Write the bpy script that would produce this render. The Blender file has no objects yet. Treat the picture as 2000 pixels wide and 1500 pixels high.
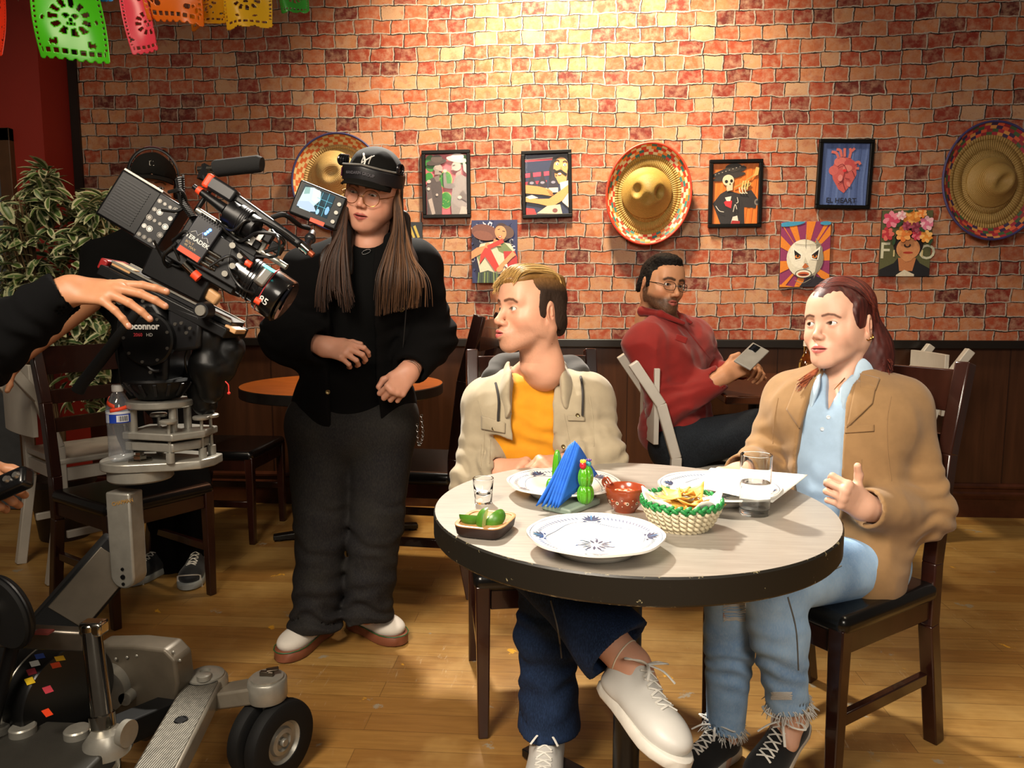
import bpy, bmesh, math, random
import numpy as np
from mathutils import Vector, Matrix, Euler
random.seed(7); RNG = np.random.default_rng(7)
SC = bpy.context.scene; COL = SC.collection
# ---------------------------------------------------------------- camera
F_PX = 1460.0; CAM = np.array([0, 0, 1.2]); PITCH = math.radians(6.51); YAW = math.radians(4.1)
cd = bpy.data.cameras.new('camera'); cam = bpy.data.objects.new('camera', cd); COL.objects.link(cam)
cam.location = CAM; cam.rotation_euler = Euler((math.pi/2 - PITCH, 0, YAW))
cd.sensor_width = 36; cd.sensor_fit = 'HORIZONTAL'; cd.lens = F_PX/2000*36; cd.clip_start = 0.02
SC.camera = cam
# ---------------------------------------------------------------- world, exposure
SC.view_settings.view_transform = 'Standard'; SC.view_settings.look = 'None'
SC.view_settings.gamma = 1; SC.view_settings.use_curve_mapping = False
SC.view_settings.exposure = 0.06
w = bpy.data.worlds.new('room_glow'); SC.world = w; w.use_nodes = True
w.node_tree.nodes['Background'].inputs[0].default_value = (1.0, 0.80, 0.62, 1)
w.node_tree.nodes['Background'].inputs[1].default_value = 0.07
# ---------------------------------------------------------------- lamps of the room, plus added fills
def lamp(name, typ, loc, tgt, energy, color, size=0.3, spot=None, blend=0.5):
    d = bpy.data.lights.new(name, typ); d.energy = energy; d.color = color
    if typ == 'AREA': d.shape = 'DISK'; d.size = size
    else: d.shadow_soft_size = size
    if spot: d.spot_size = math.radians(spot); d.spot_blend = blend
    o = bpy.data.objects.new(name, d); COL.objects.link(o); o.location = loc
    o.rotation_euler = (Vector(tgt) - Vector(loc)).to_track_quat('-Z', 'Y').to_euler()
    return o
lamp('wall_lamp', 'SPOT', (0.0, 3.35, 3.65), (0.0, 4.22, 2.35), 900, (1.0, 0.82, 0.56), 0.15, 104, 1.0)
lamp('key_lamp', 'SPOT', (-0.70, 3.40, 2.95), (0.0, 1.5, 0.7), 900, (1.0, 0.93, 0.81), 0.10, 60, 0.9)
lamp('room_lamp', 'AREA', (-0.9, -0.1, 2.6), (0.35, 2.1, 0.75), 48, (1.0, 0.87, 0.71), 1.0).data.spread = math.radians(105)
lamp('floor_lamp_right', 'SPOT', (2.0, 2.0, 3.2), (0.9, 2.3, 0.0), 60, (1.0, 0.82, 0.58), 0.3, 100, 0.9)
lamp('added_fill', 'AREA', (0.7, -0.7, 1.9), (0.6, 2.0, 0.35), 15, (1.0, 0.90, 0.76), 0.9).data.spread = math.radians(120)  # added front fill, no known fixture; lifts jeans, shoes and floor
lamp('corner_fill', 'SPOT', (-1.9, 1.7, 3.0), (-2.3, 3.8, 1.3), 95, (1.0, 0.84, 0.62), 0.3, 80, 0.9)  # spot added to brighten the plant and the red wall
# ---------------------------------------------------------------- geometry helpers
_cp, _sp, _cy, _sy = math.cos(PITCH), math.sin(PITCH), math.cos(YAW), math.sin(YAW)
_Z = np.array([[_cy, -_sy, 0], [_sy, _cy, 0], [0, 0, 1]])
CAMR = _Z @ np.array([[1, 0, 0], [0, _sp, _cp], [0, _cp, -_sp]]).T
def ray(px, py): return CAMR @ np.array([(px-1000)/F_PX, -(py-750)/F_PX, 1.0])
def P(px, py, Y):                                   # point of the sight line at depth y = Y
    d = ray(px, py); return CAM + d*(Y/d[1])
def PZ(px, py, z):                                  # point of the sight line at height z
    d = ray(px, py); return CAM + d*((z-1.2)/d[2])
V = lambda *a: np.array(a, float)
def nrm(v): v = np.asarray(v, float); return v/(np.linalg.norm(v)+1e-12)
def frame(fwd, up=(0, 0, 1)):                       # columns: x right, y forward, z up
    y = nrm(fwd); x = nrm(np.cross(y, up)); z = np.cross(x, y); return np.stack([x, y, z], 1)
def rot(axis, deg): return np.array(Matrix.Rotation(math.radians(deg), 3, Vector(axis)))
RX = lambda d: rot((1, 0, 0), d); RY = lambda d: rot((0, 1, 0), d); RZ = lambda d: rot((0, 0, 1), d)
I3 = np.eye(3)

class MB:
    def __init__(s): s.v = []; s.f = []; s.c = []; s.n = 0; s.col = (1, 1, 1)
    def add(s, vs, fs, col=None):
        vs = np.asarray(vs, float); s.v.append(vs); o = s.n
        s.f += [tuple(i+o for i in f) for f in fs]; s.n += len(vs)
        s.c += [col or s.col]*len(fs); return s
    def box(s, c, size, R=I3, taper=1.0, col=None):
        hx, hy, hz = np.asarray(size)/2; t = taper
        q = np.array([[-hx*t, -hy*t, -hz], [hx*t, -hy*t, -hz], [hx*t, hy*t, -hz], [-hx*t, hy*t, -hz], [-hx, -hy, hz], [hx, -hy, hz], [hx, hy, hz], [-hx, hy, hz]])
        return s.add(q @ np.asarray(R).T + np.asarray(c), [(3, 2, 1, 0), (4, 5, 6, 7), (0, 1, 5, 4), (1, 2, 6, 5), (2, 3, 7, 6), (3, 0, 4, 7)], col)
    def bar(s, a, b, w, d, up=(0, 0, 1), col=None, w2=None, d2=None):   # rectangular bar from a to b
        a = np.asarray(a, float); b = np.asarray(b, float); y = nrm(b-a)
        x = np.cross(y, up); x = nrm(x) if np.linalg.norm(x) > 1e-6 else V(1, 0, 0); z = np.cross(x, y)
        w2 = w if w2 is None else w2; d2 = d if d2 is None else d2; q = []
        for p, ww, dd in ((a, w, d), (b, w2, d2)):
            q += [p-x*ww/2-z*dd/2, p+x*ww/2-z*dd/2, p+x*ww/2+z*dd/2, p-x*ww/2+z*dd/2]
        return s.add(q, [(0, 1, 2, 3), (7, 6, 5, 4), (0, 4, 5, 1), (1, 5, 6, 2), (2, 6, 7, 3), (3, 7, 4, 0)], col)
    def tube(s, pts, r, n=10, cap=True, col=None, flat=1.0, up=None):
        pts = np.asarray(pts, float); m = len(pts); r = np.broadcast_to(np.asarray(r, float), (m,))
        t = np.gradient(pts, axis=0); t /= np.linalg.norm(t, axis=1)[:, None]+1e-12
        u = np.asarray(up, float) if up is not None else (V(0, 0, 1) if abs(t[0][2]) < .9 else V(1, 0, 0))
        vs = []; a = np.arange(n)*2*math.pi/n
        for i in range(m):
            x = nrm(np.cross(u, t[i])); z = np.cross(t[i], x)
            if up is None: u = z
            vs.append(pts[i] + r[i]*(np.cos(a)[:, None]*x + flat*np.sin(a)[:, None]*z))
        fs = [(i*n+j, i*n+(j+1) % n, (i+1)*n+(j+1) % n, (i+1)*n+j) for i in range(m-1) for j in range(n)]
        if cap: fs += [tuple(range(n-1, -1, -1)), tuple(range((m-1)*n, m*n))]
        return s.add(np.concatenate(vs), fs, col)
    def cyl(s, a, b, r0, r1=None, n=24, col=None): return s.tube([a, b], [r0, r0 if r1 is None else r1], n, True, col)
    def lathe(s, prof, c=(0, 0, 0), R=I3, n=32, col=None, sx=1, sy=1, close=False):   # prof: (r, z) pairs
        a = np.arange(n)*2*math.pi/n; vs = []; st = []; k = 0
        for r, z in prof:
            st.append(k)
            if r < 1e-6: vs.append(np.array([[0, 0, z]])); k += 1
            else: vs.append(np.stack([sx*r*np.cos(a), sy*r*np.sin(a), np.full(n, z)], 1)); k += n
        m = len(prof); one = [r < 1e-6 for r, z in prof]; fs = []
        def band(i, l):
            for j in range(n):
                q = (j+1) % n
                if one[i] and one[l]: return
                if one[i]: fs.append((st[i], st[l]+q, st[l]+j))
                elif one[l]: fs.append((st[i]+j, st[i]+q, st[l]))
                else: fs.append((st[i]+j, st[i]+q, st[l]+q, st[l]+j))
        for i in range(m-1): band(i, i+1)
        if close: band(m-1, 0)
        else:
            if not one[0]: fs.append(tuple(range(n-1, -1, -1)))
            if not one[-1]: fs.append(tuple(range(st[-1], st[-1]+n)))
        return s.add(np.concatenate(vs) @ np.asarray(R).T + np.asarray(c), fs, col)
    def ball(s, c, r, R=I3, n=16, col=None):
        r = np.broadcast_to(np.asarray(r, float), (3,)); k = n//2
        prof = [(math.sin(math.pi*i/k) if 0 < i < k else 0, -math.cos(math.pi*i/k)) for i in range(k+1)]
        q = MB().lathe(prof, n=n); vs = q.v[0]*r
        return s.add(vs @ np.asarray(R).T + np.asarray(c), q.f, col)
    def prism(s, outl, th, c=(0, 0, 0), R=I3, col=None):      # 2-D outline (ccw) extruded along local z, centred
        o = np.asarray(outl, float); n = len(o)
        q = np.concatenate([np.c_[o, np.full(n, -th/2)], np.c_[o, np.full(n, th/2)]])
        fs = [tuple(range(n-1, -1, -1)), tuple(range(n, 2*n))] + [(i, (i+1) % n, n+(i+1) % n, n+i) for i in range(n)]
        return s.add(q @ np.asarray(R).T + np.asarray(c), fs, col)
    def torus(s, c, R0, r, R=I3, n=32, m=10, col=None, sx=1, sy=1, arc=360):
        a = np.radians(np.linspace(0, arc, n+1)); pts = np.stack([sx*R0*np.cos(a), sy*R0*np.sin(a), 0*a], 1) @ np.asarray(R).T + np.asarray(c)
        if arc < 360: return s.tube(pts, r, m, col=col, up=R[:, 2] if hasattr(R, 'shape') else None)
        vs = []; b = np.arange(m)*2*math.pi/m
        for t in a[:-1]:
            d = V(math.cos(t)*sx, math.sin(t)*sy, 0); d0 = nrm(d)
            vs.append(R0*d + r*(np.cos(b)[:, None]*d0 + np.sin(b)[:, None]*V(0, 0, 1)))
        fs = [(i*m+j, ((i+1) % n)*m+j, ((i+1) % n)*m+(j+1) % m, i*m+(j+1) % m) for i in range(n) for j in range(m)]
        return s.add(np.concatenate(vs) @ np.asarray(R).T + np.asarray(c), fs, col)
    def build(s, name, mat, parent=None, smooth=40, bevel=0, seg=2, loc=None, sub=0, color=False, solid=0):
        vs = np.concatenate(s.v); me = bpy.data.meshes.new(name)
        org = np.zeros(3)
        if loc is not None: org = np.asarray(loc, float)
        elif parent is not None: org = np.array(parent.get('org', (0, 0, 0)))
        me.from_pydata((vs-org).tolist(), [], s.f); me.update()
        if color:
            at = me.color_attributes.new('Col', 'FLOAT_COLOR', 'CORNER')
            cc = np.concatenate([np.tile(list(c)[:3]+[1], (len(f), 1)) for c, f in zip(s.c, s.f)]) if s.f else np.zeros((0, 4))
            at.data.foreach_set('color', cc.astype(np.float32).ravel())
        b = bmesh.new(); b.from_mesh(me); bmesh.ops.recalc_face_normals(b, faces=b.faces); b.to_mesh(me); b.free()
        if smooth:
            me.polygons.foreach_set('use_smooth', [True]*len(me.polygons)); me.set_sharp_from_angle(angle=math.radians(smooth))
        return link(name, me, mat, parent, org, bevel, seg, sub, solid)
def link(name, me, mat, parent=None, org=(0, 0, 0), bevel=0, seg=2, sub=0, solid=0):
    o = bpy.data.objects.new(name, me); COL.objects.link(o)
    for m in (mat if isinstance(mat, (list, tuple)) else [mat]): me.materials.append(m)
    o['org'] = [float(x) for x in org]
    if parent is not None:
        o.parent = parent; po = np.array(parent.get('org', (0, 0, 0))); o.location = np.asarray(org)-po
    else: o.location = org
    if solid: md = o.modifiers.new('solid', 'SOLIDIFY'); md.thickness = solid; md.offset = 0
    if bevel:
        md = o.modifiers.new('bevel', 'BEVEL'); md.width = bevel; md.segments = seg; md.limit_method = 'ANGLE'; md.harden_normals = False
    if sub: md = o.modifiers.new('sub', 'SUBSURF'); md.levels = sub; md.render_levels = sub
    return o
def tag(o, label, cat, group=None, kind=None):
    if label: o['label'] = label
    if cat: o['category'] = cat
    if group: o['group'] = group
    if kind: o['kind'] = kind
    return o
def thing(name, label, cat, loc=(0, 0, 0), group=None):
    o = bpy.data.objects.new(name, None); COL.objects.link(o); o.location = loc; o['org'] = [float(x) for x in loc]
    o.empty_display_size = 0.1
    return tag(o, label, cat, group)
def struct(o): o['kind'] = 'structure'; return o
def copy_tree(o, parent=None):
    c = o.copy(); COL.objects.link(c)
    if parent is not None: c.parent = parent
    for ch in list(o.children): copy_tree(ch, c)
    return c
def text_mesh(txt, size, font_shear=0.0, bold=0.0):
    cu = bpy.data.curves.new('t', 'FONT'); cu.body = txt; cu.size = size; cu.align_x = 'CENTER'; cu.align_y = 'CENTER'; cu.shear = font_shear; cu.offset = bold; cu.resolution_u = 3
    o = bpy.data.objects.new('t', cu); COL.objects.link(o); dg = bpy.context.evaluated_depsgraph_get()
    me = bpy.data.meshes.new_from_object(o.evaluated_get(dg))
    vs = np.array([v.co[:] for v in me.vertices]); fs = [tuple(p.vertices) for p in me.polygons]
    bpy.data.objects.remove(o); bpy.data.curves.remove(cu); bpy.data.meshes.remove(me); return vs, fs
def add_text(mb, txt, size, c, R, col=None, bold=0.0, shear=0.0):     # R columns: x along text, y up, z out
    vs, fs = text_mesh(txt, size, shear, bold)
    if len(vs): mb.add(vs @ np.asarray(R).T + np.asarray(c), fs, col)
# ---------------------------------------------------------------- materials
def rgb(h):
    h = h.lstrip('#'); c = [int(h[i:i+2], 16)/255 for i in (0, 2, 4)]
    return tuple(x/12.92 if x <= .04045 else ((x+.055)/1.055)**2.4 for x in c)
class NT:
    def __init__(s, name):
        s.m = bpy.data.materials.new(name); s.m.use_nodes = True; s.t = s.m.node_tree; s.bs = s.t.nodes['Principled BSDF']
    def n(s, typ, **kw):
        nd = s.t.nodes.new(typ)
        for k, v in kw.items():
            if k.startswith('i_'): nd.inputs[int(k[2:]) if k[2:].isdigit() else k[2:].replace('_', ' ')].default_value = v
            else: setattr(nd, k, v)
        return nd
    def l(s, a, b): s.t.links.new(a, b)
    def ramp(s, fac, stops, interp='LINEAR'):
        r = s.n('ShaderNodeValToRGB'); r.color_ramp.interpolation = interp; e = r.color_ramp.elements
        while len(e) < len(stops): e.new(0.5)
        for x, (p, c) in zip(e, stops): x.position = p; x.color = tuple(c)[:3]+(1,)
        s.l(fac, r.inputs[0]); return r.outputs[0]
    def mix(s, fac, a, b, mode='MIX'):
        m = s.n('ShaderNodeMix', data_type='RGBA', blend_type=mode)
        for v, i in ((fac, 0), (a, 6), (b, 7)):
            if hasattr(v, 'links'): s.l(v, m.inputs[i])
            else: m.inputs[i].default_value = v if i == 0 else tuple(v)[:3]+(1,)
        return m.outputs[2]
    def math(s, op, a, b=None, clamp=False):
        m = s.n('ShaderNodeMath', operation=op, use_clamp=clamp)
        for v, i in ((a, 0), (b, 1)):
            if v is None: continue
            if hasattr(v, 'links'): s.l(v, m.inputs[i])
            else: m.inputs[i].default_value = v
        return m.outputs[0]
    def obj(s, scale=(1, 1, 1), rotz=0):
        tc = s.n('ShaderNodeTexCoord'); mp = s.n('ShaderNodeMapping'); mp.inputs['Scale'].default_value = scale; mp.inputs['Rotation'].default_value = (0, 0, rotz)
        s.l(tc.outputs['Object'], mp.inputs[0]); return mp.outputs[0]
    def noise(s, vec, scale=5, detail=4, rough=.55, dist=0):
        x = s.n('ShaderNodeTexNoise'); x.inputs['Scale'].default_value = scale; x.inputs['Detail'].default_value = detail; x.inputs['Roughness'].default_value = rough; x.inputs['Distortion'].default_value = dist
        s.l(vec, x.inputs['Vector']); return x.outputs['Fac']
    def set(s, **kw):
        for k, v in kw.items():
            i = s.bs.inputs[k.replace('_', ' ')]
            if hasattr(v, 'links'): s.l(v, i)
            else: i.default_value = (tuple(v)[:3]+(1,)) if isinstance(v, tuple) else v
        return s
    def bump(s, h, strength=.3, dist=.002):
        b = s.n('ShaderNodeBump'); b.inputs['Strength'].default_value = strength; b.inputs['Distance'].default_value = dist
        s.l(h, b.inputs['Height']); s.l(b.outputs[0], s.bs.inputs['Normal']); return s
def M(name, c, rough=.5, metal=0.0, var=.12, scale=20, bump=0.0, bscale=None, bdist=.001, coat=0.0, sheen=0.0, stretch=(1, 1, 1), **kw):
    c = rgb(c) if isinstance(c, str) else c; k = NT(name); vec = k.obj(stretch)
    f = k.noise(vec, scale); lo = tuple(x*(1-var) for x in c); hi = tuple(min(1, x*(1+var)) for x in c)
    k.set(Base_Color=k.ramp(f, [(.3, lo), (.7, hi)]), Roughness=rough, Metallic=metal, Coat_Weight=coat, Sheen_Weight=sheen, **kw)
    if bump: k.bump(k.noise(vec, bscale or scale*4, 3), bump, bdist)
    return k.m
def attr_mat(name, rough=.6, bump=0, bscale=200, var=.0, sss=0, vscale=40, bdist=.0006, spec=.5, coat=0):
    k = NT(name); a = k.n('ShaderNodeVertexColor'); a.layer_name = 'Col'; c = a.outputs[0]; vec = k.obj()
    if var: c = k.mix(1.0, c, k.ramp(k.noise(vec, vscale), [(.25, (1-var,)*3), (.75, (1+var*.3,)*3)]), 'MULTIPLY')
    k.set(Base_Color=c, Roughness=rough, Specular_IOR_Level=spec, Coat_Weight=coat)
    if sss: k.set(Subsurface_Weight=sss, Subsurface_Scale=.006); k.bs.inputs['Subsurface Radius'].default_value = (1, .35, .2)
    if bump: k.bump(k.noise(vec, bscale, 3), bump, bdist)
    return k.m
def glass_mat(name, c=(1, 1, 1), ior=1.45, rough=0.0):
    k = NT(name); k.set(Base_Color=tuple(c), Roughness=rough, IOR=ior, Transmission_Weight=1.0); return k.m
def thin_mat(name, tint=(1, 1, 1), gloss=.06, haze=0.0, rough=.02):     # a thin clear pane or film
    k = NT(name); t = k.t; tr = k.n('ShaderNodeBsdfTransparent'); tr.inputs[0].default_value = tuple(tint)+(1,); gl = k.n('ShaderNodeBsdfGlossy'); gl.inputs['Roughness'].default_value = rough
    lw = k.n('ShaderNodeLayerWeight'); lw.inputs[0].default_value = .25; f = k.math('ADD', k.math('MULTIPLY', lw.outputs['Facing'], gloss*4), gloss*.4, True); mx = k.n('ShaderNodeMixShader'); k.l(f, mx.inputs[0]); k.l(tr.outputs[0], mx.inputs[1]); k.l(gl.outputs[0], mx.inputs[2]); out = mx.outputs[0]
    if haze:
        d = k.n('ShaderNodeBsdfDiffuse'); d.inputs[0].default_value = (.8, .82, .85, 1); m2 = k.n('ShaderNodeMixShader'); m2.inputs[0].default_value = haze; k.l(out, m2.inputs[1]); k.l(d.outputs[0], m2.inputs[2]); out = m2.outputs[0]
    k.l(out, t.nodes['Material Output'].inputs[0]); t.nodes.remove(k.bs); return k.m
def glow(name, c, s):
    k = NT(name); k.set(Base_Color=tuple(c), Emission_Color=tuple(c), Emission_Strength=s); return k.m
# ---------------------------------------------------------------- smooth-blended solids for bodies and cloth
def _h(ix, iy, iz):
    h = (ix*374761393 + iy*668265263 + iz*2147483647*3) & 0xffffffff
    h = ((h ^ (h >> 13))*1274126177) & 0xffffffff
    return ((h ^ (h >> 16)) & 0xffff).astype(np.float32)/65535.0
def vnoise(p):
    i = np.floor(p).astype(np.int64); f = (p-i).astype(np.float32); f = f*f*(3-2*f); r = 0
    for a in (0, 1):
        for b in (0, 1):
            for c in (0, 1):
                w_ = (f[:, 0] if a else 1-f[:, 0])*(f[:, 1] if b else 1-f[:, 1])*(f[:, 2] if c else 1-f[:, 2])
                r = r + w_*_h(i[:, 0]+a, i[:, 1]+b, i[:, 2]+c)
    return r
def s_cap(a, b, ra, rb=None, axis=None, flat=1.0):
    a = np.asarray(a, np.float32); b = np.asarray(b, np.float32); rb = ra if rb is None else rb
    ax = None if axis is None else nrm(axis).astype(np.float32)
    ab = b-a
    if ax is not None: ab = ab + ax*(ab@ax)*(1/flat-1)
    l2 = float(ab@ab)+1e-9
    def f(p):
        q = p-a
        if ax is not None: q = q + ax*((q@ax)*(1/flat-1))[:, None]
        t = np.clip((q@ab)/l2, 0, 1)
        return (np.linalg.norm(q-t[:, None]*ab, axis=1)-(ra+(rb-ra)*t))*min(1, flat)
    return f
def s_ell(c, r, R=I3):
    c = np.asarray(c, np.float32); r = np.asarray(r, np.float32); R = np.asarray(R, np.float32)
    def f(p):
        q = ((p-c)@R)/r; k0 = np.linalg.norm(q, axis=1); k1 = np.linalg.norm(q/r, axis=1)+1e-9
        return k0*(k0-1)/k1
    return f
def s_box(c, h, R=I3, r=0.0):
    c = np.asarray(c, np.float32); h = np.asarray(h, np.float32)-r; R = np.asarray(R, np.float32)
    def f(p):
        q = np.abs((p-c)@R)-h
        return np.linalg.norm(np.maximum(q, 0), axis=1)+np.minimum(q.max(1), 0)-r
    return f
def s_plane(o, n):
    o = np.asarray(o, np.float32); n = nrm(n).astype(np.float32)
    return lambda p: (p-o)@n
def s_loc(f, o, R, s=1.0):
    o = np.asarray(o, np.float32); R = np.asarray(R, np.float32)
    return lambda p: f(((p-o)@R)/s)*s
class SDF:
    def __init__(s, vox=.004): s.ops = []; s.vox = vox; s.disp = []; s.dm = 0; s.o = None
    def local(s, o, R, sc=1.0): s.o = (o, R, sc); return s
    def _w(s, f): return s_loc(f, *s.o) if s.o else f
    def u(s, f, k=.01): s.ops.append(('u', s._w(f), k)); return s
    def sub(s, f, k=.005): s.ops.append(('s', s._w(f), k)); return s
    def cut(s, f, k=.002): s.ops.append(('i', s._w(f), k)); return s
    def noise(s, f, amp): s.disp.append(f); s.dm += amp; return s
    def chain(s, pts, rs, k=.01, axis=None, flat=1.0):
        for i in range(len(pts)-1): s.u(s_cap(pts[i], pts[i+1], rs[i], rs[i+1], axis, flat), k)
        return s
    @staticmethod
    def _ap(d, e, m, k):
        if m == 'u':
            h = np.maximum(k-np.abs(d-e), 0)/k; return np.minimum(d, e)-h*h*k*.25
        if m == 's': e = -e
        h = np.maximum(k-np.abs(d-e), 0)/k; return np.maximum(d, e)+h*h*k*.25
    def ev(s, p, disp=True):
        p = np.asarray(p, np.float32); d = np.full(len(p), 1.0, np.float32)
        for m, f, k in s.ops: d = s._ap(d, f(p), m, k)
        if disp:
            for f in s.disp: d = d+f(p)
        return d
    def mesh(s):
        B = 8; v = s.vox; km = max(k for _, _, k in s.ops); st = B*v; rad = st*.87
        # grow the set of blocks from a coarse grid
        lo, hi = s.lo, s.hi
        n = np.ceil((hi-lo)/st).astype(int)+1
        g = np.stack(np.meshgrid(*[np.arange(k) for k in n], indexing='ij'), -1).reshape(-1, 3)
        cen = (lo+(g+.5)*st).astype(np.float32)
        d = np.concatenate([s.ev(cen[i:i+200000], False) for i in range(0, len(cen), 200000)])
        g = g[np.abs(d) < rad*2+s.dm]
        oo = np.stack(np.meshgrid(*[np.arange(B+1)]*3, indexing='ij'), -1).reshape(-1, 3)
        KV, VV, Q = [], [], []
        enc = lambda c: (c[..., 0].astype(np.int64)+4)*(1 << 40)+(c[..., 1].astype(np.int64)+4)*(1 << 20)+(c[..., 2].astype(np.int64)+4)
        for i0 in range(0, len(g), 1500):
            gb = g[i0:i0+1500]; nb = len(gb); cen = (lo+(gb+.5)*st).astype(np.float32)
            pts = (lo+(gb[:, None, :]*B+oo[None])*v).astype(np.float32)
            D = np.full((nb, (B+1)**3), 1.0, np.float32)
            for m, f, k in s.ops:
                if m == 'i': ii = np.arange(nb)
                else: ii = np.nonzero(f(cen) < rad*1.5+k+km+s.dm)[0]
                if len(ii) == 0: continue
                e = f(pts[ii].reshape(-1, 3)).reshape(len(ii), -1); D[ii] = s._ap(D[ii], e, m, k)
            if s.disp:
                nz = np.nonzero(np.abs(D.ravel()) < s.dm*2+v*2.5)[0]; Df = D.ravel(); pp = pts.reshape(-1, 3)[nz]
                for f in s.disp: Df[nz] += f(pp)
                D = Df.reshape(nb, -1)
            D = D.reshape(nb, B+1, B+1, B+1); ins = D < 0
            cnt = 0
            for a in (0, 1):
                for b in (0, 1):
                    for c in (0, 1): cnt = cnt+ins[:, a:a+B, b:b+B, c:c+B].astype(np.int8)
            act = np.argwhere((cnt > 0) & (cnt < 8))
            if len(act) == 0: continue
            bi, ci = act[:, 0], act[:, 1:]; acc = np.zeros((len(act), 3), np.float32); num = np.zeros(len(act), np.float32)
            for ax in range(3):
                for u_ in (0, 1):
                    for w_ in (0, 1):
                        o0 = np.zeros(3, int); o0[(ax+1) % 3] = u_; o0[(ax+2) % 3] = w_; o1 = o0.copy(); o1[ax] = 1
                        a0 = ci+o0; a1 = ci+o1
                        d0 = D[bi, a0[:, 0], a0[:, 1], a0[:, 2]]; d1 = D[bi, a1[:, 0], a1[:, 1], a1[:, 2]]
                        x = (d0 < 0) != (d1 < 0); t = np.where(x, d0/np.where(x, d0-d1, 1), 0)
                        q = np.tile(o0.astype(np.float32), (len(act), 1)); q[:, ax] = t
                        acc += q*x[:, None]; num += x
            gc = gb[bi]*B+ci
            KV.append(enc(gc)); VV.append(lo+(gc+acc/num[:, None])*v)
            for ax in range(3):
                sl0 = [slice(0, B)]*3; sl1 = [slice(0, B)]*3; sl1[ax] = slice(1, B+1)
                A = ins[(slice(None),)+tuple(sl0)]; C = ins[(slice(None),)+tuple(sl1)]
                e = np.argwhere(A != C)
                if len(e) == 0: continue
                base = gb[e[:, 0]]*B+e[:, 1:]; fl = A[e[:, 0], e[:, 1], e[:, 2], e[:, 3]]
                dj = np.zeros(3, int); dj[(ax+1) % 3] = 1; dk = np.zeros(3, int); dk[(ax+2) % 3] = 1
                q = np.stack([enc(base-dj-dk), enc(base-dk), enc(base), enc(base-dj)], 1)
                q[~fl] = q[~fl][:, ::-1]; Q.append(q)
        KV = np.concatenate(KV); VV = np.concatenate(VV); Q = np.concatenate(Q)
        o = np.argsort(KV); KV = KV[o]; VV = VV[o]
        ix = np.searchsorted(KV, Q); ix = np.minimum(ix, len(KV)-1); ok = (KV[ix] == Q).all(1)
        return VV.astype(np.float32), ix[ok]
    def bounds(s, lo, hi): s.lo = np.asarray(lo, float); s.hi = np.asarray(hi, float); return s
def auto_bounds(sd, lo, hi):                        # tighten a generous box to where the solid is
    lo = np.asarray(lo, float); hi = np.asarray(hi, float); st = .04
    n = np.ceil((hi-lo)/st).astype(int)+1
    g = np.stack(np.meshgrid(*[np.arange(k) for k in n], indexing='ij'), -1).reshape(-1, 3); p = (lo+g*st).astype(np.float32)
    d = np.concatenate([sd.ev(p[i:i+200000], False) for i in range(0, len(p), 200000)])
    q = p[d < st*1.2+sd.dm]; return sd.bounds(q.min(0)-st, q.max(0)+st)
def smooth_v(v, q, it=2, lam=.5):
    e = np.concatenate([q[:, [0, 1]], q[:, [1, 2]], q[:, [2, 3]], q[:, [3, 0]]]); n = len(v)
    deg = np.bincount(e[:, 0], minlength=n).astype(np.float32)[:, None]+1e-6
    for _ in range(it):
        a = np.stack([np.bincount(e[:, 0], weights=v[e[:, 1], i], minlength=n) for i in range(3)], 1)/deg
        v = v+(a-v)*lam
    return v
def solid(name, parts, mat, parent=None, color=None, smooth=1):
    """parts: SDFs (with bounds), meshed at their own fineness and joined into one mesh"""
    vs, qs, n = [], [], 0
    for sd in (parts if isinstance(parts, list) else [parts]):
        v, q = sd.mesh(); v = smooth_v(v, q, smooth) if smooth else v
        vs.append(v); qs.append(q+n); n += len(v)
    v = np.concatenate(vs); q = np.concatenate(qs)
    org = np.array(parent.get('org', (0, 0, 0))) if parent is not None else np.zeros(3)
    me = bpy.data.meshes.new(name); me.vertices.add(len(v)); me.vertices.foreach_set('co', (v-org).astype(np.float32).ravel())
    me.loops.add(q.size); me.loops.foreach_set('vertex_index', q.astype(np.int32).ravel())
    me.polygons.add(len(q)); me.polygons.foreach_set('loop_start', (np.arange(len(q))*4).astype(np.int32)); 
    me.polygons.foreach_set('use_smooth', np.ones(len(q), bool))
    me.update(calc_edges=True); me.validate()
    if color is not None:
        at = me.color_attributes.new('Col', 'FLOAT_COLOR', 'POINT')
        c = np.ones((len(v), 4), np.float32); c[:, :3] = color(v); at.data.foreach_set('color', c.ravel())
    return link(name, me, mat, parent, org)
def lerp(a, b, t): return np.asarray(a, float)*(1-t)+np.asarray(b, float)*t
def bez(pts, n=16):                                  # Catmull-Rom through points
    p = np.asarray(pts, float); p = np.vstack([2*p[0]-p[1], p, 2*p[-1]-p[-2]]); out = []
    for i in range(1, len(p)-2):
        t = np.linspace(0, 1, n, endpoint=False)[:, None]; a, b, c, d = p[i-1], p[i], p[i+1], p[i+2]
        out.append(.5*((2*b)+(-a+c)*t+(2*a-5*b+4*c-d)*t*t+(-a+3*b-3*c+d)*t**3))
    return np.vstack(out+[p[-2][None]])
def rr_out(a, b, n=48, e=4.5):
    th = np.arange(n)*math.tau/n; return np.stack([a*np.sign(np.cos(th))*np.abs(np.cos(th))**(2/e), b*np.sign(np.sin(th))*np.abs(np.sin(th))**(2/e)], 1)
def loft(m, rings, c, R, top=True):
    n = len(rings[0][0]); vs = [np.c_[o_, np.full(n, z)] for o_, z in rings]
    fs = [(i*n+j, i*n+(j+1) % n, (i+1)*n+(j+1) % n, (i+1)*n+j) for i in range(len(rings)-1) for j in range(n)]+[tuple(range(n-1, -1, -1))]+([tuple(range((len(rings)-1)*n, len(rings)*n))] if top else [])
    m.add(np.concatenate(vs)@R.T+c, fs)
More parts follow.
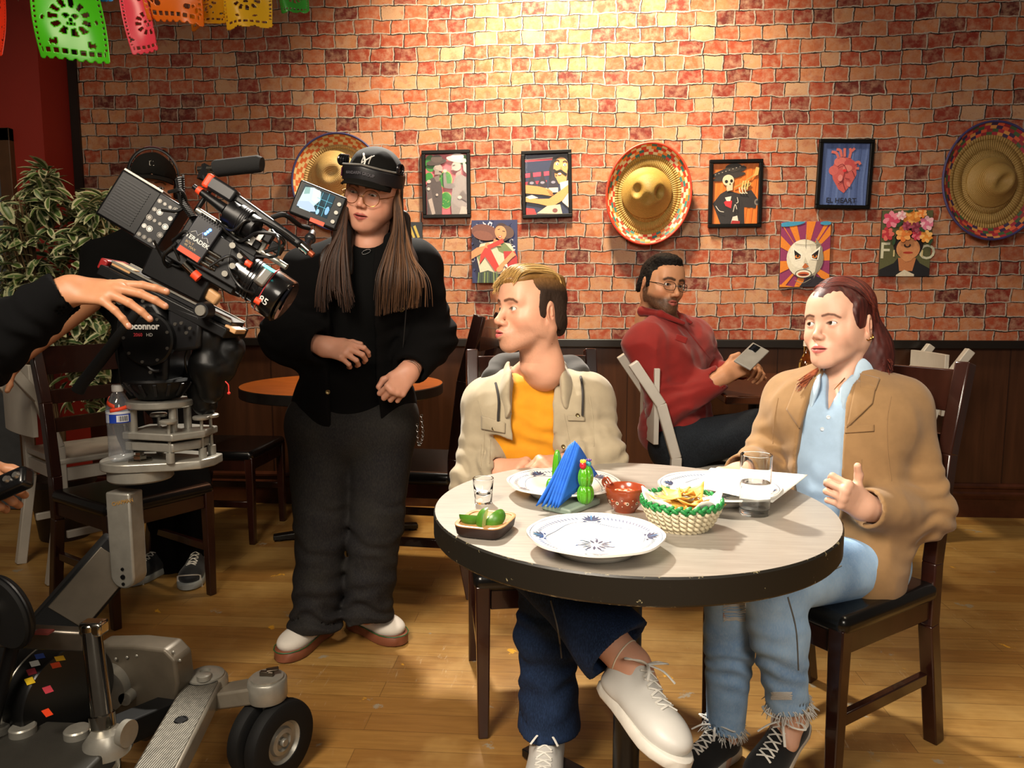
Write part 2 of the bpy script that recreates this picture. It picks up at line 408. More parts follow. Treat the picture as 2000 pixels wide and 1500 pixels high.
# ================================================================ ROOM
WY = 4.22; CAPZ = 0.97
XC = P(141, 250, WY)[0]                                # where the brick meets the red pillar
def brick_mat():
    k = NT('printed_brick'); tc = k.n('ShaderNodeTexCoord'); vec = tc.outputs['Object']
    def warp(v, sc, amt, det=2):
        nz = k.n('ShaderNodeTexNoise'); nz.inputs['Scale'].default_value = sc; nz.inputs['Detail'].default_value = det; k.l(v, nz.inputs['Vector'])
        s = k.n('ShaderNodeVectorMath', operation='SUBTRACT'); k.l(nz.outputs['Color'], s.inputs[0]); s.inputs[1].default_value = (.5, .5, .5)
        m = k.n('ShaderNodeVectorMath', operation='SCALE'); k.l(s.outputs[0], m.inputs[0]); m.inputs['Scale'].default_value = amt
        a = k.n('ShaderNodeVectorMath', operation='ADD'); k.l(v, a.inputs[0]); k.l(m.outputs[0], a.inputs[1]); return a.outputs[0]
    v = warp(warp(warp(vec, 1.1, .035, 0), 11, .026), 60, .007)
    def brick(off, mort, smooth):
        mp = k.n('ShaderNodeMapping'); mp.inputs['Location'].default_value = (off[0], off[1], 0); k.l(v, mp.inputs[0])
        b = k.n('ShaderNodeTexBrick'); b.offset = .43; b.squash = .8; b.squash_frequency = 3; b.offset_frequency = 2
        for n_, x in (('Color1', (0, 0, 0, 1)), ('Color2', (1, 1, 1, 1)), ('Mortar', (.5, .5, .5, 1))): b.inputs[n_].default_value = x
        b.inputs['Scale'].default_value = 1; b.inputs['Mortar Size'].default_value = mort; b.inputs['Mortar Smooth'].default_value = smooth
        b.inputs['Bias'].default_value = 0; b.inputs['Brick Width'].default_value = .128; b.inputs['Row Height'].default_value = .0735; k.l(mp.outputs[0], b.inputs[0]); return b
    b1 = brick((0, 0), .0045, .45); b2 = brick((-.0050, .0042), .0030, .3)
    base = k.ramp(b1.outputs['Color'], [(0, rgb('#4c1c1a')), (.14, rgb('#7c2c20')), (.36, rgb('#a04a2e')), (.6, rgb('#ad623f')), (.85, rgb('#b57e56')), (1, rgb('#b99574'))])
    blot = k.noise(vec, 26, 6, .62); fine = k.noise(vec, 160, 3)
    base = k.mix(k.ramp(blot, [(.42, (0, 0, 0)), (.75, (.8, .8, .8))]), base, rgb('#b8977e'))
    base = k.mix(k.ramp(k.noise(vec, 17, 5, .6, .4), [(.52, (0, 0, 0)), (.8, (.8, .8, .8))]), base, rgb('#8a2a1a'))
    base = k.mix(k.ramp(fine, [(.58, (0, 0, 0)), (.75, (.5, .5, .5))]), base, rgb('#4a2018'))
    big = k.noise(vec, 1.6, 3)
    base = k.mix(k.ramp(big, [(.35, (.35, .35, .35)), (.65, (0, 0, 0))]), base, rgb('#6d2a20'))
    mort = k.mix(k.noise(vec, 90, 3), rgb('#857b72'), rgb('#bbb0a4'))
    c = k.mix(k.math('MULTIPLY', b1.outputs['Fac'], .92), base, mort)
    dark = k.math('MULTIPLY', b2.outputs['Fac'], k.ramp(k.noise(vec, 9, 3), [(.34, (.25, .25, .25)), (.52, (1, 1, 1))]))
    c = k.mix(dark, c, rgb('#1a1210'))
    k.set(Base_Color=c, Roughness=.62, Specular_IOR_Level=.25); return k.m
def floor_mat():
    k = NT('worn_plank_floor'); vec = k.obj()
    b = k.n('ShaderNodeTexBrick'); b.offset = .37; k.l(vec, b.inputs[0])
    for n_, x in (('Color1', (0, 0, 0, 1)), ('Color2', (1, 1, 1, 1)), ('Mortar', (.5, .5, .5, 1))): b.inputs[n_].default_value = x
    b.inputs['Scale'].default_value = 1; b.inputs['Mortar Size'].default_value = .0012; b.inputs['Brick Width'].default_value = 1.5; b.inputs['Row Height'].default_value = .088; b.inputs['Bias'].default_value = 0
    c = k.ramp(b.outputs['Color'], [(0, rgb('#8a6230')), (.5, rgb('#9a733b')), (1, rgb('#a68248'))])
    g = k.noise(k.obj((1.2, 14, 1)), 5, 6, .6, .4); c = k.mix(k.ramp(g, [(.35, (0, 0, 0)), (.75, (.55, .55, .55))]), c, rgb('#68451f'))
    wear = k.noise(vec, 2.2, 5, .6); c = k.mix(k.ramp(wear, [(.5, (0, 0, 0)), (.72, (.65, .65, .65))]), c, rgb('#bd9a5c'))
    c = k.mix(k.math('MULTIPLY', b.outputs['Fac'], .6), c, rgb('#4a2f16'))
    sp = k.noise(vec, 6.5, 7, .62, .3); c = k.mix(k.ramp(sp, [(.655, (0, 0, 0)), (.675, (.75, .75, .75))]), c, rgb('#8d8878'))      # grey paint left on the boards
    sp2 = k.noise(k.obj((1, 1, 1), 1.1), 7.7, 7, .6, .3); c = k.mix(k.ramp(sp2, [(.69, (0, 0, 0)), (.71, (.85, .85, .85))]), c, rgb('#d9a02a'))
    sc = k.noise(k.obj((26, 3, 1), .6), 3, 8, .75, 1.2); sc2 = k.noise(vec, 1.7, 2)
    c = k.mix(k.math('MULTIPLY', k.ramp(sc, [(.6, (0, 0, 0)), (.66, (.6, .6, .6))]), k.ramp(sc2, [(.5, (0, 0, 0)), (.62, (1, 1, 1))])), c, rgb('#cdbb9a'))
    k.set(Base_Color=c, Roughness=k.ramp(wear, [(.3, (.30,)*3), (.7, (.48,)*3)])); k.bump(k.math('SUBTRACT', g, k.math('MULTIPLY', b.outputs['Fac'], 2)), .12, .002); return k.m
BRICK = brick_mat(); FLOORM = floor_mat()
PANEL = M('brown_wainscot_panel', '#3c2213', .32, var=.25, scale=2.5, stretch=(12, 1, .8), bump=.05)
TRIMM = M('dark_brown_trim', '#26150d', .3, var=.2, scale=6); CAPM = M('near_black_cap', '#15100d', .35)
REDW = M('red_paint', '#8a2012', .6, var=.06, scale=3); REDD = REDW
FRM = M('brown_door_frame', '#4c3018', .5); PANE = M('grey_door_panel', '#4f5358', .4)
# brick wall (object space x/y = along/up the wall)
wb = MB(); zt = 3.6
wb.add([(-.3+XC, CAPZ-.02, 0), (3.2, CAPZ-.02, 0), (3.2, zt, 0), (-.3+XC, zt, 0), (-.3+XC, CAPZ-.02, -.1), (3.2, CAPZ-.02, -.1), (3.2, zt, -.1), (-.3+XC, zt, -.1)], [(0, 1, 2, 3), (7, 6, 5, 4), (0, 4, 5, 1), (2, 6, 7, 3), (1, 5, 6, 2), (0, 3, 7, 4)])
o = struct(wb.build('wall_back', BRICK, smooth=0)); o.location = (0, WY, 0); o.rotation_euler = (math.pi/2, 0, 0)
m = MB()
m.box(((XC+3.2)/2, WY+.04, CAPZ/2-.01), (3.2-XC, .1, CAPZ-.02))
struct(m.build('trim_1', PANEL, smooth=0))
m = MB(); xs = np.arange(XC+.3, 3.2, .41)
for x in xs: m.box((x, WY-.0105, .57), (.004, .004, .76))
struct(m.build('trim_2', TRIMM, smooth=0))
m = MB(); m.box(((XC+3.2)/2, WY-.02, CAPZ-.016), (3.2-XC, .045, .045)); struct(m.build('trim_3', CAPM, bevel=.004))
m = MB(); prof = [(0, 0), (.02, 0), (.02, .10), (.024, .105), (.030, .125), (.030, .135), (.022, .145), (.022, .16), (.028, .168), (.028, .178), (.018, .19), (.0, .19)]
m.prism([(a, b) for a, b in prof], 3.2-XC, ((XC+3.2)/2, WY-.01, 0), np.stack([V(0, -1, 0), V(0, 0, 1), V(-1, 0, 0)], 1)); struct(m.build('baseboard_back', M('reddish_baseboard', '#3a1c10', .25, var=.2), smooth=0))
m = MB(); m.box((0, 2.0, -.03), (8.4, 6.4, .06)); o = m.build('floor', FLOORM, smooth=0); struct(o)
# red pillar and red wall on the left
YP = 4.22
for it in range(400):
    YP -= .004
    if P(84, 250, YP)[0] <= XC: pass
    else: break
YP = min(max(YP, 3.6), 4.1)
m = MB(); m.box((XC-1.1, (YP+4.32)/2, 1.8), (2.2, 4.32-YP, 3.6)); struct(m.build('wall_left', REDW, smooth=0))
m = MB(); m.box((XC+.028, WY-.006, (CAPZ+3.6)/2), (.05, .02, 3.6-CAPZ)); struct(m.build('trim_4', CAPM, smooth=0))
a = P(20, 250, YP-.02); m = MB()
m.box((a[0]-.035, YP-.015, a[2]/2), (.07, .04, a[2])); m.box((a[0]-.5, YP-.015, a[2]-.035), (1.0, .04, .07))
d1 = struct(m.build('door_1', FRM, smooth=0, bevel=.004))
m = MB(); m.box((a[0]-.52, YP-.008, a[2]/2-.04), (.9, .02, a[2]-.09)); m.build('panel', PANE, d1, smooth=0)

# ================================================================ WALL DECORATION
PRINT = attr_mat('print_ink', .45, var=.15, vscale=120)
class Art:
    def __init__(s, w, h): s.w, s.h, s.mb, s.z = w, h, MB(), 0
    def poly(s, pts, col):
        s.z += .00025; c = rgb(col) if isinstance(col, str) else col
        p = [(min(max(u, 0), 1), min(max(v, 0), 1)) for u, v in pts]
        s.mb.add([((u-.5)*s.w, (v-.5)*s.h, s.z) for u, v in p], [tuple(range(len(p)))], c); return s
    def ell(s, cx, cy, rx, ry, col, rot=0, n=28, a0=0, a1=360):
        t = np.radians(np.linspace(a0, a1, n, endpoint=(a1-a0) < 360)); r = math.radians(rot); x = rx*np.cos(t); y = ry*np.sin(t)*s.w/s.h
        X = x*math.cos(r)-y*s.h/s.w*math.sin(r); Y = x*math.sin(r)*s.w/s.h+y*math.cos(r)
        return s.poly(list(zip(cx+X, cy+Y)), col)
    def stroke(s, pts, w, col, smooth=True, taper=False):
        p = bez(pts, 6) if smooth and len(pts) > 2 else np.asarray(pts, float); t = np.gradient(p*[s.w, s.h], axis=0); t /= np.linalg.norm(t, axis=1)[:, None]+1e-9
        ww = np.full(len(p), w) if not taper else w*np.linspace(1, .2, len(p))
        n = np.stack([-t[:, 1]/s.w, t[:, 0]/s.h], 1)*s.w*ww[:, None]/2
        L, R_ = p+n, p-n; s.z += .00025; c = rgb(col); vs = []
        for q in (L, R_):
            for u, v in np.clip(q, 0, 1): vs.append(((u-.5)*s.w, (v-.5)*s.h, s.z))
        k = len(p); s.mb.add(vs, [(i, k+i, k+i+1, i+1) for i in range(k-1)], c); return s
    def text(s, t, size, cx, cy, col, bold=0):
        s.z += .00025; add_text(s.mb, t, size, ((cx-.5)*s.w, (cy-.5)*s.h, s.z), I3, rgb(col), bold); return s
def wall_rect(tl, tr, br, bl, off):
    q = [P(x, y, WY-off) for x, y in (tl, tr, br, bl)]; c = sum(q)/4
    x = nrm((q[1]-q[0])+(q[2]-q[3])); z = V(0, -1, 0); x = nrm(x-z*(x@z)); y = np.cross(z, x)
    w_ = (np.linalg.norm(q[1]-q[0])+np.linalg.norm(q[2]-q[3]))/2; h = (np.linalg.norm(q[3]-q[0])+np.linalg.norm(q[2]-q[1]))/2
    return c, w_, h, np.stack([x, y, z], 1)
BLKF = M('black_picture_frame', '#080707', .4, Specular_IOR_Level=.2); GLS = thin_mat('picture_glass', gloss=.004)
CANV = M('canvas_edge', '#2a2420', .7)
def place(o, c, R):
    mw = Matrix.Identity(4)
    for i in range(3):
        for j in range(3): mw[i][j] = R[i][j]
        mw[i][3] = c[i]
    o.matrix_world = mw
def framed(name, label, corners, draw, fw=.02):
    c, w_, h, R = wall_rect(*corners, .03); t = thing(name, label, 'picture', (0, 0, 0), 'framed prints on the brick wall')
    m = MB(); d = .024
    m.box((0, h/2-fw/2, .0), (w_, fw, d)); m.box((0, -h/2+fw/2, 0), (w_, fw, d)); m.box((-w_/2+fw/2, 0, 0), (fw, h-2*fw, d)); m.box((w_/2-fw/2, 0, 0), (fw, h-2*fw, d))
    m.build('frame', BLKF, t, smooth=0, bevel=.003)
    a = Art(w_-2*fw+.002, h-2*fw+.002); draw(a); o = a.mb.build('print', PRINT, t, smooth=0, color=True); o.location = (0, 0, -.006)
    m = MB(); m.box((0, 0, -.009), (w_-.01, h-.01, .004)); m.build('backing', CANV, t, smooth=0)
    m = MB(); m.box((0, 0, .0055), (w_-2*fw, h-2*fw, .0012)); m.build('glass', GLS, t, smooth=0)
    place(t, c+V(0, .014, 0), R); return t
def canvas(name, label, corners, draw):
    c, w_, h, R = wall_rect(*corners, .02); t = thing(name, label, 'poster', (0, 0, 0), 'unframed prints on the brick wall')
    m = MB(); m.box((0, 0, -.009), (w_, h, .014)); m.build('board', CANV, t, smooth=0, bevel=.001)
    a = Art(w_, h); draw(a); o = a.mb.build('print', PRINT, t, smooth=0, color=True); o.location = (0, 0, -.0018)
    place(t, c+V(0, .004, 0), R); return t
def art_cowboys(a):
    a.poly([(0, 0), (1, 0), (1, 1), (0, 1)], '#d9606c')
    a.ell(.12, .85, .14, .2, '#2f7d31').ell(.08, .62, .1, .12, '#2f7d31').ell(.48, .58, .16, .2, '#9bbf5a').ell(.48, .58, .145, .185, '#2f7d31').ell(.48, .24, .15, .2, '#9bbf5a').ell(.48, .24, .135, .185, '#2f7d31').ell(.92, .9, .12, .12, '#2f7d31')
    for i in range(18): a.ell(.36+RNG.random()*.24, .08+RNG.random()*.64, .008, .008, '#d8d47a', n=6)
    a.poly([(.02, 0), (.03, .52), (.12, .6), (.24, .63), (.36, .55), (.40, .4), (.38, 0)], '#4a4143')          # left figure, dark shirt
    a.poly([(.0, .45), (.1, .55), (.16, .3), (.22, .02), (.1, 0)], '#5b5153').poly([(.05, .25), (.14, .28), (.22, .02), (.14, 0)], '#a89a96')
    a.poly([(.2, .62), (.34, .66), (.33, .55), (.26, .54)], '#6e6260').ell(.31, .76, .105, .1, '#a09490').poly([(.4, .72), (.445, .71), (.41, .76)], '#a09490').poly([(.22, .66), (.4, .66), (.36, .72), (.24, .76)], '#8c807c')
    a.ell(.27, .865, .25, .07, '#453a38', 8).ell(.28, .92, .14, .09, '#54474480'[:7], 4).ell(.22, .76, .025, .04, '#8c807c').stroke([(.33, .715), (.4, .705)], .02, '#2a2422', False)
    a.ell(.08, .55, .05, .04, '#b7aaa6').ell(.07, .43, .035, .035, '#beb2ae').ell(.27, .33, .03, .03, '#b0a4a0')
    a.poly([(.62, 0), (.6, .2), (.66, .5), (.7, .6), (.86, .66), (1, .6), (1, 0)], '#8d8485').poly([(.66, .52), (.46, .5), (.45, .44), (.62, .42), (.72, .46)], '#6f6769')    # right figure
    a.poly([(.44, .46), (.43, .68), (.49, .7), (.52, .48)], '#7a7070').ell(.475, .72, .05, .04, '#b5a9a5')
    a.poly([(.72, .6), (.86, .66), (.88, .74), (.74, .68)], '#9a8f8d').ell(.75, .79, .115, .11, '#b4a7a3').poly([(.66, .76), (.62, .735), (.66, .72)], '#b4a7a3')
    a.ell(.76, .9, .25, .07, '#c9bebb', -10).ell(.78, .945, .15, .08, '#d6ccca').poly([(.9, .9), (1, .8), (1, .66), (.92, .72)], '#c2b6b3').stroke([(.66, .8), (.72, .81)], .016, '#3a3230', False).stroke([(.665, .70), (.72, .69)], .015, '#6a5a58', False)
    a.poly([(.78, .3), (.9, .4), (1, .3), (1, .2)], '#6f6769').ell(.82, .28, .05, .04, '#c8bdb9').poly([(.8, 0), (.86, .14), (.97, .12), (1, 0)], '#b5a9a5')
def art_bottles(a):
    a.poly([(0, 0), (1, 0), (1, 1), (0, 1)], '#27304f').poly([(0, .88), (.7, .9), (.7, .93), (0, .91)], '#e04a5c').poly([(0, .91), (.7, .93), (.7, .945), (0, .925)], '#f0d8d4')
    a.poly([(0, .62), (.6, .65), (.6, .72), (0, .69)], '#e0405a').poly([(0, .5), (.5, .52), (.5, .57), (0, .55)], '#c63048').poly([(0, 0), (.25, 0), (.2, .1), (0, .12)], '#d23a3a')
    a.poly([(.55, .5), (.56, .75), (.66, .95), (.9, 1), (1, .98), (1, .5)], '#1c1a22').ell(.83, .78, .17, .22, '#d69a62', -8).poly([(.7, .62), (.78, .5), (.95, .52), (.98, .7)], '#d69a62').poly([(.62, .62), (.66, .72), (.72, .7), (.7, .6)], '#c98c56')
    a.poly([(.66, .9), (.8, 1), (1, 1), (1, .94), (.8, .96)], '#141218').ell(.75, .83, .035, .03, '#f3ece2').ell(.92, .81, .035, .03, '#f3ece2').ell(.76, .828, .014, .015, '#241a14').ell(.925, .808, .014, .015, '#241a14')
    a.stroke([(.69, .87), (.75, .895), (.8, .87)], .018, '#1a1410').stroke([(.88, .86), (.93, .875), (.98, .85)], .018, '#1a1410').poly([(.84, .79), (.87, .72), (.8, .72)], '#bd7d48')
    a.stroke([(.66, .735), (.73, .70), (.82, .715), (.88, .685), (.96, .645)], .055, '#17120f').ell(.8, .665, .04, .022, '#f0e8e0')
    for x in (.15, .4, .65): a.poly([(x-.12, .42), (x-.1, .53), (x-.035, .62), (x-.03, .72), (x+.03, .72), (x+.04, .62), (x+.1, .53), (x+.12, .42)], '#2a2231').ell(x, .53, .05, .03, '#8d8aa0').poly([(x-.11, .44), (x+.11, .44), (x+.11, .36), (x-.11, .36)], '#d9c9bb')
    a.poly([(.8, .52), (1, .55), (1, .1), (.85, .2)], '#ead8c6').poly([(0, .5), (.3, .47), (.55, .42), (.64, .36), (.6, .3), (.4, .33), (0, .36)], '#d08f55')
    for i in range(4): a.stroke([(.5+.03*i, .40-.03*i), (.62+.015*i, .37-.025*i)], .02, '#a56837', False)
    a.poly([(0, .22), (.3, .18), (.6, .12), (.85, .22), (1, .36), (1, .48), (.8, .38), (.55, .26), (.3, .26), (0, .3)], '#d7985c').poly([(0, .3), (.15, .33), (.3, .28), (.1, .26)], '#d8d0c8').poly([(.25, .02), (.5, .14), (.8, .16), (.85, 0)], '#d9b9a4').ell(.68, .06, .06, .05, '#7d4a48')
def art_dancer(a):
    a.poly([(0, 0), (1, 0), (1, 1), (0, 1)], '#222b5a')
    for i in range(46):
        x, y = RNG.random(), RNG.random(); a.ell(x, y, .05, .05, '#d9dbe4', n=14, a0=RNG.random()*360, a1=300).ell(x, y, .028, .028, '#222b5a', n=12)
    a.ell(.3, .8, .3, .17, '#6d3f33', -12).ell(.26, .75, .22, .1, '#7d4a3a', -12)
    a.poly([(.1, .46), (.2, .62), (.5, .66), (.85, .62), (.95, .5), (.8, .15), (.2, .12)], '#d3c3ab').poly([(.5, .66), (.72, .64), (.9, .5), (.82, .42), (.6, .5)], '#6d7c50').poly([(.12, .42), (.3, .52), (.28, .38), (.2, .3)], '#77835a')
    a.poly([(.7, .5), (.95, .5), (1, .4), (1, .12), (.75, .2)], '#b02a2a').ell(.68, .8, .16, .2, '#3a201c', 20).ell(.64, .79, .12, .155, '#c98a5e', 20).ell(.78, .8, .16, .13, '#5a4036', -30).ell(.66, .8, .105, .14, '#cf9064', 18)
    a.stroke([(.58, .84), (.63, .85)], .014, '#2a1612', False).stroke([(.68, .82), (.74, .81)], .014, '#2a1612', False).ell(.63, .73, .04, .018, '#a82222', 12).ell(.63, .73, .025, .008, '#f0e0d8', 12)
    a.poly([(.5, .7), (.62, .66), (.66, .58), (.45, .58)], '#c2855a').poly([(.0, .5), (.12, .56), (.36, .6), (.36, .52), (.1, .42), (0, .38)], '#c98a5e').ell(.36, .6, .06, .05, '#cf9064')
    a.stroke([(.36, .56), (.55, .62), (.7, .67)], .09, '#d8332a').poly([(.3, .56), (.42, .54), (.62, .24), (.52, .18), (.3, .42), (.18, .3), (.2, .44)], '#d8332a')
    a.poly([(.98, .44), (.9, .4), (.66, .22), (.6, .27), (.72, .36), (.9, .5)], '#cf9064').ell(.62, .22, .08, .055, '#cf9064', 30).poly([(.72, .28), (.8, .22), (.78, .3)], '#efe6d8')
    a.poly([(.12, 0), (.16, .16), (.36, .2), (.6, .14), (.62, 0)], '#39483a')
    for i in range(7): a.stroke([(.16+.065*i, .17), (.14+.07*i, 0)], .02, ['#6b8048', '#22303a', '#8a9a58'][i % 3], False)
def art_trumpet(a):
    a.poly([(0, 0), (1, 0), (1, 1), (0, 1)], '#d9762c')
    for i in range(9): a.poly([(i*.13-.1, 0), (i*.13-.05, 0), (i*.13+.1, 1), (i*.13+.02, 1)], '#cf6a24')
    a.poly([(.02, .34), (.18, .5), (.32, .56), (.6, .5), (.7, .3), (.72, 0), (.2, 0)], '#2b2729').poly([(.6, .5), (.85, .56), (.98, .42), (.96, .26), (.7, .28)], '#2f2b2d').ell(.98, .36, .06, .07, '#77706c').ell(.98, .36, .03, .035, '#2f2b2d')
    a.poly([(.42, 0), (.46, .12), (.56, .14), (.6, 0)], '#cfc6bb').poly([(.42, .0), (.45, .06), (.62, .05), (.62, 0)], '#9e2b2b').poly([(.26, .36), (.3, .3), (.42, .26), (.44, .38), (.36, .42)], '#c23038').poly([(.28, .44), (.42, .46), (.4, .38), (.32, .38)], '#d9d2c8')
    a.ell(.36, .86, .38, .085, '#2a2626', 14).ell(.36, .78, .36, .06, '#332d2c', 12).ell(.45, .93, .18, .09, '#38322f', 6)
    for i in range(9): a.ell(.06+.075*i, .815+.018*i, .016, .012, '#8e857c', n=8)
    a.ell(.34, .72, .125, .12, '#cfc0a2', -14).poly([(.3, .62), (.44, .66), (.44, .56), (.32, .54)], '#c4b596').ell(.30, .70, .035, .035, '#1d1a1a').ell(.41, .71, .03, .035, '#1d1a1a').poly([(.36, .65), (.385, .68), (.4, .645)], '#1d1a1a')
    a.stroke([(.47, .6), (.62, .66), (.8, .75), (.96, .84)], .035, '#b08a4a').poly([(.86, .77), (.98, .8), (1, .92), (.93, .93), (.9, .83)], '#c9a05a').ell(.72, .63, .13, .055, '#b08a4a', 24).ell(.72, .63, .09, .03, '#4a3a2a', 24)
    for i in range(3): a.poly([(.62+.055*i, .56), (.65+.055*i, .56), (.68+.055*i, .71), (.65+.055*i, .71)], '#d9b56c').stroke([(.58+.06*i, .6), (.6+.06*i, .52), (.66+.05*i, .5)], .022, '#cfc3ac')
    for p in ([(.08, .3), (.16, .22), (.26, .2)], [(.46, .2), (.5, .32), (.54, .24)], [(.54, .44), (.56, .36), (.52, .34)]): a.stroke(p, .014, '#cfc7bd')
def art_heart(a):
    a.poly([(0, 0), (1, 0), (1, 1), (0, 1)], '#52669c')
    for i in range(7): a.stroke([(.08+.14*i, 0), (.12+.13*i, .4), (.06+.15*i, 1)], .05, ['#5f74aa', '#475a8e'][i % 2])
    h = '#c05a58'; a.poly([(.3, .72), (.42, .78), (.62, .76), (.74, .66), (.76, .5), (.66, .34), (.52, .2), (.4, .26), (.27, .42), (.22, .58)], h)
    a.ell(.27, .56, .1, .1, '#c86462').ell(.4, .7, .13, .1, '#cf6f6a').ell(.62, .66, .14, .1, '#b84c4e', -20).ell(.56, .6, .1, .07, '#d07a72')
    for p in ([(.36, .76), (.3, .84), (.2, .86)], [(.42, .78), (.38, .88), (.3, .9)], [(.48, .78), (.47, .92)], [(.58, .76), (.6, .86), (.58, .92)], [(.6, .86), (.68, .92)], [(.7, .68), (.78, .7), (.82, .66)], [(.72, .6), (.8, .6)]): a.stroke(p, .055, '#c96a64', len(p) > 2)
    for p in ([(.5, .52), (.48, .38), (.55, .24)], [(.48, .4), (.38, .34)], [(.52, .44), (.62, .42)], [(.34, .62), (.46, .66), (.56, .54)], [(.66, .56), (.72, .46)]): a.stroke(p, .014, '#7c2c34')
    a.ell(.42, .44, .05, .07, '#d98480').ell(.5, .56, .04, .03, '#d8323a').ell(.6, .34, .035, .06, '#d07a78', 30)
    a.text('EL HEART', .036, .47, .075, '#1d1f30', .0006)
def art_mask(a):
    a.poly([(0, 0), (1, 0), (1, 1), (0, 1)], '#8a3560')
    for i in range(14):
        t0 = math.radians(i*25.7); t1 = t0+math.radians(12); a.poly([(.5, .4), (.5+.9*math.cos(t0), .4+.9*math.sin(t0)), (.5+.9*math.cos(t1), .4+.9*math.sin(t1))], '#d97f2c')
    a.ell(.2, .97, .28, .05, '#3d8fb8', 6).ell(.9, .97, .12, .04, '#3d8fb8').poly([(0, .04), (.3, 0), (0, 0)], '#dc842c')
    a.poly([(.6, .2), (.95, .1), (1, .04), (1, 0), (.4, 0)], '#2a2730').ell(.5, .43, .37, .40*.98, '#8f897c').ell(.47, .44, .345, .385, '#d9d3c2').ell(.4, .5, .22, .28, '#e6e1d2').poly([(.68, .12), (.86, .4), (.84, .6), (.7, .75), (.74, .4)], '#8b8577')
    a.poly([(.24, .62), (.44, .5), (.42, .42), (.3, .4)], '#f0ece0').poly([(.27, .57), (.41, .49), (.4, .44), (.3, .42)], '#1d1a1c').ell(.345, .465, .05, .035, '#d9803a').ell(.35, .475, .025, .028, '#2a2018')
    a.poly([(.8, .62), (.6, .5), (.62, .42), (.76, .41)], '#f0ece0').poly([(.77, .57), (.63, .49), (.64, .44), (.74, .42)], '#1d1a1c').ell(.69, .465, .05, .035, '#d9803a').ell(.69, .475, .025, .028, '#2a2018')
    a.stroke([(.28, .66), (.5, .645), (.82, .66)], .01, '#9a9486').stroke([(.5, .8), (.5, .6)], .01, '#9a9486', False).poly([(.44, .3), (.5, .37), (.58, .31), (.5, .28)], '#b8683a').poly([(.46, .36), (.5, .46), (.55, .36)], '#c9c3b2')
    a.ell(.47, .2, .17, .09, '#5a5548').ell(.47, .2, .15, .075, '#e2dccc').ell(.47, .195, .115, .045, '#c4603a').ell(.47, .185, .09, .018, '#5a1c16').stroke([(.3, .1), (.46, .06), (.62, .12)], .012, '#8f897c')
def art_flowers(a):
    a.poly([(0, 0), (1, 0), (1, 1), (0, 1)], '#57583a').text('F', .12, .09, .38, '#c9c8b0', .001).text('O', .11, .93, .36, '#c9c8b0', .001)
    a.poly([(0, 0), (.0, .1), (.28, .2), (.36, .28), (.72, .28), (.8, .2), (1, .12), (1, 0)], '#1d1d22').poly([(.36, .28), (.4, .08), (.66, .08), (.72, .28)], '#b9764c').poly([(.34, .02), (.5, .1), (.7, .03), (.7, 0), (.34, 0)], '#cfc4b0')
    a.ell(.55, .5, .3, .32, '#22191a').ell(.55, .42, .235, .22, '#c98a5c').poly([(.34, .42), (.42, .27), (.52, .22), (.62, .24), (.72, .34), (.78, .46)], '#c98a5c').ell(.53, .47, .07, .045, '#3a2620').ell(.53, .50, .045, .06, '#c48254').ell(.55, .36, .1, .024, '#b8402e').stroke([(.46, .365), (.55, .36), (.64, .365)], .008, '#7c241c')
    a.stroke([(.27, .4), (.27, .3)], .03, '#cdbb8a', False).stroke([(.83, .4), (.83, .3)], .03, '#cdbb8a', False)
    fl = [(.18, .86, .16, '#d04a6a', '#e88aa0'), (.58, .88, .16, '#e08a3a', '#f0b060'), (.88, .8, .14, '#e07a9a', '#f3c0cc'), (.1, .64, .13, '#b83440', '#d86a60'), (.36, .92, .09, '#e8a8b4', '#f4d4d8'), (.76, .95, .09, '#e8843a', '#f4b070'), (.42, .64, .15, '#e07f3c', '#eea860'), (.68, .62, .1, '#c43a50', '#dd6f80'), (.86, .6, .12, '#e8943e', '#f4bc70'), (.46, .76, .09, '#8c2f46', '#b0506a'), (.64, .74, .1, '#7c2a3e', '#a04a5e')]
    for x, y, r, c1, c2 in fl:
        for i in range(7):
            t = i*math.tau/7+x*9; a.ell(x+.6*r*math.cos(t), y+.6*r*math.sin(t)*a.w/a.h, r*.5, r*.36, c1 if i % 2 else c2, math.degrees(t))
        a.ell(x, y, r*.32, r*.32, c1)
    for x, y, t in ((.3, .78, 40), (.76, .7, -30), (.22, .52, 80), (.94, .52, 60), (.5, .98, 20)): a.ell(x, y, .07, .03, '#2f4a30', t)
def art_dark(a):
    a.poly([(0, 0), (1, 0), (1, 1), (0, 1)], '#20242b')
    for i in range(9): a.poly([(.9-.1*i, .75-.02*i*i*.2), (.95-.1*i, .76-.02*i*i*.2), (.85-.1*i, .95-.01*i), (.8-.1*i, .93-.01*i)], '#b8a24a')
    a.ell(.4, .4, .3, .25, '#3a3f48')
framed('framed_print', 'black framed print of two men in hats face to face before green cactus', [(821, 293), (916, 292), (921, 424), (827, 427)], art_cowboys)
framed('framed_print', 'black framed print of a wide-eyed moustached man hugging dark bottles', [(1017, 294), (1115, 291), (1119, 423), (1021, 427)], art_bottles)
framed('framed_print', 'black framed print of a skeleton in a sombrero playing a trumpet', [(1386, 311), (1491, 310), (1488, 443), (1384, 445)], art_trumpet)
framed('framed_print', 'black framed print of a red anatomical heart on blue', [(1601, 271), (1709, 271), (1701, 409), (1594, 406)], art_heart)
canvas('canvas_print', 'unframed print of a dancing woman with a red scarf on blue swirls', [(920, 430), (1009, 429), (1012, 552), (923, 553)], art_dancer)
canvas('canvas_print', 'unframed print of a pale wrestling mask on purple and orange rays', [(1526, 433), (1623, 432), (1620, 559), (1523, 561)], art_mask)
canvas('canvas_print', 'unframed print of a face under a crown of large flowers', [(1724, 410), (1822, 411), (1817, 539), (1718, 540)], art_flowers)
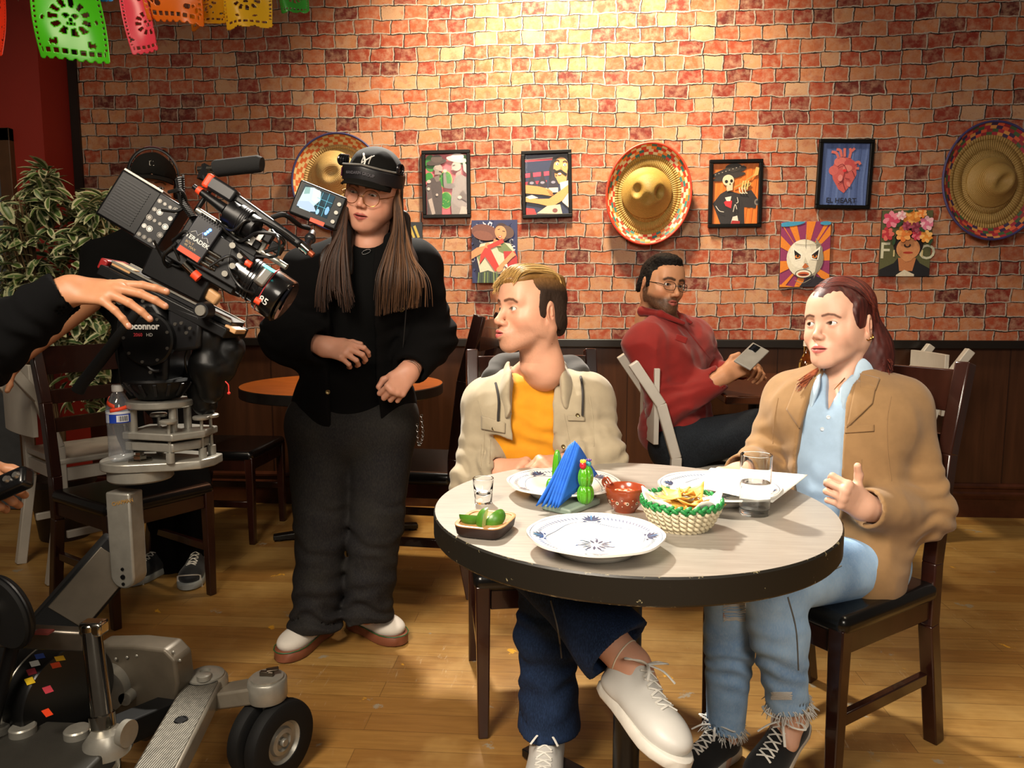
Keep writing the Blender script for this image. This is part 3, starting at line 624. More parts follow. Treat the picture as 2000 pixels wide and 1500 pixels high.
canvas('canvas_print', 'dark print with yellow marks, mostly behind the standing woman', [(735, 432), (824, 434), (824, 556), (735, 555)], art_dark)

def straw(name, c1, c2, ring=70):
    k = NT(name); tc = k.n('ShaderNodeTexCoord'); wv = k.n('ShaderNodeTexWave', wave_type='RINGS', rings_direction='Z'); wv.inputs['Scale'].default_value = ring; wv.inputs['Distortion'].default_value = 1.5; wv.inputs['Detail'].default_value = 2
    k.l(tc.outputs['Object'], wv.inputs[0]); n_ = k.noise(tc.outputs['Object'], 130, 3); c = k.mix(k.math('MULTIPLY', wv.outputs['Fac'], n_), rgb(c1), rgb(c2))
    k.set(Base_Color=c, Roughness=.55); k.bump(k.math('ADD', wv.outputs['Fac'], n_), .35, .003); return k.m
RIM = attr_mat('woven_rim', .55)
def sombrero(label, ctr, rx, ry, crown, tilt, cols, cstraw, edge, lift=.05, band=None, dimples=True):
    c = P(ctr[0], ctr[1], WY-.03); s = 4.2/F_PX; a, b = rx*s*.985, ry*s*.985
    t = thing('sombrero', label, 'hat', (0, 0, 0), 'sombreros hung on the brick wall'); R = np.stack([V(1, 0, 0), V(0, 0, 1), V(0, -1, 0)], 1)@RZ(tilt)
    n = 96; m = MB()                                          # brim: flat disc, edge curling off the wall
    prof = [(.26, .035), (.36, .02), (.55, .008), (.72, .008), (.80, .012)]
    def ring(m, prof, col=None):
        for j in range(len(prof)-1):
            q = []
            for r, z in prof[j:j+2]:
                th = np.arange(n)*math.tau/n; q.append(np.stack([a*r*np.cos(th), b*r*np.sin(th), np.full(n, z)], 1))
            for i in range(n):
                k = (i+1) % n; m.add([q[0][i], q[0][k], q[1][k], q[1][i]], [(0, 1, 2, 3)], col(i, j) if col else None)
    ring(m, prof); o = m.build('brim', cstraw, t, smooth=60, solid=.004)
    m = MB(); pr = [(.80, .012), (.85, .017), (.90, .024), (.95, .034), (1.0, lift)]; C = [rgb(x) for x in cols]
    ring(m, pr, lambda i, j: C[((i//2)+(j if j % 2 else 2*j)+(i % 2)*(j > 1)) % len(C)]); m.build('rim_band', RIM, t, smooth=0, color=True, solid=.004)
    m = MB(); m.torus((0, 0, lift), 1.0, .006, n=72, m=8); q = np.concatenate(m.v); th = np.arctan2(q[:, 1], q[:, 0]); rr = np.hypot(q[:, 0], q[:, 1])-1
    m.v = [np.stack([(a+rr)*np.cos(th), (b+rr)*np.sin(th), q[:, 2]], 1)]; m.build('edging', M('edging_'+edge[1:], edge, .5), t)
    cc = P(crown[0], crown[1], WY-.03)-c; cx, cy = cc[0], cc[2]; rc = crown[2]*s
    sd = SDF(.004); sd.u(s_ell((cx, cy, .03), (rc, rc*1.02, .075)), .01).u(s_ell((cx, cy+.01, .085), (rc*.78, rc*.74, .05)), .04).u(s_ell((cx, cy, .02), (rc*1.3, rc*1.3, .016)), .05)
    if dimples:
        for k in (-1, 1): sd.sub(s_ell((cx+k*rc*.62, cy-.005, .125), (rc*.26, rc*.34, .045)), .02)
        sd.sub(s_ell((cx, cy-rc*.62, .135), (rc*.2, rc*.3, .03)), .03)
    else: sd.sub(s_ell((cx+rc*.1, cy-rc*.15, .13), (rc*.3, rc*.45, .03), RZ(-50)), .03)
    sd.cut(s_plane((0, 0, .012), (0, 0, -1))); sd.bounds((cx-rc*1.6, cy-rc*1.6, 0), (cx+rc*1.6, cy+rc*1.6, .16))
    solid('crown', sd, cstraw, t)
    if band:
        m = MB(); m.torus((cx, cy, .045), rc*.98, .006, n=48, m=8); m.build('hat_band', M('hat_band', band, .6), t)
    place(t, c, R@RX(0)); return t
ST1 = straw('golden_straw', '#8a6a2c', '#c9a657'); ST2 = straw('pale_straw', '#b08c52', '#d8bd84', 40)
sombrero('golden straw sombrero with red and green woven rim, beside the trumpet skeleton', (1265, 381), 79, 94, (1262, 378, 36), -6, ['#c93a24', '#d9c79a', '#c93a24', '#2f6f68', '#e0782c', '#d9c79a'], ST1, '#d93a22')
sombrero('pale straw sombrero with blue edge, behind the standing woman', (664, 358), 90, 92, (655, 342, 34), 0, ['#c9622c', '#d8bd84', '#c9622c', '#d8bd84'], ST2, '#3a3a6a', dimples=False)
sombrero('large tan sombrero with dark red woven rim, at the right edge', (1930, 356), 89, 106, (1932, 358, 34), 8, ['#8c2630', '#c9563a', '#3a2a4a', '#c98a4a', '#a02a3a', '#3f5a3a'], straw('tan_straw', '#8f7038', '#c2a264'), '#3a3566', band='#7c3a24', dimples=False)
# ================================================================ CHAIRS AND TABLES
WOOD = M('espresso_wood', '#2a130d', .22, var=.3, scale=4, stretch=(6, 6, 1), bump=.04, coat=.3)
VINYL = M('black_vinyl', '#0d0c0c', .24, var=.1, bump=.25, bscale=260, bdist=.0005)
WHITE = M('chipped_white_paint', '#b4aea4', .4, var=.06, scale=12)
EDGE = M('worn_black_edge', '#14110f', .35, var=.3, scale=30)
def make_chair(name, label, wood, seatm, H=1.03, w_=.43, d=.43, sh=.465, slats=3, cushion=True, rake=.085, group=None):
    t = thing(name, label, 'chair', (0, 0, 0), group)              # faces -y, seat centred over the origin
    hw, hd = w_/2, d/2; L = .04
    m = MB()
    if cushion: m.box((0, -.012, sh-.022), (w_+.01, d-.02, .05)); m.build('seat', seatm, t, bevel=.022, seg=5, smooth=80)
    else: m.box((0, -.01, sh-.012), (w_+.005, d+.01, .026)); m.build('seat', seatm, t, bevel=.008, seg=3, smooth=80)
    for s in (-1, 1):
        m = MB(); m.bar((s*(hw-L/2), -hd+L/2, sh-.03), (s*(hw-L/2), -hd+L/2, 0), L, L, (0, 1, 0), w2=L*.75, d2=L*.75); m.build('leg', wood, t, bevel=.004)
        m = MB(); x = s*(hw-L/2)                                   # back leg runs on up as the back post
        pts = [(x, hd+.045, 0), (x, hd-L/2, sh*.75), (x, hd-L/2, sh+.05), (x, hd-L/2+rake*.42, sh+.05+(H-sh)*.5), (x, hd-L/2+rake*1.15, H)]
        for p, q in zip(pts[:-1], pts[1:]): m.bar(p, V(*q)+nrm(V(*q)-V(*p))*.004, L*.95, L, (0, 1, 0))
        m.build('leg', wood, t, bevel=.004)
    m = MB(); z = sh-.07
    for s in (-1, 1): m.box((s*(hw-L*.5), 0, z), (.022, d-2*L, .055)); m.box((0, s*(hd-L*.5), z), (w_-2*L, .022, .055))
    m.build('apron', wood, t, bevel=.003)
    for s in (-1, 1): m = MB(); m.box((s*(hw-L*.5), 0, .2), (.02, d-1.4*L, .032)); m.build('stretcher', wood, t, bevel=.003)
    hs = (.11, .055, .055, .055) if slats > 1 else (.30,); zz = [H-.07, H-.21, H-.32, H-.43][:slats] if slats > 1 else [H-.17]
    for h, z in zip(hs, zz):
        m = MB(); f = (z-sh-.05)/(H-sh-.05); y = hd-L/2+rake*(.42*f/.5 if f < .5 else .42+(f-.5)/.5*.73)
        n = 11; q = []
        for i in range(n):
            x = -hw+L*.8+(w_-1.6*L)*i/(n-1); yy = y+.018*(1-(x/hw)**2); q += [(x, yy-.01, z-h/2), (x, yy+.01, z-h/2), (x, yy+.01, z+h/2), (x, yy-.01, z+h/2)]
        m.add(q, [(i*4+j, i*4+(j+1) % 4, i*4+4+(j+1) % 4, i*4+4+j) for i in range(n-1) for j in range(4)]+[(3, 2, 1, 0), (n*4-4, n*4-3, n*4-2, n*4-1)])
        m.build('slat', wood, t, bevel=.002)
    return t
def put(t, x, y, face, label=None, sc=1.0, z=0):                    # face: direction the sitter looks (world xy)
    t.location = (x, y, z); t.rotation_euler = (0, 0, math.atan2(face[1], face[0])+math.pi/2); t.scale = (sc,)*3
    if label: t['label'] = label
    return t
G1 = 'dark wooden dining chairs with black seats'
ch = make_chair('dining_chair', 'dark wooden dining chair the man in the beige jacket sits on', WOOD, VINYL, group=G1)
put(ch, -.06, 2.155, (.18, -1))
c2 = put(copy_tree(ch), .688, 2.0, (-.83, -.62), 'dark wooden dining chair the woman in the tan blazer sits on')
c3 = put(copy_tree(ch), -1.70, 2.77, (.86, -.5), 'empty dark ladder-back chair behind the camera dolly')
c4 = put(copy_tree(ch), -.63, 3.12, (-1, .1), 'dark chair behind the seated man, its tall back post by his nose', 1.1)
c5 = put(copy_tree(ch), -1.72, 3.66, (1, .0), 'dark chair pushed up to the left side of the orange-topped round table')
wc = make_chair('white_chair', 'white painted chair the man in the red shirt sits on', WHITE, WHITE, H=.95, cushion=False, sh=.53, slats=1, rake=.15, group='white painted wooden chairs')
put(wc, .62, 3.12, (1, .05))
w2 = put(copy_tree(wc), 1.57, 3.93, (-1, 0), 'white painted chair standing empty behind the tan blazer woman', 1.0)
w3 = put(copy_tree(wc), -2.16, 3.22, (.6, .8), 'white painted chair at the left edge beside the plant', 1.0)
def table_mat():
    k = NT('grey_brown_laminate'); vec = k.obj(); f = k.noise(k.obj((2, 26, 1)), 5, 5, .6)
    c = k.ramp(f, [(.3, rgb('#7c756c')), (.7, rgb('#918a80'))]); c = k.mix(k.ramp(k.noise(vec, 3, 4), [(.4, (0, 0, 0)), (.7, (.3, .3, .3))]), c, rgb('#a39c92'))
    k.set(Base_Color=c, Roughness=.34, Specular_IOR_Level=.6); k.bump(f, .05, .0006); return k.m
def edge_mat():
    k = NT('chipped_black_edge'); vec = k.obj(); n_ = k.noise(vec, 60, 6, .7); e = k.n('ShaderNodeTexCoord'); s = k.n('ShaderNodeSeparateXYZ'); k.l(e.outputs['Object'], s.inputs[0])
    ed = k.math('MULTIPLY', k.math('ABSOLUTE', k.math('SUBTRACT', s.outputs[2], .724)), 38.0); n_ = k.math('ADD', n_, k.math('MULTIPLY', k.math('POWER', ed, 10.0, True), .17))
    c = k.mix(k.ramp(n_, [(.66, (0, 0, 0)), (.68, (.85, .85, .85))]), rgb('#17140f'), rgb('#8d8262')); k.set(Base_Color=c, Roughness=.4); return k.m
TX, TY, TR, TZ = .145, 1.615, .43, .75
def round_table(name, label, x, y, r, z, th, topm, edgem, legm, pole=.03, feet=.33, rotf=45):
    t = thing(name, label, 'table', (x, y, 0)); o = V(x, y, 0)
    m = MB(); m.lathe([(0, z-.004), (r-.004, z-.004), (r-.003, z), (0, z)], o, n=128); m.build('tabletop', topm, t, smooth=30)
    m = MB(); m.lathe([(r-.02, z-th), (r-.003, z-th), (r, z-th+.004), (r, z-.004), (r-.003, z-.0005), (r-.006, z-.0045), (r-.02, z-.006)], o, n=128, close=True); m.lathe([(.0, z-th+.006), (r-.02, z-th+.006), (r-.02, z-.008), (0, z-.008)], o, n=64); m.build('edge_band', edgem, t, smooth=35)
    m = MB(); m.tube([o+V(0, 0, .03), o+V(0, 0, z-th+.004)], pole, 20); m.build('pedestal', legm, t)
    m = MB(); m.box(o+V(0, 0, z-th-.006), (.3, .3, .022)); m.build('top_plate', legm, t, bevel=.003)
    for i in range(4):
        d = V(math.cos(math.radians(rotf+90*i)), math.sin(math.radians(rotf+90*i)), 0)
        m = MB(); m.bar(o+d*.01+V(0, 0, .035), o+d*feet+V(0, 0, .02), .06, .045, w2=.05, d2=.022); m.lathe([(0, 0), (.018, 0), (.018, .012), (0, .012)], o+d*(feet-.03), n=16); m.build('foot', legm, t, bevel=.003)
    return t
BLK = M('black_metal', '#0b0b0b', .35, bump=.05)
round_table('dining_table', 'round grey-brown table with chipped black edge, set with plates', TX, TY, TR, TZ, .052, table_mat(), edge_mat(), BLK)
def orange_wood():
    k = NT('orange_wood_top'); f = k.noise(k.obj((1.5, 14, 1), .5), 4, 5, .6, .5); k.set(Base_Color=k.ramp(f, [(.3, rgb('#8a4216')), (.7, rgb('#c06a26'))]), Roughness=.3, Coat_Weight=.3); return k.m
c_ = P(671, 755, 3.64); round_table('round_table', 'small round table with orange wood top behind the standing woman', c_[0], 3.64, .495, .78, .05, orange_wood(), EDGE, BLK, .035, .36, 20)
# dark table by the wall
t = thing('side_table', 'dark brown table against the brick wall with a phone user seated', 'table', (1.2, 3.62, 0)); x0 = P(1408, 760, 3.14)[0]+.02
m = MB(); m.box(((x0+1.28)/2, 3.64, .78), (1.28-x0, 1.0, .035)); m.build('tabletop', M('dark_walnut', '#4a2715', .22, var=.3, scale=3, stretch=(1, 10, 1), coat=.3), t, bevel=.006)
for x in (x0+.25, 1.12):
    m = MB(); m.tube([(x, 3.64, .02), (x, 3.64, .77)], .035, 16); m.build('leg', BLK, t)
    m = MB(); m.box((x, 3.64, .012), (.08, .6, .022)); m.build('foot', BLK, t, bevel=.004)
m = MB(); b = PZ(1582, 722, .8)                                      # bottle and sauce jar behind the woman's face
bx, by = P(1574, 700, 3.5)[0], 3.5
AMB = glass_mat('amber_glass', (1, .62, .18)); t = thing('sauce_bottle', 'amber glass sauce bottle with white cap on the wall table', 'bottle', (bx, by, .798))
m = MB(); m.lathe([(0, .798), (.03, .798), (.032, .81), (.032, .90), (.027, .925), (.012, .95), (.011, .985), (0, .985)], (bx, by, 0), n=24); m.build('glass_body', AMB, t)
m = MB(); m.lathe([(0, .985), (.014, .985), (.014, 1.008), (0, 1.01)], (bx, by, 0), n=20); m.build('cap', M('cream_cap', '#d8d0c0', .4), t)
bx2, by2 = P(1592, 700, 3.46)[0]+.05, 3.46
t = thing('condiment_caddy', 'dark condiment caddy with gilt rail on the wall table', 'caddy', (bx2, by2, .798))
m = MB(); m.box((bx2, by2, .85), (.10, .09, .10)); m.build('box', M('caddy_black', '#1a1512', .3), t, bevel=.006)
m = MB(); m.tube([(bx2-.05, by2-.045, .9), (bx2-.05, by2-.045, .95), (bx2+.05, by2-.045, .95), (bx2+.05, by2-.045, .9)], .004, 8); m.build('rail', M('gilt', '#c9a050', .2, 1.0), t)
# ================================================================ THINGS ON THE ROUND TABLE
CER = M('white_glaze', '#e8e4dc', .12, var=.02, coat=.5); BLUEP = attr_mat('blue_glaze_paint', .2)
def plate(label, px, py, r=.138, rotz=0):
    c = PZ(px, py, TZ+.026); c[2] = TZ+.0005; t = thing('dinner_plate', label, 'plate', c, 'white plates with blue painted rims')
    wob = lambda th: 1+.012*np.cos(8*th+.4)
    prof = [(0, .009), (.55, .009), (.60, .0105), (.66, .019), (.72, .0235), (.97, .0315), (1.0, .033), (1.0, .029), (.97, .027), (.72, .017), (.62, .007), (.58, 0), (.0, 0)]
    m = MB(); n = 96; th = np.arange(n)*math.tau/n; vs = []
    for k, (q, z) in enumerate(prof):
        rr = max(q, .002)*r*(1+(wob(th)-1)*max(0, (q-.6)/.4)); vs.append(np.stack([rr*np.cos(th), rr*np.sin(th), np.full(n, z)], 1)+c)
    K = len(prof); m.add(np.concatenate(vs), [(i*n+j, i*n+(j+1) % n, (i+1)*n+(j+1) % n, (i+1)*n+j) for i in range(K-1) for j in range(n)]); m.build('body', CER, t, smooth=60)
    zf = lambda q: float(np.interp(q, [p[0] for p in prof[:7]], [p[1] for p in prof[:7]]))+.0004
    m = MB(); bl = rgb('#5a6a86'); b2 = rgb('#33435f')
    def leaf(x, y, L, w_, a, col):
        q = []
        for s in (0, .3, .6, 1.0): q.append((s*L, w_*math.sin(math.pi*min(1, s*.9+.05))))
        o_ = [(u, v) for u, v in q]+[(u, -v) for u, v in q[::-1]]; ca, sa = math.cos(a), math.sin(a); vs = []
        for u, v in o_:
            X = x+u*ca-v*sa; Y = y+u*sa+v*ca; vs.append((X*r+c[0], Y*r+c[1], zf(math.hypot(X, Y))+c[2]))
        m.add(vs, [tuple(range(len(vs)))], col)
    N = 84
    for i in range(N):
        a = i*math.tau/N+rotz
        if (i % 21) < 15: leaf(.80*math.cos(a), .80*math.sin(a), .09, .014, a+.5, bl)
    for k in range(4):
        a = rotz+k*math.tau/4+17.5*math.tau/N
        for d in (-70, -45, -20, 0, 20, 45, 70): leaf(.76*math.cos(a), .76*math.sin(a), .17, .026, a+math.radians(d), b2 if d else rgb('#3f6f9a'))
        for d in (-1, 1): leaf(.74*math.cos(a+.1*d), .74*math.sin(a+.1*d), .07, .02, a+1.5*d, b2)
    for i in range(14):
        a = i*math.tau/14; q = .07+.03*(i % 2)
        leaf(q*math.cos(a), q*math.sin(a), .15, .022, a+.15, b2)
        if i % 2: leaf(.24*math.cos(a), .24*math.sin(a), .08, .02, a+.9, bl)
    for R_ in (.70, .955):
        for i in range(96):
            a0, a1 = i*math.tau/96, (i+1)*math.tau/96; k0 = .035*math.cos(4*(a0-rotz)) if R_ < .8 else 0; k1 = .035*math.cos(4*(a1-rotz)) if R_ < .8 else 0
            q = [(R_+k0, a0), (R_+k1, a1), (R_+k1+.009, a1), (R_+k0+.009, a0)]
            m.add([(rr*r*math.cos(a)+c[0], rr*r*math.sin(a)+c[1], zf(rr)+c[2]) for rr, a in q], [(0, 1, 2, 3)], bl)
    m.build('painted_pattern', BLUEP, t, smooth=0, color=True); return t
plate('white blue-patterned plate nearest the camera, empty', 1163, 1047, .123, .3)
plate('white blue-patterned plate in front of the man in the beige jacket', 1100, 944, .130, .9)
plate('white blue-patterned plate half under the sheet of paper', 1404, 952, .135, 0)
# sheet of paper
q = [PZ(1388, 915, .778), PZ(1578, 929, .782), PZ(1509, 980, .778), PZ(1356, 954, .778)]
m = MB(); g = 14; vs = []
for i in range(g+1):
    for j in range(g+1):
        u, v = i/g, j/g; p = (q[0]*(1-u)+q[1]*u)*(1-v)+(q[3]*(1-u)+q[2]*u)*v; p = p+V(0, 0, .003*math.sin(3*u+1.5*v)+.006*(u-.5)**2); vs.append(p)
m.add(vs, [(i*(g+1)+j, (i+1)*(g+1)+j, (i+1)*(g+1)+j+1, i*(g+1)+j+1) for i in range(g) for j in range(g)])
tag(m.build('paper_sheet', M('white_paper', '#e2dfd8', .7, var=.01), smooth=60, solid=.0006, loc=(q[0]+q[2])/2), 'white sheet of paper lying over the plate beside the water glass', 'paper')
# napkin holder
GRN = M('green_glaze', '#4f9a1c', .15, var=.12, scale=30, coat=.6); GRNB = M('pale_green_base', '#77877a', .4)
hb = PZ(1122, 992, TZ); d_ = nrm((PZ(1188, 968, TZ)-PZ(1078, 1010, TZ))*V(1, 1, 0)); n_ = V(d_[1], -d_[0], 0); hb = hb-n_*.008
t = thing('napkin_holder', 'green cactus napkin holder full of blue napkins', 'napkin holder', hb)
Rh = np.stack([d_, -n_, V(0, 0, 1)], 1)
m = MB(); m.box(hb+V(0, 0, .007), (.118, .075, .014), Rh); m.build('base', GRNB, t, bevel=.004)
def ribbed(sd_c, rx, rz, m, ribs=9):
    n = 72; k = 20; vs = []; th = np.arange(n)*math.tau/n; w_ = 1-.13*np.abs(np.cos(th*ribs/2))**3
    for i in range(k+1):
        a = math.pi*i/k; r_ = max(math.sin(a), .01)**.8*rx; vs.append(np.stack([r_*w_*np.cos(th), r_*w_*np.sin(th)*.8, np.full(n, -math.cos(a)*rz)], 1)@Rh.T+sd_c)
    m.add(np.concatenate(vs), [(i*n+j, i*n+(j+1) % n, (i+1)*n+(j+1) % n, (i+1)*n+j) for i in range(k) for j in range(n)])
fc = hb+n_*.032+d_*.006
m = MB(); ribbed(fc+V(0, 0, .034), .0215, .023, m); ribbed(fc+V(0, 0, .071), .0195, .025, m); m.build('front_cactus', GRN, t, smooth=80)
bc = hb-n_*.030-d_*.012
m = MB(); ribbed(bc+V(0, 0, .065), .013, .06, m, 7); ribbed(bc-d_*.025+V(0, 0, .045), .011, .022, m, 7); m.build('back_cactus', GRN, t, smooth=80)
fl = fc+V(0, 0, .098)-d_*.011
m = MB(); m.ball(fl, (.0075, .0075, .009), n=14); m.build('red_bud', M('red_glaze', '#b3202a', .2), t)
m = MB()
for k in range(5): a = k*math.tau/5; m.ball(fl+V(.004*math.cos(a), .004*math.sin(a), .009), (.0032, .0032, .004), n=8)
m.build('yellow_petals', M('yellow_glaze', '#e5c93a', .25), t)
m = MB(); m.ball(fc+V(0, 0, .097)+d_*.011, (.006, .006, .008), n=12); m.build('teal_bud', M('teal_glaze', '#3f8f9a', .2), t)
m = MB()
for k in range(4): a = k*math.tau/4; m.ball(fc+V(0, 0, .106)+d_*.011+V(.004*math.cos(a), .004*math.sin(a), 0), .0025, n=8)
m.build('purple_petals', M('purple_glaze', '#5a3a86', .3), t)
NAP = M('blue_tissue', '#1c62c4', .8, var=.1, scale=60, bump=.25, bscale=300)
for i in range(6):
    off = n_*(.013-.0052*i); sp = .0012*i*i; C_ = hb+off-d_*(.070+.003*i)-n_*sp*.6+V(0, 0, .016); A_ = hb+off*.55-d_*(.002*i-.010)+V(0, 0, .146-.0035*abs(i-2)); B_ = hb+off*.8+d_*(.084-.003*i)+V(0, 0, .060)
    m = MB(); g = 10; vs = []; fs = []; idx = {}
    for a in range(g+1):
        for b in range(g+1-a):
            u, v = a/g, b/g; p = A_*(1-u-v)+B_*u+C_*v; idx[a, b] = len(vs); vs.append(p+n_*(.0012*math.sin(7*u+5*v+i)))
    for a in range(g):
        for b in range(g-a):
            fs.append((idx[a, b], idx[a+1, b], idx[a, b+1]))
            if a+b < g-1: fs.append((idx[a+1, b], idx[a+1, b+1], idx[a, b+1]))
    m.add(vs, fs); o = m.build('paper_napkin', NAP, smooth=60, solid=.003, loc=hb+off)
    tag(o, 'blue folded paper napkins standing in the cactus holder' if 0 < i < 5 else ('frontmost blue napkin, against the green double cactus' if i == 0 else 'rearmost blue napkin of the stack, by the back cactus'), 'napkin', 'blue napkins in the cactus holder')
# clay salsa bowl
bc_ = PZ(1221, 953, TZ+.05); bo = V(bc_[0], bc_[1], TZ); t = thing('clay_bowl', 'small brown clay bowl of red salsa with painted flower band', 'bowl', bo)
CLAY = M('glazed_clay', '#8a3b1e', .22, var=.25, scale=18, coat=.4)
m = MB(); m.lathe([(0, 0), (.022, 0), (.024, .004), (.035, .018), (.041, .036), (.0435, .05), (.042, .054), (.039, .052), (.037, .038), (.031, .018), (.0, .008)], bo, n=56); m.build('body', CLAY, t, smooth=60)
m = MB(); h = nrm(V(-.75, .65, 0)); m.tube(bez([bo+h*.038+V(0, 0, .052), bo+h*.05+V(0, 0, .062), bo+h*.058+V(0, 0, .052), bo+h*.043+V(0, 0, .038)], 6), .0048, 10); m.build('handle', CLAY, t)
m = MB(); rb = lambda z: float(np.interp(z, [.004, .018, .036, .05], [.024, .035, .041, .0435]))+.0006
def on_bowl(a, z): return bo+V(rb(z)*math.cos(a), rb(z)*math.sin(a), z)
for k in range(11):
    a = k*math.tau/11+.2
    for j in range(8):
        b = j*math.tau/8; pts = [on_bowl(a+.085*math.cos(b+x)*q, .025+.0036*math.sin(b+x)*q) for q, x in ((.55, -.3), (1, -.28), (1.2, 0), (1, .28), (.55, .3))]; m.add(pts, [tuple(range(5))], rgb('#e5dcc4'))
    pts = [on_bowl(a+.045*math.cos(j*math.tau/10), .025+.0019*math.sin(j*math.tau/10)) for j in range(10)]; m.add(pts, [tuple(range(10))], rgb('#241510'))
    for z in (.018, .032): pts = [on_bowl(a+.28+.03*math.cos(j*math.tau/8), z+.0013*math.sin(j*math.tau/8)) for j in range(8)]; m.add(pts, [tuple(range(8))], rgb('#e5dcc4'))
m.build('flower_band', attr_mat('slip_paint', .3), t, smooth=0, color=True)
sd = SDF(.0018); sd.u(s_ell(bo+V(0, 0, .03), (.0385, .0385, .016)), .002); sd.noise(lambda p: .0035*(.5-vnoise(p*190)), .002); sd.bounds(bo+V(-.045, -.045, .01), bo+V(.045, .045, .055))
k = NT('chunky_salsa'); vec = k.obj(); c = k.ramp(k.noise(vec, 130, 3), [(.3, rgb('#a8260f')), (.5, rgb('#d0522c')), (.62, rgb('#e0b49a')), (.75, rgb('#b83a18'))]); k.set(Base_Color=c, Roughness=.2)
tag(solid('salsa', sd, k.m), 'chunky red salsa filling the small clay bowl', 'salsa', kind='stuff')
# woven basket with tortilla chips
bb = PZ(1331, 985, TZ+.045); bk = V(bb[0], bb[1], TZ); t = thing('woven_basket', 'cream palm basket with green woven rim, holding chips', 'basket', bk)
PALM = M('cream_palm', '#cfc3a4', .5, var=.12, scale=50, bump=.3, bscale=300); GPALM = M('green_palm', '#1f7d3a', .4, var=.2, scale=50, bump=.3, bscale=300)
mw, mg = MB(), MB()
for j in range(6):
    z = .006+.0095*j; R_ = .052+.0260*(j/5)**.7; N = 30
    for s in (0, 1):
        for i in range(N):
            a = (i+.5*s)*math.tau/N; zz = z+(.0024 if s else -.0024); e = V(math.cos(a), math.sin(a), 0); tt = V(-math.sin(a), math.cos(a), 0)
            d = nrm(tt*1.0+V(0, 0, .62 if s else -.62)); Rm = np.stack([d, e, np.cross(d, e)], 1)
            green = j == 5 or (j == 4 and i % 2 == 0 and s)
            (mg if green else mw).ball(bk+e*R_+V(0, 0, zz), (.0098, .0045, .0045), Rm, n=8)
mw.lathe([(0, .002), (.046, .003), (.052, .012), (.069, .035), (.077, .052), (.074, .052), (.066, .035), (.049, .013), (0, .007)], bk, n=40)
mw.build('cream_weave', PALM, t, smooth=80); mg.build('green_rim', GPALM, t, smooth=80)
m = MB(); g = 40; vs = [bk+V(0, 0, .014)]; K = 9
for i in range(1, K+1):
    q = i/K
    for j in range(g):
        a = j*math.tau/g; w_ = .5+.5*math.sin(5*a+.6); rr = q*(.069+.013*w_)
        z = .014+.052*q**2.2*(.55+.6*w_)+.004*math.sin(9*a+7*q); vs.append(bk+V(rr*math.cos(a), rr*math.sin(a), z))
fs = [(0, 1+j, 1+(j+1) % g) for j in range(g)]+[(1+(i-1)*g+j, 1+i*g+j, 1+i*g+(j+1) % g, 1+(i-1)*g+(j+1) % g) for i in range(1, K) for j in range(g)]
m.add(vs, fs); tag(m.build('paper_liner', M('waxed_paper', '#dedbd2', .5, var=.02), smooth=50, solid=.0005, loc=bk), 'crumpled white paper lining the woven basket', 'paper')
CHIP = M('corn_chip', '#cf9f46', .55, var=.16, scale=70, bump=.35, bscale=240)
m = MB(); g = 8; vs = []; idx = {}
for a in range(g+1):
    for b in range(g+1-a):
        u, v = a/g, b/g; x, y = (u-v)*.5, (u+v)-.62; idx[a, b] = len(vs); vs.append((x*.062, y*.048, .010*(x*x*3+y*y*1.2)+.0012*math.sin(14*u+9*v)))
fs = []
for a in range(g):
    for b in range(g-a):
        fs.append((idx[a, b], idx[a+1, b], idx[a, b+1]))
        if a+b < g-1: fs.append((idx[a+1, b], idx[a+1, b+1], idx[a, b+1]))
m.add(vs, fs); chip = None; rr = random.Random(5)
for i in range(20):
    if chip is None: chip = o = m.build('tortilla_chip', CHIP, smooth=70, solid=.0018, loc=(0, 0, 0))
    else: o = chip.copy(); COL.objects.link(o)
    a = rr.random()*math.tau; q = .047*math.sqrt(rr.random()); o.location = bk+V(.008+q*math.cos(a), q*math.sin(a), .034+.0017*i-.16*q); o.rotation_euler = (rr.uniform(-.26, .26), rr.uniform(-.26, .26), rr.random()*6.28)
    tag(o, 'yellow corn tortilla chip in the woven basket', 'chip', 'tortilla chips in the basket')
# glasses
GLASS = glass_mat('clear_glass', (.97, .985, .98)); WATER = glass_mat('water', (1, 1, 1), 1.333)
gb = PZ(1473, 1004, TZ); gt = P(1473, 887, gb[1])[2]-TZ; r = .0325; t = thing('tall_glass', 'tall clear glass half full of water beside the paper', 'glass', gb)
m = MB(); m.lathe([(0, .0005), (r*.9, .0005), (r*.93, .003), (r*.97, .03), (r, gt-.001), (r-.0009, gt), (r-.0018, gt-.001), (r*.97-.0018, .03), (r*.93-.002, .016), (r*.8, .0125), (0, .012)], gb, n=64); m.build('glass_wall', GLASS, t, smooth=25)
wz = P(1473, 941, gb[1])[2]-TZ
m = MB(); m.lathe([(0, .0118), (r*.8, .0123), (r*.93-.0019, .0158), (r*.97-.0015, .03), (r*.985-.0015, wz), (0, wz-.0006)], gb, n=64); tag(m.build('drinking_water', WATER, smooth=25, loc=gb), 'clear water half filling the tall glass', 'water', kind='stuff')
sg = PZ(944, 982, TZ); t = thing('shot_glass', 'small thick-bottomed shot glass behind the lime dish', 'glass', sg); st = P(944, 933, sg[1])[2]-TZ
m = MB(); m.lathe([(0, .0005), (.0185, .0005), (.0195, .003), (.0205, .02), (.0235, st-.001), (.0228, st), (.0215, st-.001), (.0205, st*.8), (.018, st*.55), (.013, st*.38), (.006, st*.31), (0, st*.30)], sg, n=20); m.build('glass_wall', GLASS, t, smooth=25)
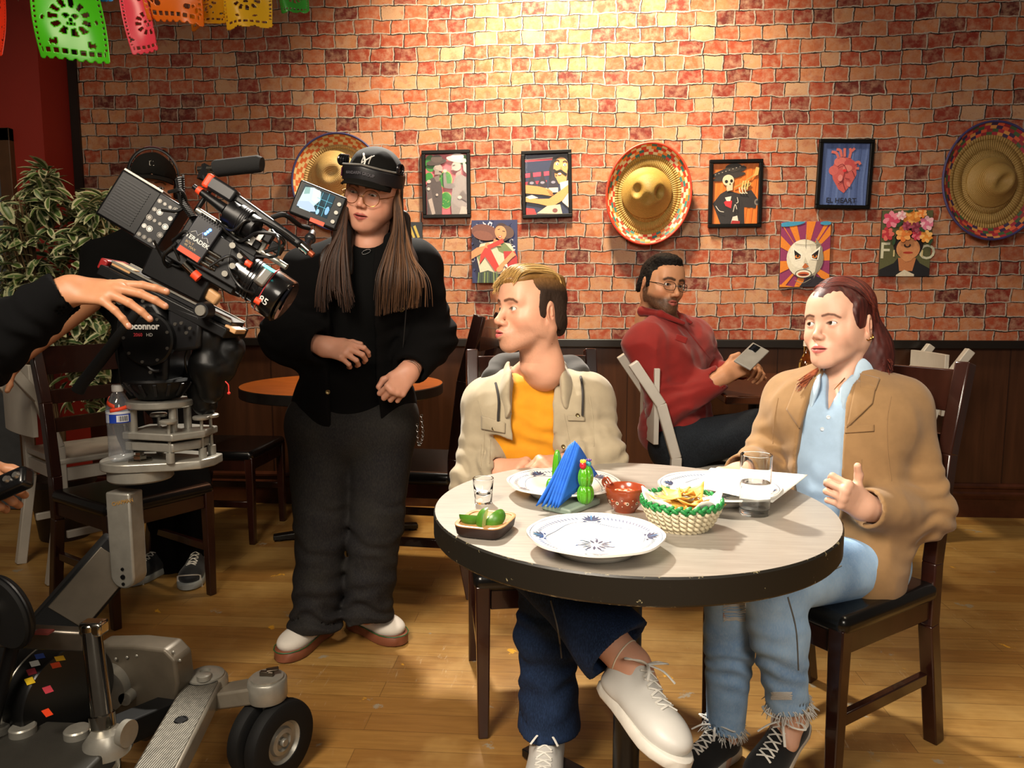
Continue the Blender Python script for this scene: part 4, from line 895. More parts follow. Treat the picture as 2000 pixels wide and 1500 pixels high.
# wooden dish with limes and salt
dc = PZ(949, 1016, TZ+.022); dc[2] = TZ; t = thing('wooden_dish', 'small wooden dish holding salt and lime wedges', 'dish', dc)
Rd = RZ(-14)
DW = M('acacia_wood', '#a87c4e', .35, var=.3, scale=14, stretch=(1, 6, 6)); DWD = M('shaded_wood_side', '#2c1a14', .5, var=.2)  # dish side's shade is put into its dark colour, inside lightened as lit
m = MB(); loft(m, [(rr_out(.042, .050), 0), (rr_out(.047, .057), .006), (rr_out(.050, .060), .0225)], dc, Rd, False); m.build('underside', DWD, t, smooth=50)
m = MB(); loft(m, [(rr_out(.050, .060), .0226), (rr_out(.0502, .0602), .0245), (rr_out(.048, .058), .0255), (rr_out(.043, .053), .0245), (rr_out(.039, .048), .012), (rr_out(.026, .035), .010)], dc, Rd); m.build('inside', DW, t, smooth=50)
sd = SDF(.0016); sd.u(s_ell(dc+Rd@V(-.006, .004, .012), (.036, .026, .015), Rd), .003); sd.noise(lambda p: .002*(.5-vnoise(p*420)), .001); sd.bounds(dc+V(-.05, -.05, 0), dc+V(.05, .05, .03))
tag(solid('salt_heap', sd, M('white_salt', '#ece9e2', .8, bump=.5, bscale=900)), 'heap of white salt in the wooden dish with limes', 'salt', kind='stuff')
LR = M('lime_rind', '#3f6e1a', .35, var=.2, scale=50, bump=.15, bscale=400); LF = M('lime_flesh', '#c9d98a', .25, var=.12, scale=90)
for i, (x, y, xd, zd, lb) in enumerate([(-.022, -.030, (-.25, -.75, -.35), (1, -.25, .1), 'leftmost lime wedge, lying flat on the salt'), (.004, -.034, (-.75, -.40, .1), (.25, .15, 1), 'middle lime wedge, pale flesh towards the camera'), (.026, -.018, (.35, -.85, .25), (.75, .35, .6), 'rightmost lime wedge, green rind showing')]):
    c = dc+Rd@V(x, y, .031); t = thing('lime_wedge', lb, 'lime wedge', (0, 0, 0), 'lime wedges in the dish'); xd = nrm(xd); zd = nrm(V(*zd)-xd*(xd@V(*zd))); Rw = np.stack([xd, np.cross(zd, xd), zd], 1)
    R_ = .0215; m = MB(); mf = MB(); n = 14; k = 10; vs = []
    for a in range(k+1):
        for b in range(n+1):
            th = math.pi*a/k; ph = math.radians(-42+84*b/n); vs.append((R_*math.sin(th)*math.cos(ph), R_*math.sin(th)*math.sin(ph), -1.2*R_*math.cos(th)))
    m.add(vs, [(a*(n+1)+b, a*(n+1)+b+1, (a+1)*(n+1)+b+1, (a+1)*(n+1)+b) for a in range(k) for b in range(n)]); m.build('rind', LR, t, smooth=80)
    for s in (-1, 1):
        ph = math.radians(42*s); q = [(0, 0, 1.2*R_*.97*math.cos(math.pi*(k-a)/k)*-1) for a in range(k+1)]; e = [(R_*.985*math.sin(math.pi*a/k)*math.cos(ph), R_*.985*math.sin(math.pi*a/k)*math.sin(ph), -1.18*R_*math.cos(math.pi*a/k)) for a in range(k+1)]
        mf.add(e, [tuple(range(k+1))])
    mf.build('flesh', LF, t, smooth=0); place(t, c-xd*.011, Rw)
# ================================================================ PEOPLE: builders
SKIN = attr_mat('skin', .48, .12, 600, .05, .10, 60, .0003, .35)
EYE = attr_mat('eye', .08, coat=.6); HAIRM = attr_mat('hair', .5, .3, 500, .2, 0, 90, .0004, .35); HAIRS = attr_mat('short_hair', .75, .6, 420, .25, 0, 160, .0008, .2)
CLO = {}
def cloth(name, c, rough=.85, bump=.25, bscale=900, var=.08, sheen=.15, scale=25): return M(name, c, rough, 0, var, scale, bump, bscale, .0006, 0, sheen, Specular_IOR_Level=.12 if sheen == 0 else .3)
def denim(name, c1, c2):
    k = NT(name); vec = k.obj(); a = k.noise(vec, 7, 4); b = k.noise(k.obj((1, 1, .25)), 420, 2); c = k.mix(k.ramp(a, [(.35, (0, 0, 0)), (.68, (1, 1, 1))]), rgb(c1), rgb(c2)); c = k.mix(k.ramp(b, [(.4, (0, 0, 0)), (.7, (.5, .5, .5))]), c, tuple(x*2.1 for x in rgb(c2)))
    k.set(Base_Color=c, Roughness=.85, Specular_IOR_Level=.2); k.bump(b, .25, .0006); return k.m
def head(sd, O, R, sc=1.0, fem=0.0, pucker=0.0, lid=1.0, jaw=1.0, smile=0.0):
    """adds a head with face, ears and upper neck; local x right, y forward, z up, origin at eye height"""
    sd.local(O, R, sc); u, sub = sd.u, sd.sub; f = fem
    u(s_ell((0, -.014, .034), (.0735, .094, .080)), .01); u(s_ell((0, .030, .002), (.0635, .056, .078)), .03)
    u(s_ell((0, .026, -.062), (.050*jaw, .050, .046)), .03)
    for k in (-1, 1):
        u(s_cap((k*.053*jaw, -.005, -.055), (k*.020, .064, -.097), .019-.003*f, .017), .03)
        u(s_ell((k*.043, .052, -.030-.006*f), (.022, .024+.002*f, .022+.005*f)), .025); u(s_ell((k*.062, .005, -.01), (.012, .035, .045)), .03)
        u(s_cap((k*.045, .068, .022), (k*.012, .080, .019), .010-.003*f), .014)
    u(s_ell((0, .070, -.103), (.021-.003*f, .019, .016)), .022); u(s_ell((0, .050, .054), (.05, .033, .04)), .04)
    for k in (-1, 1): sub(s_ell((k*.033, .0985+.002*f, .001), (.020, .020, .0135)), .016)
    u(s_cap((0, .081, .008), (0, .105-.006*f, -.033+.004*f), .0085-.0018*f, .0105-.0025*f), .014); u(s_ell((0, .106-.006*f, -.037+.004*f), (.0112-.002*f, .0105-.001*f, .0092-.001*f)), .008)
    for k in (-1, 1): u(s_ell((k*(.0122-.0014*f), .095-.003*f, -.041+.003*f), (.0085-.0018*f, .011, .0078-.001*f)), .006); sub(s_ell((k*.0063, .100-.004*f, -.050+.004*f), (.0036, .006, .0042)), .003)
    pk = pucker; w = .025-.009*pk; y0 = .0872+.0125*pk; lf = 1.12+.22*f
    u(s_ell((0, .074, -.070), (.030, .018, .024)), .02)
    if pk: u(s_ell((0, .084, -.071), (.019, .018, .016)), .015)
    u(s_cap((-w, y0-.007, -.0685), (-.004, y0+.0035, -.0640), .0036*lf, .0052*lf+.001*pk), .004); u(s_cap((w, y0-.007, -.0685), (.004, y0+.0035, -.0640), .0036*lf, .0052*lf+.001*pk), .004)
    u(s_cap((-w*.75, y0-.005, -.0735), (0, y0+.003, -.0765), .004*lf, .0066*lf+.001*pk), .005); u(s_cap((w*.75, y0-.005, -.0735), (0, y0+.003, -.0765), .004*lf, .0066*lf+.001*pk), .005)
    sub(s_ell((0, y0+.004, -.0697), (w*1.02, .010, .0011+.0012*smile)), .002)
    for k in (-1, 1):
        E = V(k*.0325, .0705, 0)
        u(s_ell(E, (.0148, .0136, .0138)), .005); sub(s_ell(E+V(0, .0125, -.0008), (.0132, .014, .0052*lid)), .0012)
        # ears
        e = V(k*.077, -.016, -.008); Re = RZ(-k*22)@RX(-8)
        u(s_ell(e+V(k*.004, 0, 0), (.0065, .019, .031), Re), .006); sub(s_ell(e+V(k*.0125, .003, .001), (.008, .0115, .019), Re), .004); u(s_cap(e+V(k*.007, -.002, -.006), e+V(k*.008, .001, .012), .0035), .004)
        u(s_ell(e+V(-k*.001, .007, -.028), (.0055, .008, .009)), .006)
    u(s_cap((0, -.028, -.055), (0, -.060, -.175), .052-.007*f, .054-.006*f), .03)
    for k in (-1, 1): u(s_cap((k*.058, -.03, -.05), (k*.016, .0, -.165), .014, .012), .03)
    if not f: u(s_ell((0, .010, -.122), (.010, .012, .014)), .02)
    sd.o = None
def eyes(parent, O, R, sc, gaze, iris):
    g = nrm(gaze)
    for k in (-1, 1):
        c = O+R@V(k*.0325, .0705, 0)*sc; m = MB(); Rg = frame(g, (0, 0, 1)); r = .0123*sc
        a = np.radians([0.01, 8, 14, 20, 25.5, 28.5, 31, 50, 75, 100, 130, 160, 179.9]); n = 28; vs = []
        for t in a:
            th = np.arange(n)*math.tau/n; vs.append(c+(np.stack([r*np.sin(t)*np.cos(th), np.full(n, r*np.cos(t)*(1.03 if t < .5 else 1)), r*np.sin(t)*np.sin(th)], 1))@Rg.T)
        W = (.60, .57, .54); D = tuple(x*.45 for x in iris); cols = [(.004,)*3, (.004,)*3, iris, iris, D, (.35, .32, .30), W, W, W, W, W, W]
        for i in range(len(a)-1): m.add(np.concatenate([vs[i], vs[i+1]]), [(j, (j+1) % n, n+(j+1) % n, n+j) for j in range(n)], cols[i])
        m.build('eye', EYE, parent, color=True, smooth=80)
def face_paint(O, R, sc, base, lips, brow, pucker=0.0, stubble=None, lid=1.0, browpts=None, browr=.0042, ear=.3, beard=0, lash=.8, makeup=0):
    base = np.array(rgb(base)); lips = np.array(rgb(lips)); brow = np.array(rgb(brow)); pk = pucker; w = .025-.009*pk; y0 = .0872+.0125*pk
    bp = browpts or [(.013, .0195), (.028, .0235), (.041, .0225), (.050, .016)]
    def f(v):
        q = ((v-O)@R)/sc; c = np.tile(base, (len(v), 1)); ax = np.abs(q[:, 0]); m3 = np.stack([ax, q[:, 1], q[:, 2]], 1)
        def mixin(w_, col, s=1.0):
            nonlocal c
            w_ = np.clip(w_, 0, 1)[:, None]*s; c = c*(1-w_)+np.asarray(col)*w_
        g = lambda p, r: np.exp(-(((m3-p)/r)**2).sum(1))
        nz = vnoise(q*420); fr = q[:, 1] > .0
        mixin(g((.046, .06, -.035), (.02, .04, .02)), base*[1.05, .72, .66], .45); mixin(g((0, .108, -.04), (.014, .02, .012)), base*[1.05, .72, .66], .4); mixin(g((.033, .08, -.012), (.016, .03, .006)), base*[.78, .62, .60], .35)
        mixin(g((.082, -.016, -.008), (.012, .03, .035)), base*[1.05, .66, .58], ear)
        if stubble is not None:
            sb = np.array(rgb(stubble)); z = q[:, 2]; y = q[:, 1]
            jawl = np.clip(((-.045-.5*np.clip(.05-y, 0, .1)*-0.6)-z)/.018, 0, 1)*(y > -.02)*(z > -.15)*np.clip((y+.02)/.03, 0, 1)
            mst = np.exp(-(((ax)/.026)**4+((z+.056)/.008)**2))*(y > .05); sid = np.clip((.018-np.abs(y-.002))/.008, 0, 1)*(ax > .05)*np.clip((.0-z)/.02, 0, 1)*(z > -.08)
            mixin(np.maximum(np.maximum(jawl, mst), sid)*(.45+.55*nz if not beard else .78+.22*nz), sb, .38 if not beard else .93)
        xn = np.clip(ax/(w*1.04), 0, 1); zt = -.0580-.0108*xn**2-.0016*np.exp(-(ax/.0035)**2); zb = -.0832+.0128*xn**2.2
        mixin(np.clip((zt-q[:, 2])/.0018, 0, 1)*np.clip((q[:, 2]-zb)/.0022, 0, 1)*(ax < w*1.04)*(q[:, 1] > y0-.014), lips, .85)
        mixin(np.exp(-((q[:, 2]+.0697)/.0012)**2)*(ax < w)*(q[:, 1] > y0-.012), base*.25, .7)
        B = 1e9; p2 = np.stack([ax, q[:, 2]], 1)
        for a, b in zip(bp[:-1], bp[1:]):
            a = np.array(a); b = np.array(b); ab = b-a; t = np.clip(((p2-a)@ab)/(ab@ab), 0, 1); B = np.minimum(B, np.linalg.norm(p2-a-t[:, None]*ab, axis=1))
        mixin((1.25-B/browr)*1.6*(q[:, 1] > .03)*(.65+.5*nz), brow, .9)
        e = np.stack([ax-.0325, q[:, 1]-.083, q[:, 2]+.0008], 1)/np.array([.0132, .014, .0052*lid]); k = np.linalg.norm(e, axis=1)
        up = e[:, 2] > -.15; mixin((1.30-k)/.16*(q[:, 1] > .06)*np.where(up, 1, .35), base*.12 if lash else base*.6, .85)
        mixin(g((.0325, .085, .012), (.016, .02, .006)), base*[.82, .68, .62], .35+makeup)
        return c
    return f
def hand(sd, W, R, side, curls, sc=1.0, spread=(9, 2, -5, -13), thumb=((35, -20), (25, -5), (10, 0)), nails=None):
    """R columns: thumb side, fingers, back of hand.  curls: (knuckle, middle, tip) degrees for index..little"""
    sd.local(W, R, sc); tips = []
    B = [(.027, .092, -.001), (.009, .096, .002), (-.0095, .090, .001), (-.0265, .081, -.003)]
    Ls = [(.043, .026, .021), (.047, .030, .022), (.043, .028, .021), (.034, .021, .019)]; rs = [(.0098, .0088, .0078), (.0100, .0090, .0080), (.0095, .0085, .0075), (.0086, .0076, .0068)]
    for b, r in zip(B, (.0122, .0128, .0122, .011)): sd.u(s_cap((b[0]*.62, .008, -.004), b, .0165, r, (0, 0, 1), .8), .014)
    sd.u(s_cap((0, -.03, 0), (0, .01, -.002), .0235, .025, (0, 0, 1), .72), .02)
    for i in range(4):
        a = 0; p = V(*B[i]); s = math.radians(spread[i])
        for j in range(3):
            a += math.radians(curls[i][j]); d = V(math.sin(s)*math.cos(a), math.cos(s)*math.cos(a), -math.sin(a)); q = p+d*Ls[i][j]
            sd.u(s_cap(p, q, rs[i][j], rs[i][min(j+1, 2)]*(1 if j < 2 else .9)), .006 if j == 0 else .003); p = q
        tips.append((W+R@(p*sc), R@d, R@V(math.sin(s)*math.sin(a), math.cos(s)*math.sin(a), math.cos(a))))
    p = V(.020, .022, -.008); sd.u(s_cap((.012, .012, -.007), (.036, .05, -.013), .0185, .0135), .014); p = V(.036, .05, -.013); L = (.034, .028); r = (.0118, .0105, .0090); a = b = 0
    p = V(.034, .046, -.012)
    for j in range(2):
        a = math.radians(thumb[j][0]); b = math.radians(thumb[j][1]); d = nrm(V(math.sin(a)*math.cos(b), math.cos(a)*math.cos(b), math.sin(b))); q = p+d*L[j]; sd.u(s_cap(p, q, r[j], r[j+1]), .006); p = q
    tips.append((W+R@(p*sc), R@d, nrm(R@V(.5, 0, 1)))); sd.o = None
    return tips
def nails(parent, tips, sc=1.0, col='#d9a08c'):
    m = MB()
    for p, d, up in tips:
        up = nrm(up-d*(d@up)); x = np.cross(d, up); m.ball(p-d*.002*sc+up*.0052*sc, V(.0052, .0068, .0022)*sc, np.stack([x, d, up], 1), 12)
    return m
NAILM = M('fingernail', '#c9927c', .25, var=.03)
def torso(sd, J, g, k=.05, belly=1.0, low=True):
    R = J['R']; w = J.get('w', 1.0)
    sd.u(s_ell(J['che'], (.150*w+g, .098*w+g, .175+g), R), k); sd.u(s_ell(lerp(J['che'], J['pel'], .62)+R@V(0, .012*belly, 0), (.132*w+g, (.088*w+.02*(belly-1))*1+g, .15+g), R), k)
    if low: sd.u(s_ell(J['pel'], (.155*w+g, .105*w+g, .11+g), R), k)
    for s in ('shL', 'shR'): sd.u(s_cap(lerp(J['nek'], J[s], .15)-R@V(0, 0, .012), J[s], .050+g*.5, .052+g*.8), k); sd.u(s_ell(lerp(J[s], J['che'], .35)+R@V(0, .015, -.01), (.075+g, .075+g, .075+g), R), k)
def limb(sd, pts, rs, k=.03, axis=None, flat=1.0): return sd.chain(pts, rs, k, axis, flat)
def wrinkle(c, axis, amp, wl, rad, seed=0):
    c = np.asarray(c, np.float32); ax = nrm(axis).astype(np.float32)
    def f(p):
        q = p-c; s = q@ax; w_ = np.exp(-((q*q).sum(1))/(rad*rad)); n_ = vnoise(q*14+seed)
        return amp*w_*np.sin(s*(6.283/wl)+n_*7)
    return f
def folds(amp, freq, S=(1, 1, 1), seed=0):
    S = np.asarray(S, np.float32)*freq
    def f(p):
        n_ = vnoise(p*S+seed); return amp*(np.abs(2*n_-1)*2-.9)
    return f
def skin_of(name, label, J, base, build_head, cat='person', org=None, extra=None, core=True, legs=True, group=None):
    """the body: one mesh, head and hands meshed finer than what the clothes cover"""
    parts = build_head if isinstance(build_head, list) else [build_head]
    if core:
        sd = SDF(.007); torso(sd, J, -.012)
        for s in 'LR':
            if 'el'+s in J: limb(sd, [J['sh'+s], J['el'+s], lerp(J['el'+s], J['wr'+s], .9)], [.046, .036, .026])
            if legs: limb(sd, [J['hi'+s], J['kn'+s], J['an'+s]], [.072, .05, .036])
        sd.u(s_cap(J['nek']-J['R']@V(0, .03, .05), J['nek']+J['R']@V(0, -.03, .02), .042), .02)
        allp = np.array([v for k, v in J.items() if isinstance(v, np.ndarray) and v.shape == (3,)]); auto_bounds(sd, allp.min(0)-.25, allp.max(0)+.25); parts = parts+[sd]
    return parts
def person(label, J, parts, colfn, org): 
    t = solid('person', parts, SKIN, None, colfn); me = t.data
    n = len(me.vertices); co = np.empty(n*3, np.float32); me.vertices.foreach_get('co', co); co = co.reshape(-1, 3)-np.asarray(org, np.float32); me.vertices.foreach_set('co', co.ravel())
    t.location = org; t['org'] = [float(x) for x in org]; return tag(t, label, 'person')
def sbox(sd, pts, pad): p = np.array(pts); return sd.bounds(p.min(0)-pad, p.max(0)+pad)
def strands(m, paths, r0, r1, cols, n=5):
    a = np.arange(n)*math.tau/n
    for p, c in zip(paths, cols):
        p = np.asarray(p, float); k = len(p); t = np.linspace(0, 1, k); rad = np.where(t < .15, r0*.75+(r0*.25)*t/.15, r0+(r1-r0)*(t-.15)/.85)
        d = np.gradient(p, axis=0); d /= np.linalg.norm(d, axis=1)[:, None]+1e-9; u = V(.31, -.42, .22) if abs(d[:, 2]).mean() > .6 else V(.1, .2, 1)
        x = np.cross(u, d); x /= np.linalg.norm(x, axis=1)[:, None]+1e-9; z = np.cross(d, x)
        vs = p[:, None]+rad[:, None, None]*(np.cos(a)[None, :, None]*x[:, None]+np.sin(a)[None, :, None]*z[:, None])
        m.add(vs.reshape(-1, 3), [(i*n+j, i*n+(j+1) % n, (i+1)*n+(j+1) % n, (i+1)*n+j) for i in range(k-1) for j in range(n)], c)
def drop(sd, p, d, maxd=.2):
    p = np.asarray(p, float); d = nrm(d); t = 0
    for _ in range(40):
        e = float(sd.ev((p+d*t)[None])[0]); t += e*.8
        if e < 2e-4 or t > maxd: break
    return p+d*t
def outline(L, wt, wh):                               # shoe sole outline
    pts = []
    for t, w_ in ((0, .0), (.01, .45), (.04, .78), (.12, .95), (.28, .92), (.45, .9), (.62, 1.04), (.75, 1.1), (.86, .98), (.95, .66), (.99, .28), (1, 0)): pts.append((t*L, w_*wt*.5*(wh if t < .4 else 1)))
    r = [(w_, y) for y, w_ in pts]; l = [(-w_, y) for y, w_ in pts[-2:0:-1]]; return r+l
def shoe(parent, O, fwd, up, L, soleh, upm, solem, lacem, foxing=None, toe=None, width=.098, bow=True, strap=False, hi=0.0, tongue_m=None, stripe=None):
    """O: underside of the heel; parts are children of the wearer"""
    y = nrm(fwd); x = nrm(np.cross(y, up)); z = np.cross(x, y); R = np.stack([x, y, z], 1); s = L/.28; wf = width/.098
    m = MB(); o2 = np.array(outline(.285, .098*wf, .86))*s; n = len(o2); c0 = o2.mean(0); rings = [(c0+(o2-c0)*.95, 0), (c0+(o2-c0)*1.0, .004), (c0+(o2-c0)*1.0, soleh-.003), (c0+(o2-c0)*.97, soleh)]
    loft(m, rings, np.asarray(O), R); root = m.build('shoe', solem, parent, smooth=50)
    sd = SDF(.0032).local(O+z*(soleh-.004)-0*y, R, s)
    sd.u(s_ell((0, .052, .038), (.036*wf, .046, .05)), .02); sd.u(s_cap((0, .06, .045), (0, .20, .022), .037*wf, .030*wf), .03); sd.u(s_ell((0, .215, .018), (.047*wf, .058, .030)), .03); sd.u(s_ell((0, .14, .015), (.043*wf, .10, .028)), .03); sd.u(s_ell((.004, .05, .012), (.039*wf, .048, .02)), .02)
    sd.u(s_cap((0, .075, .085), (0, .13, .062), .021, .022, (0, 0, 1), .5), .01)
    sd.sub(s_ell((0, .050, .105+hi), (.027*wf, .040, .052)), .006); sd.cut(s_plane((0, 0, 0), (0, 0, -1))); sd.o = None
    cs = [O+R@V(a, b, c) for a in (-.07, .07) for b in (-.02, .31) for c in (-.0, .13)]; sbox(sd, cs, .005)
    solid('upper', sd, upm, root)
    if lacem is not None:
        m = MB(); pr = lambda xx, yy: drop(sd, O+R@V(xx*s, yy*s, .16), -z)+z*.0022
        for i in range(5):
            yy = .105+.02*i; ww = .017+.002*i*.3
            for k in (-1, 1): m.tube(bez([pr(-k*ww, yy), pr(0, yy+.008), pr(k*ww, yy+.016)], 5), .0029, 6, flat=.55)
        if bow:
            b = pr(0, .1)+z*.004
            for k in (-1, 1):
                m.tube(bez([b, b+R@V(k*.03, .012, .012), b+R@V(k*.052, -.004, .004), b+R@V(k*.035, -.016, 0), b], 7), .0034, 6, flat=.55)
                m.tube(bez([b, b+R@V(k*.018, .03, .004), b+R@V(k*.034, .055, -.006)], 6), .003, 6, flat=.55)
        m.build('laces', lacem, root)
    if strap:
        m = MB(); pr = lambda xx, yy: drop(sd, O+R@V(xx*s, yy*s, .16), -z)+z*.002
        for yy in (.115, .145): m.tube([pr(xx, yy) for xx in np.linspace(-.034, .034, 9)], .011, 8, flat=.18)
        m.build('strap', lacem or upm, root)
    if stripe is not None:
        m = MB(); o3 = c0+(o2-c0)*1.01; pts = np.c_[o3, np.full(n, soleh+.001)]@R.T+O; pts = np.vstack([pts, pts[:1]]); m.tube(pts, .0018, 6, False); m.build('trim_line', stripe, root)
    if toe is not None:
        m = MB(); c = [drop(sd, O+R@V(.05*math.sin(t)*s, (.212+.052*math.cos(t))*s, .12), -z, .14)+z*.001 for t in np.linspace(-1.5, 1.5, 13)]; m.tube(c, .006, 6, flat=.4); m.build('toe_cap', toe, root)
    return root, R, sd
def buttons(parent, pts, nrmls, r, mat, name='button'):
    for p, n_ in zip(pts, nrmls):
        m = MB(); z = nrm(n_); x = nrm(np.cross(z, (0, 0, 1))); R = np.stack([x, np.cross(z, x), z], 1); m.lathe([(0, -.001), (r, -.001), (r, .0015), (r*.8, .0026), (r*.35, .0016), (0, .0016)], p, R, 16); m.build(name, mat, parent)
BRASS = M('dull_brass', '#6b5a3c', .3, .9)
LACE = M('white_lace', '#d9d5cc', .8, bump=.2, bscale=800); SHW = M('white_leather', '#bfbcb6', .45, var=.03, bump=.1, bscale=200); SOLEW = M('white_rubber', '#cfcac0', .6)
SOCKW = cloth('white_sock', '#d8d2c6'); SOCKB = cloth('black_sock', '#14131a')
def seam(m, sd, pts, d, r=.0018, lift=.0006):
    q = [drop(sd, p, d, 1.4) for p in bez(pts, 6)]; q = [p-nrm(d)*lift for p in q if abs(float(sd.ev(p[None])[0])) < .004]
    q = [p for i, p in enumerate(q) if i == 0 or np.linalg.norm(p-q[i-1]) < .05]
    if len(q) > 2: m.tube(q, r, 5)
def opening(c, R, w0, w1, z0, z1, cx=0, slant=0, ymin=0.0):
    c = np.asarray(c, np.float32); R = np.asarray(R, np.float32)
    def f(p):
        q = (p-c)@R; t = np.clip((q[:, 2]-z0)/(z1-z0), 0, 1); return np.maximum(np.abs(q[:, 0]-cx-slant*t)-(w0+(w1-w0)*t), ymin-q[:, 1])*.9
    return f
def front(sd, px, py, Y0=1.75): return drop(sd, P(px, py, Y0), ray(px, py), .8)
def patch(m, sd, px, th=.003, n=10):
    """a flap lying on the surface: px outline corners in picture order, filled by a small grid"""
    q = [np.array(a, float) for a in px]; vs = []
    for i in range(n+1):
        for j in range(n+1):
            u, v = i/n, j/n; p = (q[0]*(1-u)+q[1]*u)*(1-v)+(q[3]*(1-u)+q[2]*u)*v; x = front(sd, *p); vs.append(x-nrm(ray(*p))*th)
    m.add(vs, [(i*(n+1)+j, (i+1)*(n+1)+j, (i+1)*(n+1)+j+1, i*(n+1)+j+1) for i in range(n) for j in range(n)])
# ================================================================ the man in the beige jacket
J = dict(R=frame((.02, -1, .12)), che=P(1046, 852, 2.17), pel=P(1046, 1005, 2.2), nek=P(1046, 742, 2.17), shR=P(955, 786, 2.18), shL=P(1146, 778, 2.18),
         elR=P(922, 940, 2.10), wrR=P(972, 916, 2.045), elL=P(1180, 890, 2.10), wrL=P(1112, 905, 2.03), hiL=P(1095, 1030, 2.17), hiR=P(1000, 1030, 2.17),
         knL=P(1062, 1120, 1.80), anL=P(1072, 1440, 1.82), knR=P(1040, 1085, 1.64), anR=P(1234, 1300, 1.48), w=.95)
HO = P(1036, 607, 2.09); HR = frame((-.80, -.58, .07))@RY(3); HS = .97
sd = SDF(.0017); head(sd, HO, HR, HS, pucker=1, jaw=1.02); sd.u(s_cap(HO+HR@V(0, -.05, -.15), J['nek']+V(0, .035, -.02), .050, .052), .03)
for k in (-1, 1): sd.u(s_cap(J['nek']+V(k*.02, .01, .03), J['nek']+V(k*.11, .02, -.035), .035, .03), .03)
sd.cut(s_plane(J['nek']-V(0, 0, .10), (0, 0, -1))); sbox(sd, [HO, J['nek']], .16)
hs = SDF(.0018); hx = nrm(P(1045, 905, 1.93)-P(975, 915, 2.0)); Rh = frame(hx, (.1, -.5, .85)); Rh = np.stack([-Rh[:, 0], Rh[:, 1], Rh[:, 2]], 1)
tR = hand(hs, J['wrR'], Rh, 1, [(50, 45, 20), (55, 50, 25), (60, 50, 25), (60, 50, 25)], .95, thumb=((20, -30), (5, -20), (0, 0)))
hs.u(s_cap(lerp(J['wrR'], J['elR'], .35), J['wrR'], .033, .026), .02); sbox(hs, [J['wrR'], J['wrR']+hx*.14], .09)
h2 = SDF(.0018); hy = nrm(P(1040, 905, 1.95)-J['wrL']); Rl = frame(hy, (-.1, -.5, .85))
tL = hand(h2, J['wrL'], Rl, -1, [(50, 45, 20), (50, 50, 25), (55, 50, 25), (60, 50, 25)], .95, thumb=((20, -30), (5, -20), (0, 0))); h2.u(s_cap(lerp(J['wrL'], J['elL'], .35), J['wrL'], .033, .026), .02); sbox(h2, [J['wrL'], J['wrL']+hy*.14], .09)
an = SDF(.003); dirS = nrm(P(1356, 1424, 1.29)-P(1234, 1300, 1.48)); an.u(s_cap(lerp(J['knR'], J['anR'], .6), J['anR'], .045, .036), .02); an.u(s_cap(J['anR'], J['anR']+dirS*.05-V(0, 0, .03), .036, .036), .02); an.u(s_cap(lerp(J['knL'], J['anL'], .7), J['anL']-V(0, 0, .03), .042, .036), .02); sbox(an, [J['knR'], J['anR'], J['anL']], .1)
fp = face_paint(HO, HR, HS, '#cc967a', '#b04a4c', '#4a2f1e', 1.0, '#7a5238', browpts=[(.013, .0215), (.028, .0255), (.041, .0245), (.050, .018)])
A = person('young man in beige jacket and yellow shirt seated at the table, lips pursed', J, skin_of('', '', J, None, [sd, hs, h2, an]), fp, V(J['pel'][0], J['pel'][1], 0))
eyes(A, HO, HR, HS, HR@V(.20, 1, .12), rgb('#4a5a50'))
nails(A, tR, .95).build('fingernails', NAILM, A)
# hair: short dark sides, longer blond top swept forward
hd = SDF(.0022).local(HO, HR, HS)
hd.u(s_ell((0, -.016, .038), (.0785, .099, .085)), .01); hd.sub(s_ell((0, .096, -.012), (.085, .064, .085)), .008); 
for k in (-1, 1): hd.u(s_ell((k*.0755, .006, .010), (.0075, .020, .040)), .01); hd.u(s_ell((k*.066, -.046, -.012), (.017, .032, .046)), .02)
hd.u(s_ell((0, -.085, -.03), (.055, .026, .05)), .02); hd.cut(s_plane((0, -.02, -.036), (0, .42, -1))); hd.sub(s_ell((0, -.016, -.030), (.12, .018, .034)), .006); hd.o = None
hd.noise(lambda p: .002*(.5-vnoise(((p-HO)@HR)*V(420, 420, 120))), .0015); sbox(hd, [HO], .15)
def colA(v):
    q = ((v-HO)@HR)/HS; t = np.clip((q[:, 2]-.055)/.03, 0, 1)[:, None]; return np.array(rgb('#2b1d14'))*(1-t)+np.array(rgb('#6b4a26'))*t
solid('hair', hd, HAIRS, A, colA)
tp = SDF(.0022).local(HO, HR, HS); tp.u(s_ell((0, -.02, .092), (.062, .078, .030)), .01).u(s_ell((0, .048, .088), (.056, .044, .022), RX(-22)), .03).u(s_ell((0, -.075, .07), (.045, .03, .03)), .03); tp.o = None
tp.noise(lambda p: .003*(.5-vnoise(((p-HO)@HR)*V(420, 60, 200))), .0025); sbox(tp, [HO+HR@V(0, 0, .08)], .13); solid('hair_top', tp, HAIRM, A, lambda v: np.tile(rgb('#7a5628'), (len(v), 1)))
m = MB(); rr = random.Random(3); ps, cs = [], []
for i in range(1100):
    u = rr.uniform(-1, 1); b = rr.random(); x0 = .056*u; zt = .124-.022*u*u+.005*b
    back = V(x0*.95, -.098+.02*abs(u)+.01*b, .070-.012*u*u); mid = V(x0*1.02, -.045, zt); fr = V(x0*.98+.008*rr.uniform(-1, 1), .048+.012*b, zt-.003); tip = V(x0*.85+.022+.014*rr.uniform(-1, 1), .084+.010*rr.random()-.01*abs(u), .080-.012*u*u+.010*rr.uniform(-1, 1)-.022*(u > .2)*b*u)
    st = rr.choice([0, 0, 1]); pts = [back, mid, fr, tip][st:]; ps.append([HO+HR@(p*HS) for p in bez(pts, 6)]); c = lerp(rgb('#5e4020'), rgb('#c9a15c'), rr.random()**.7); cs.append(tuple(c))
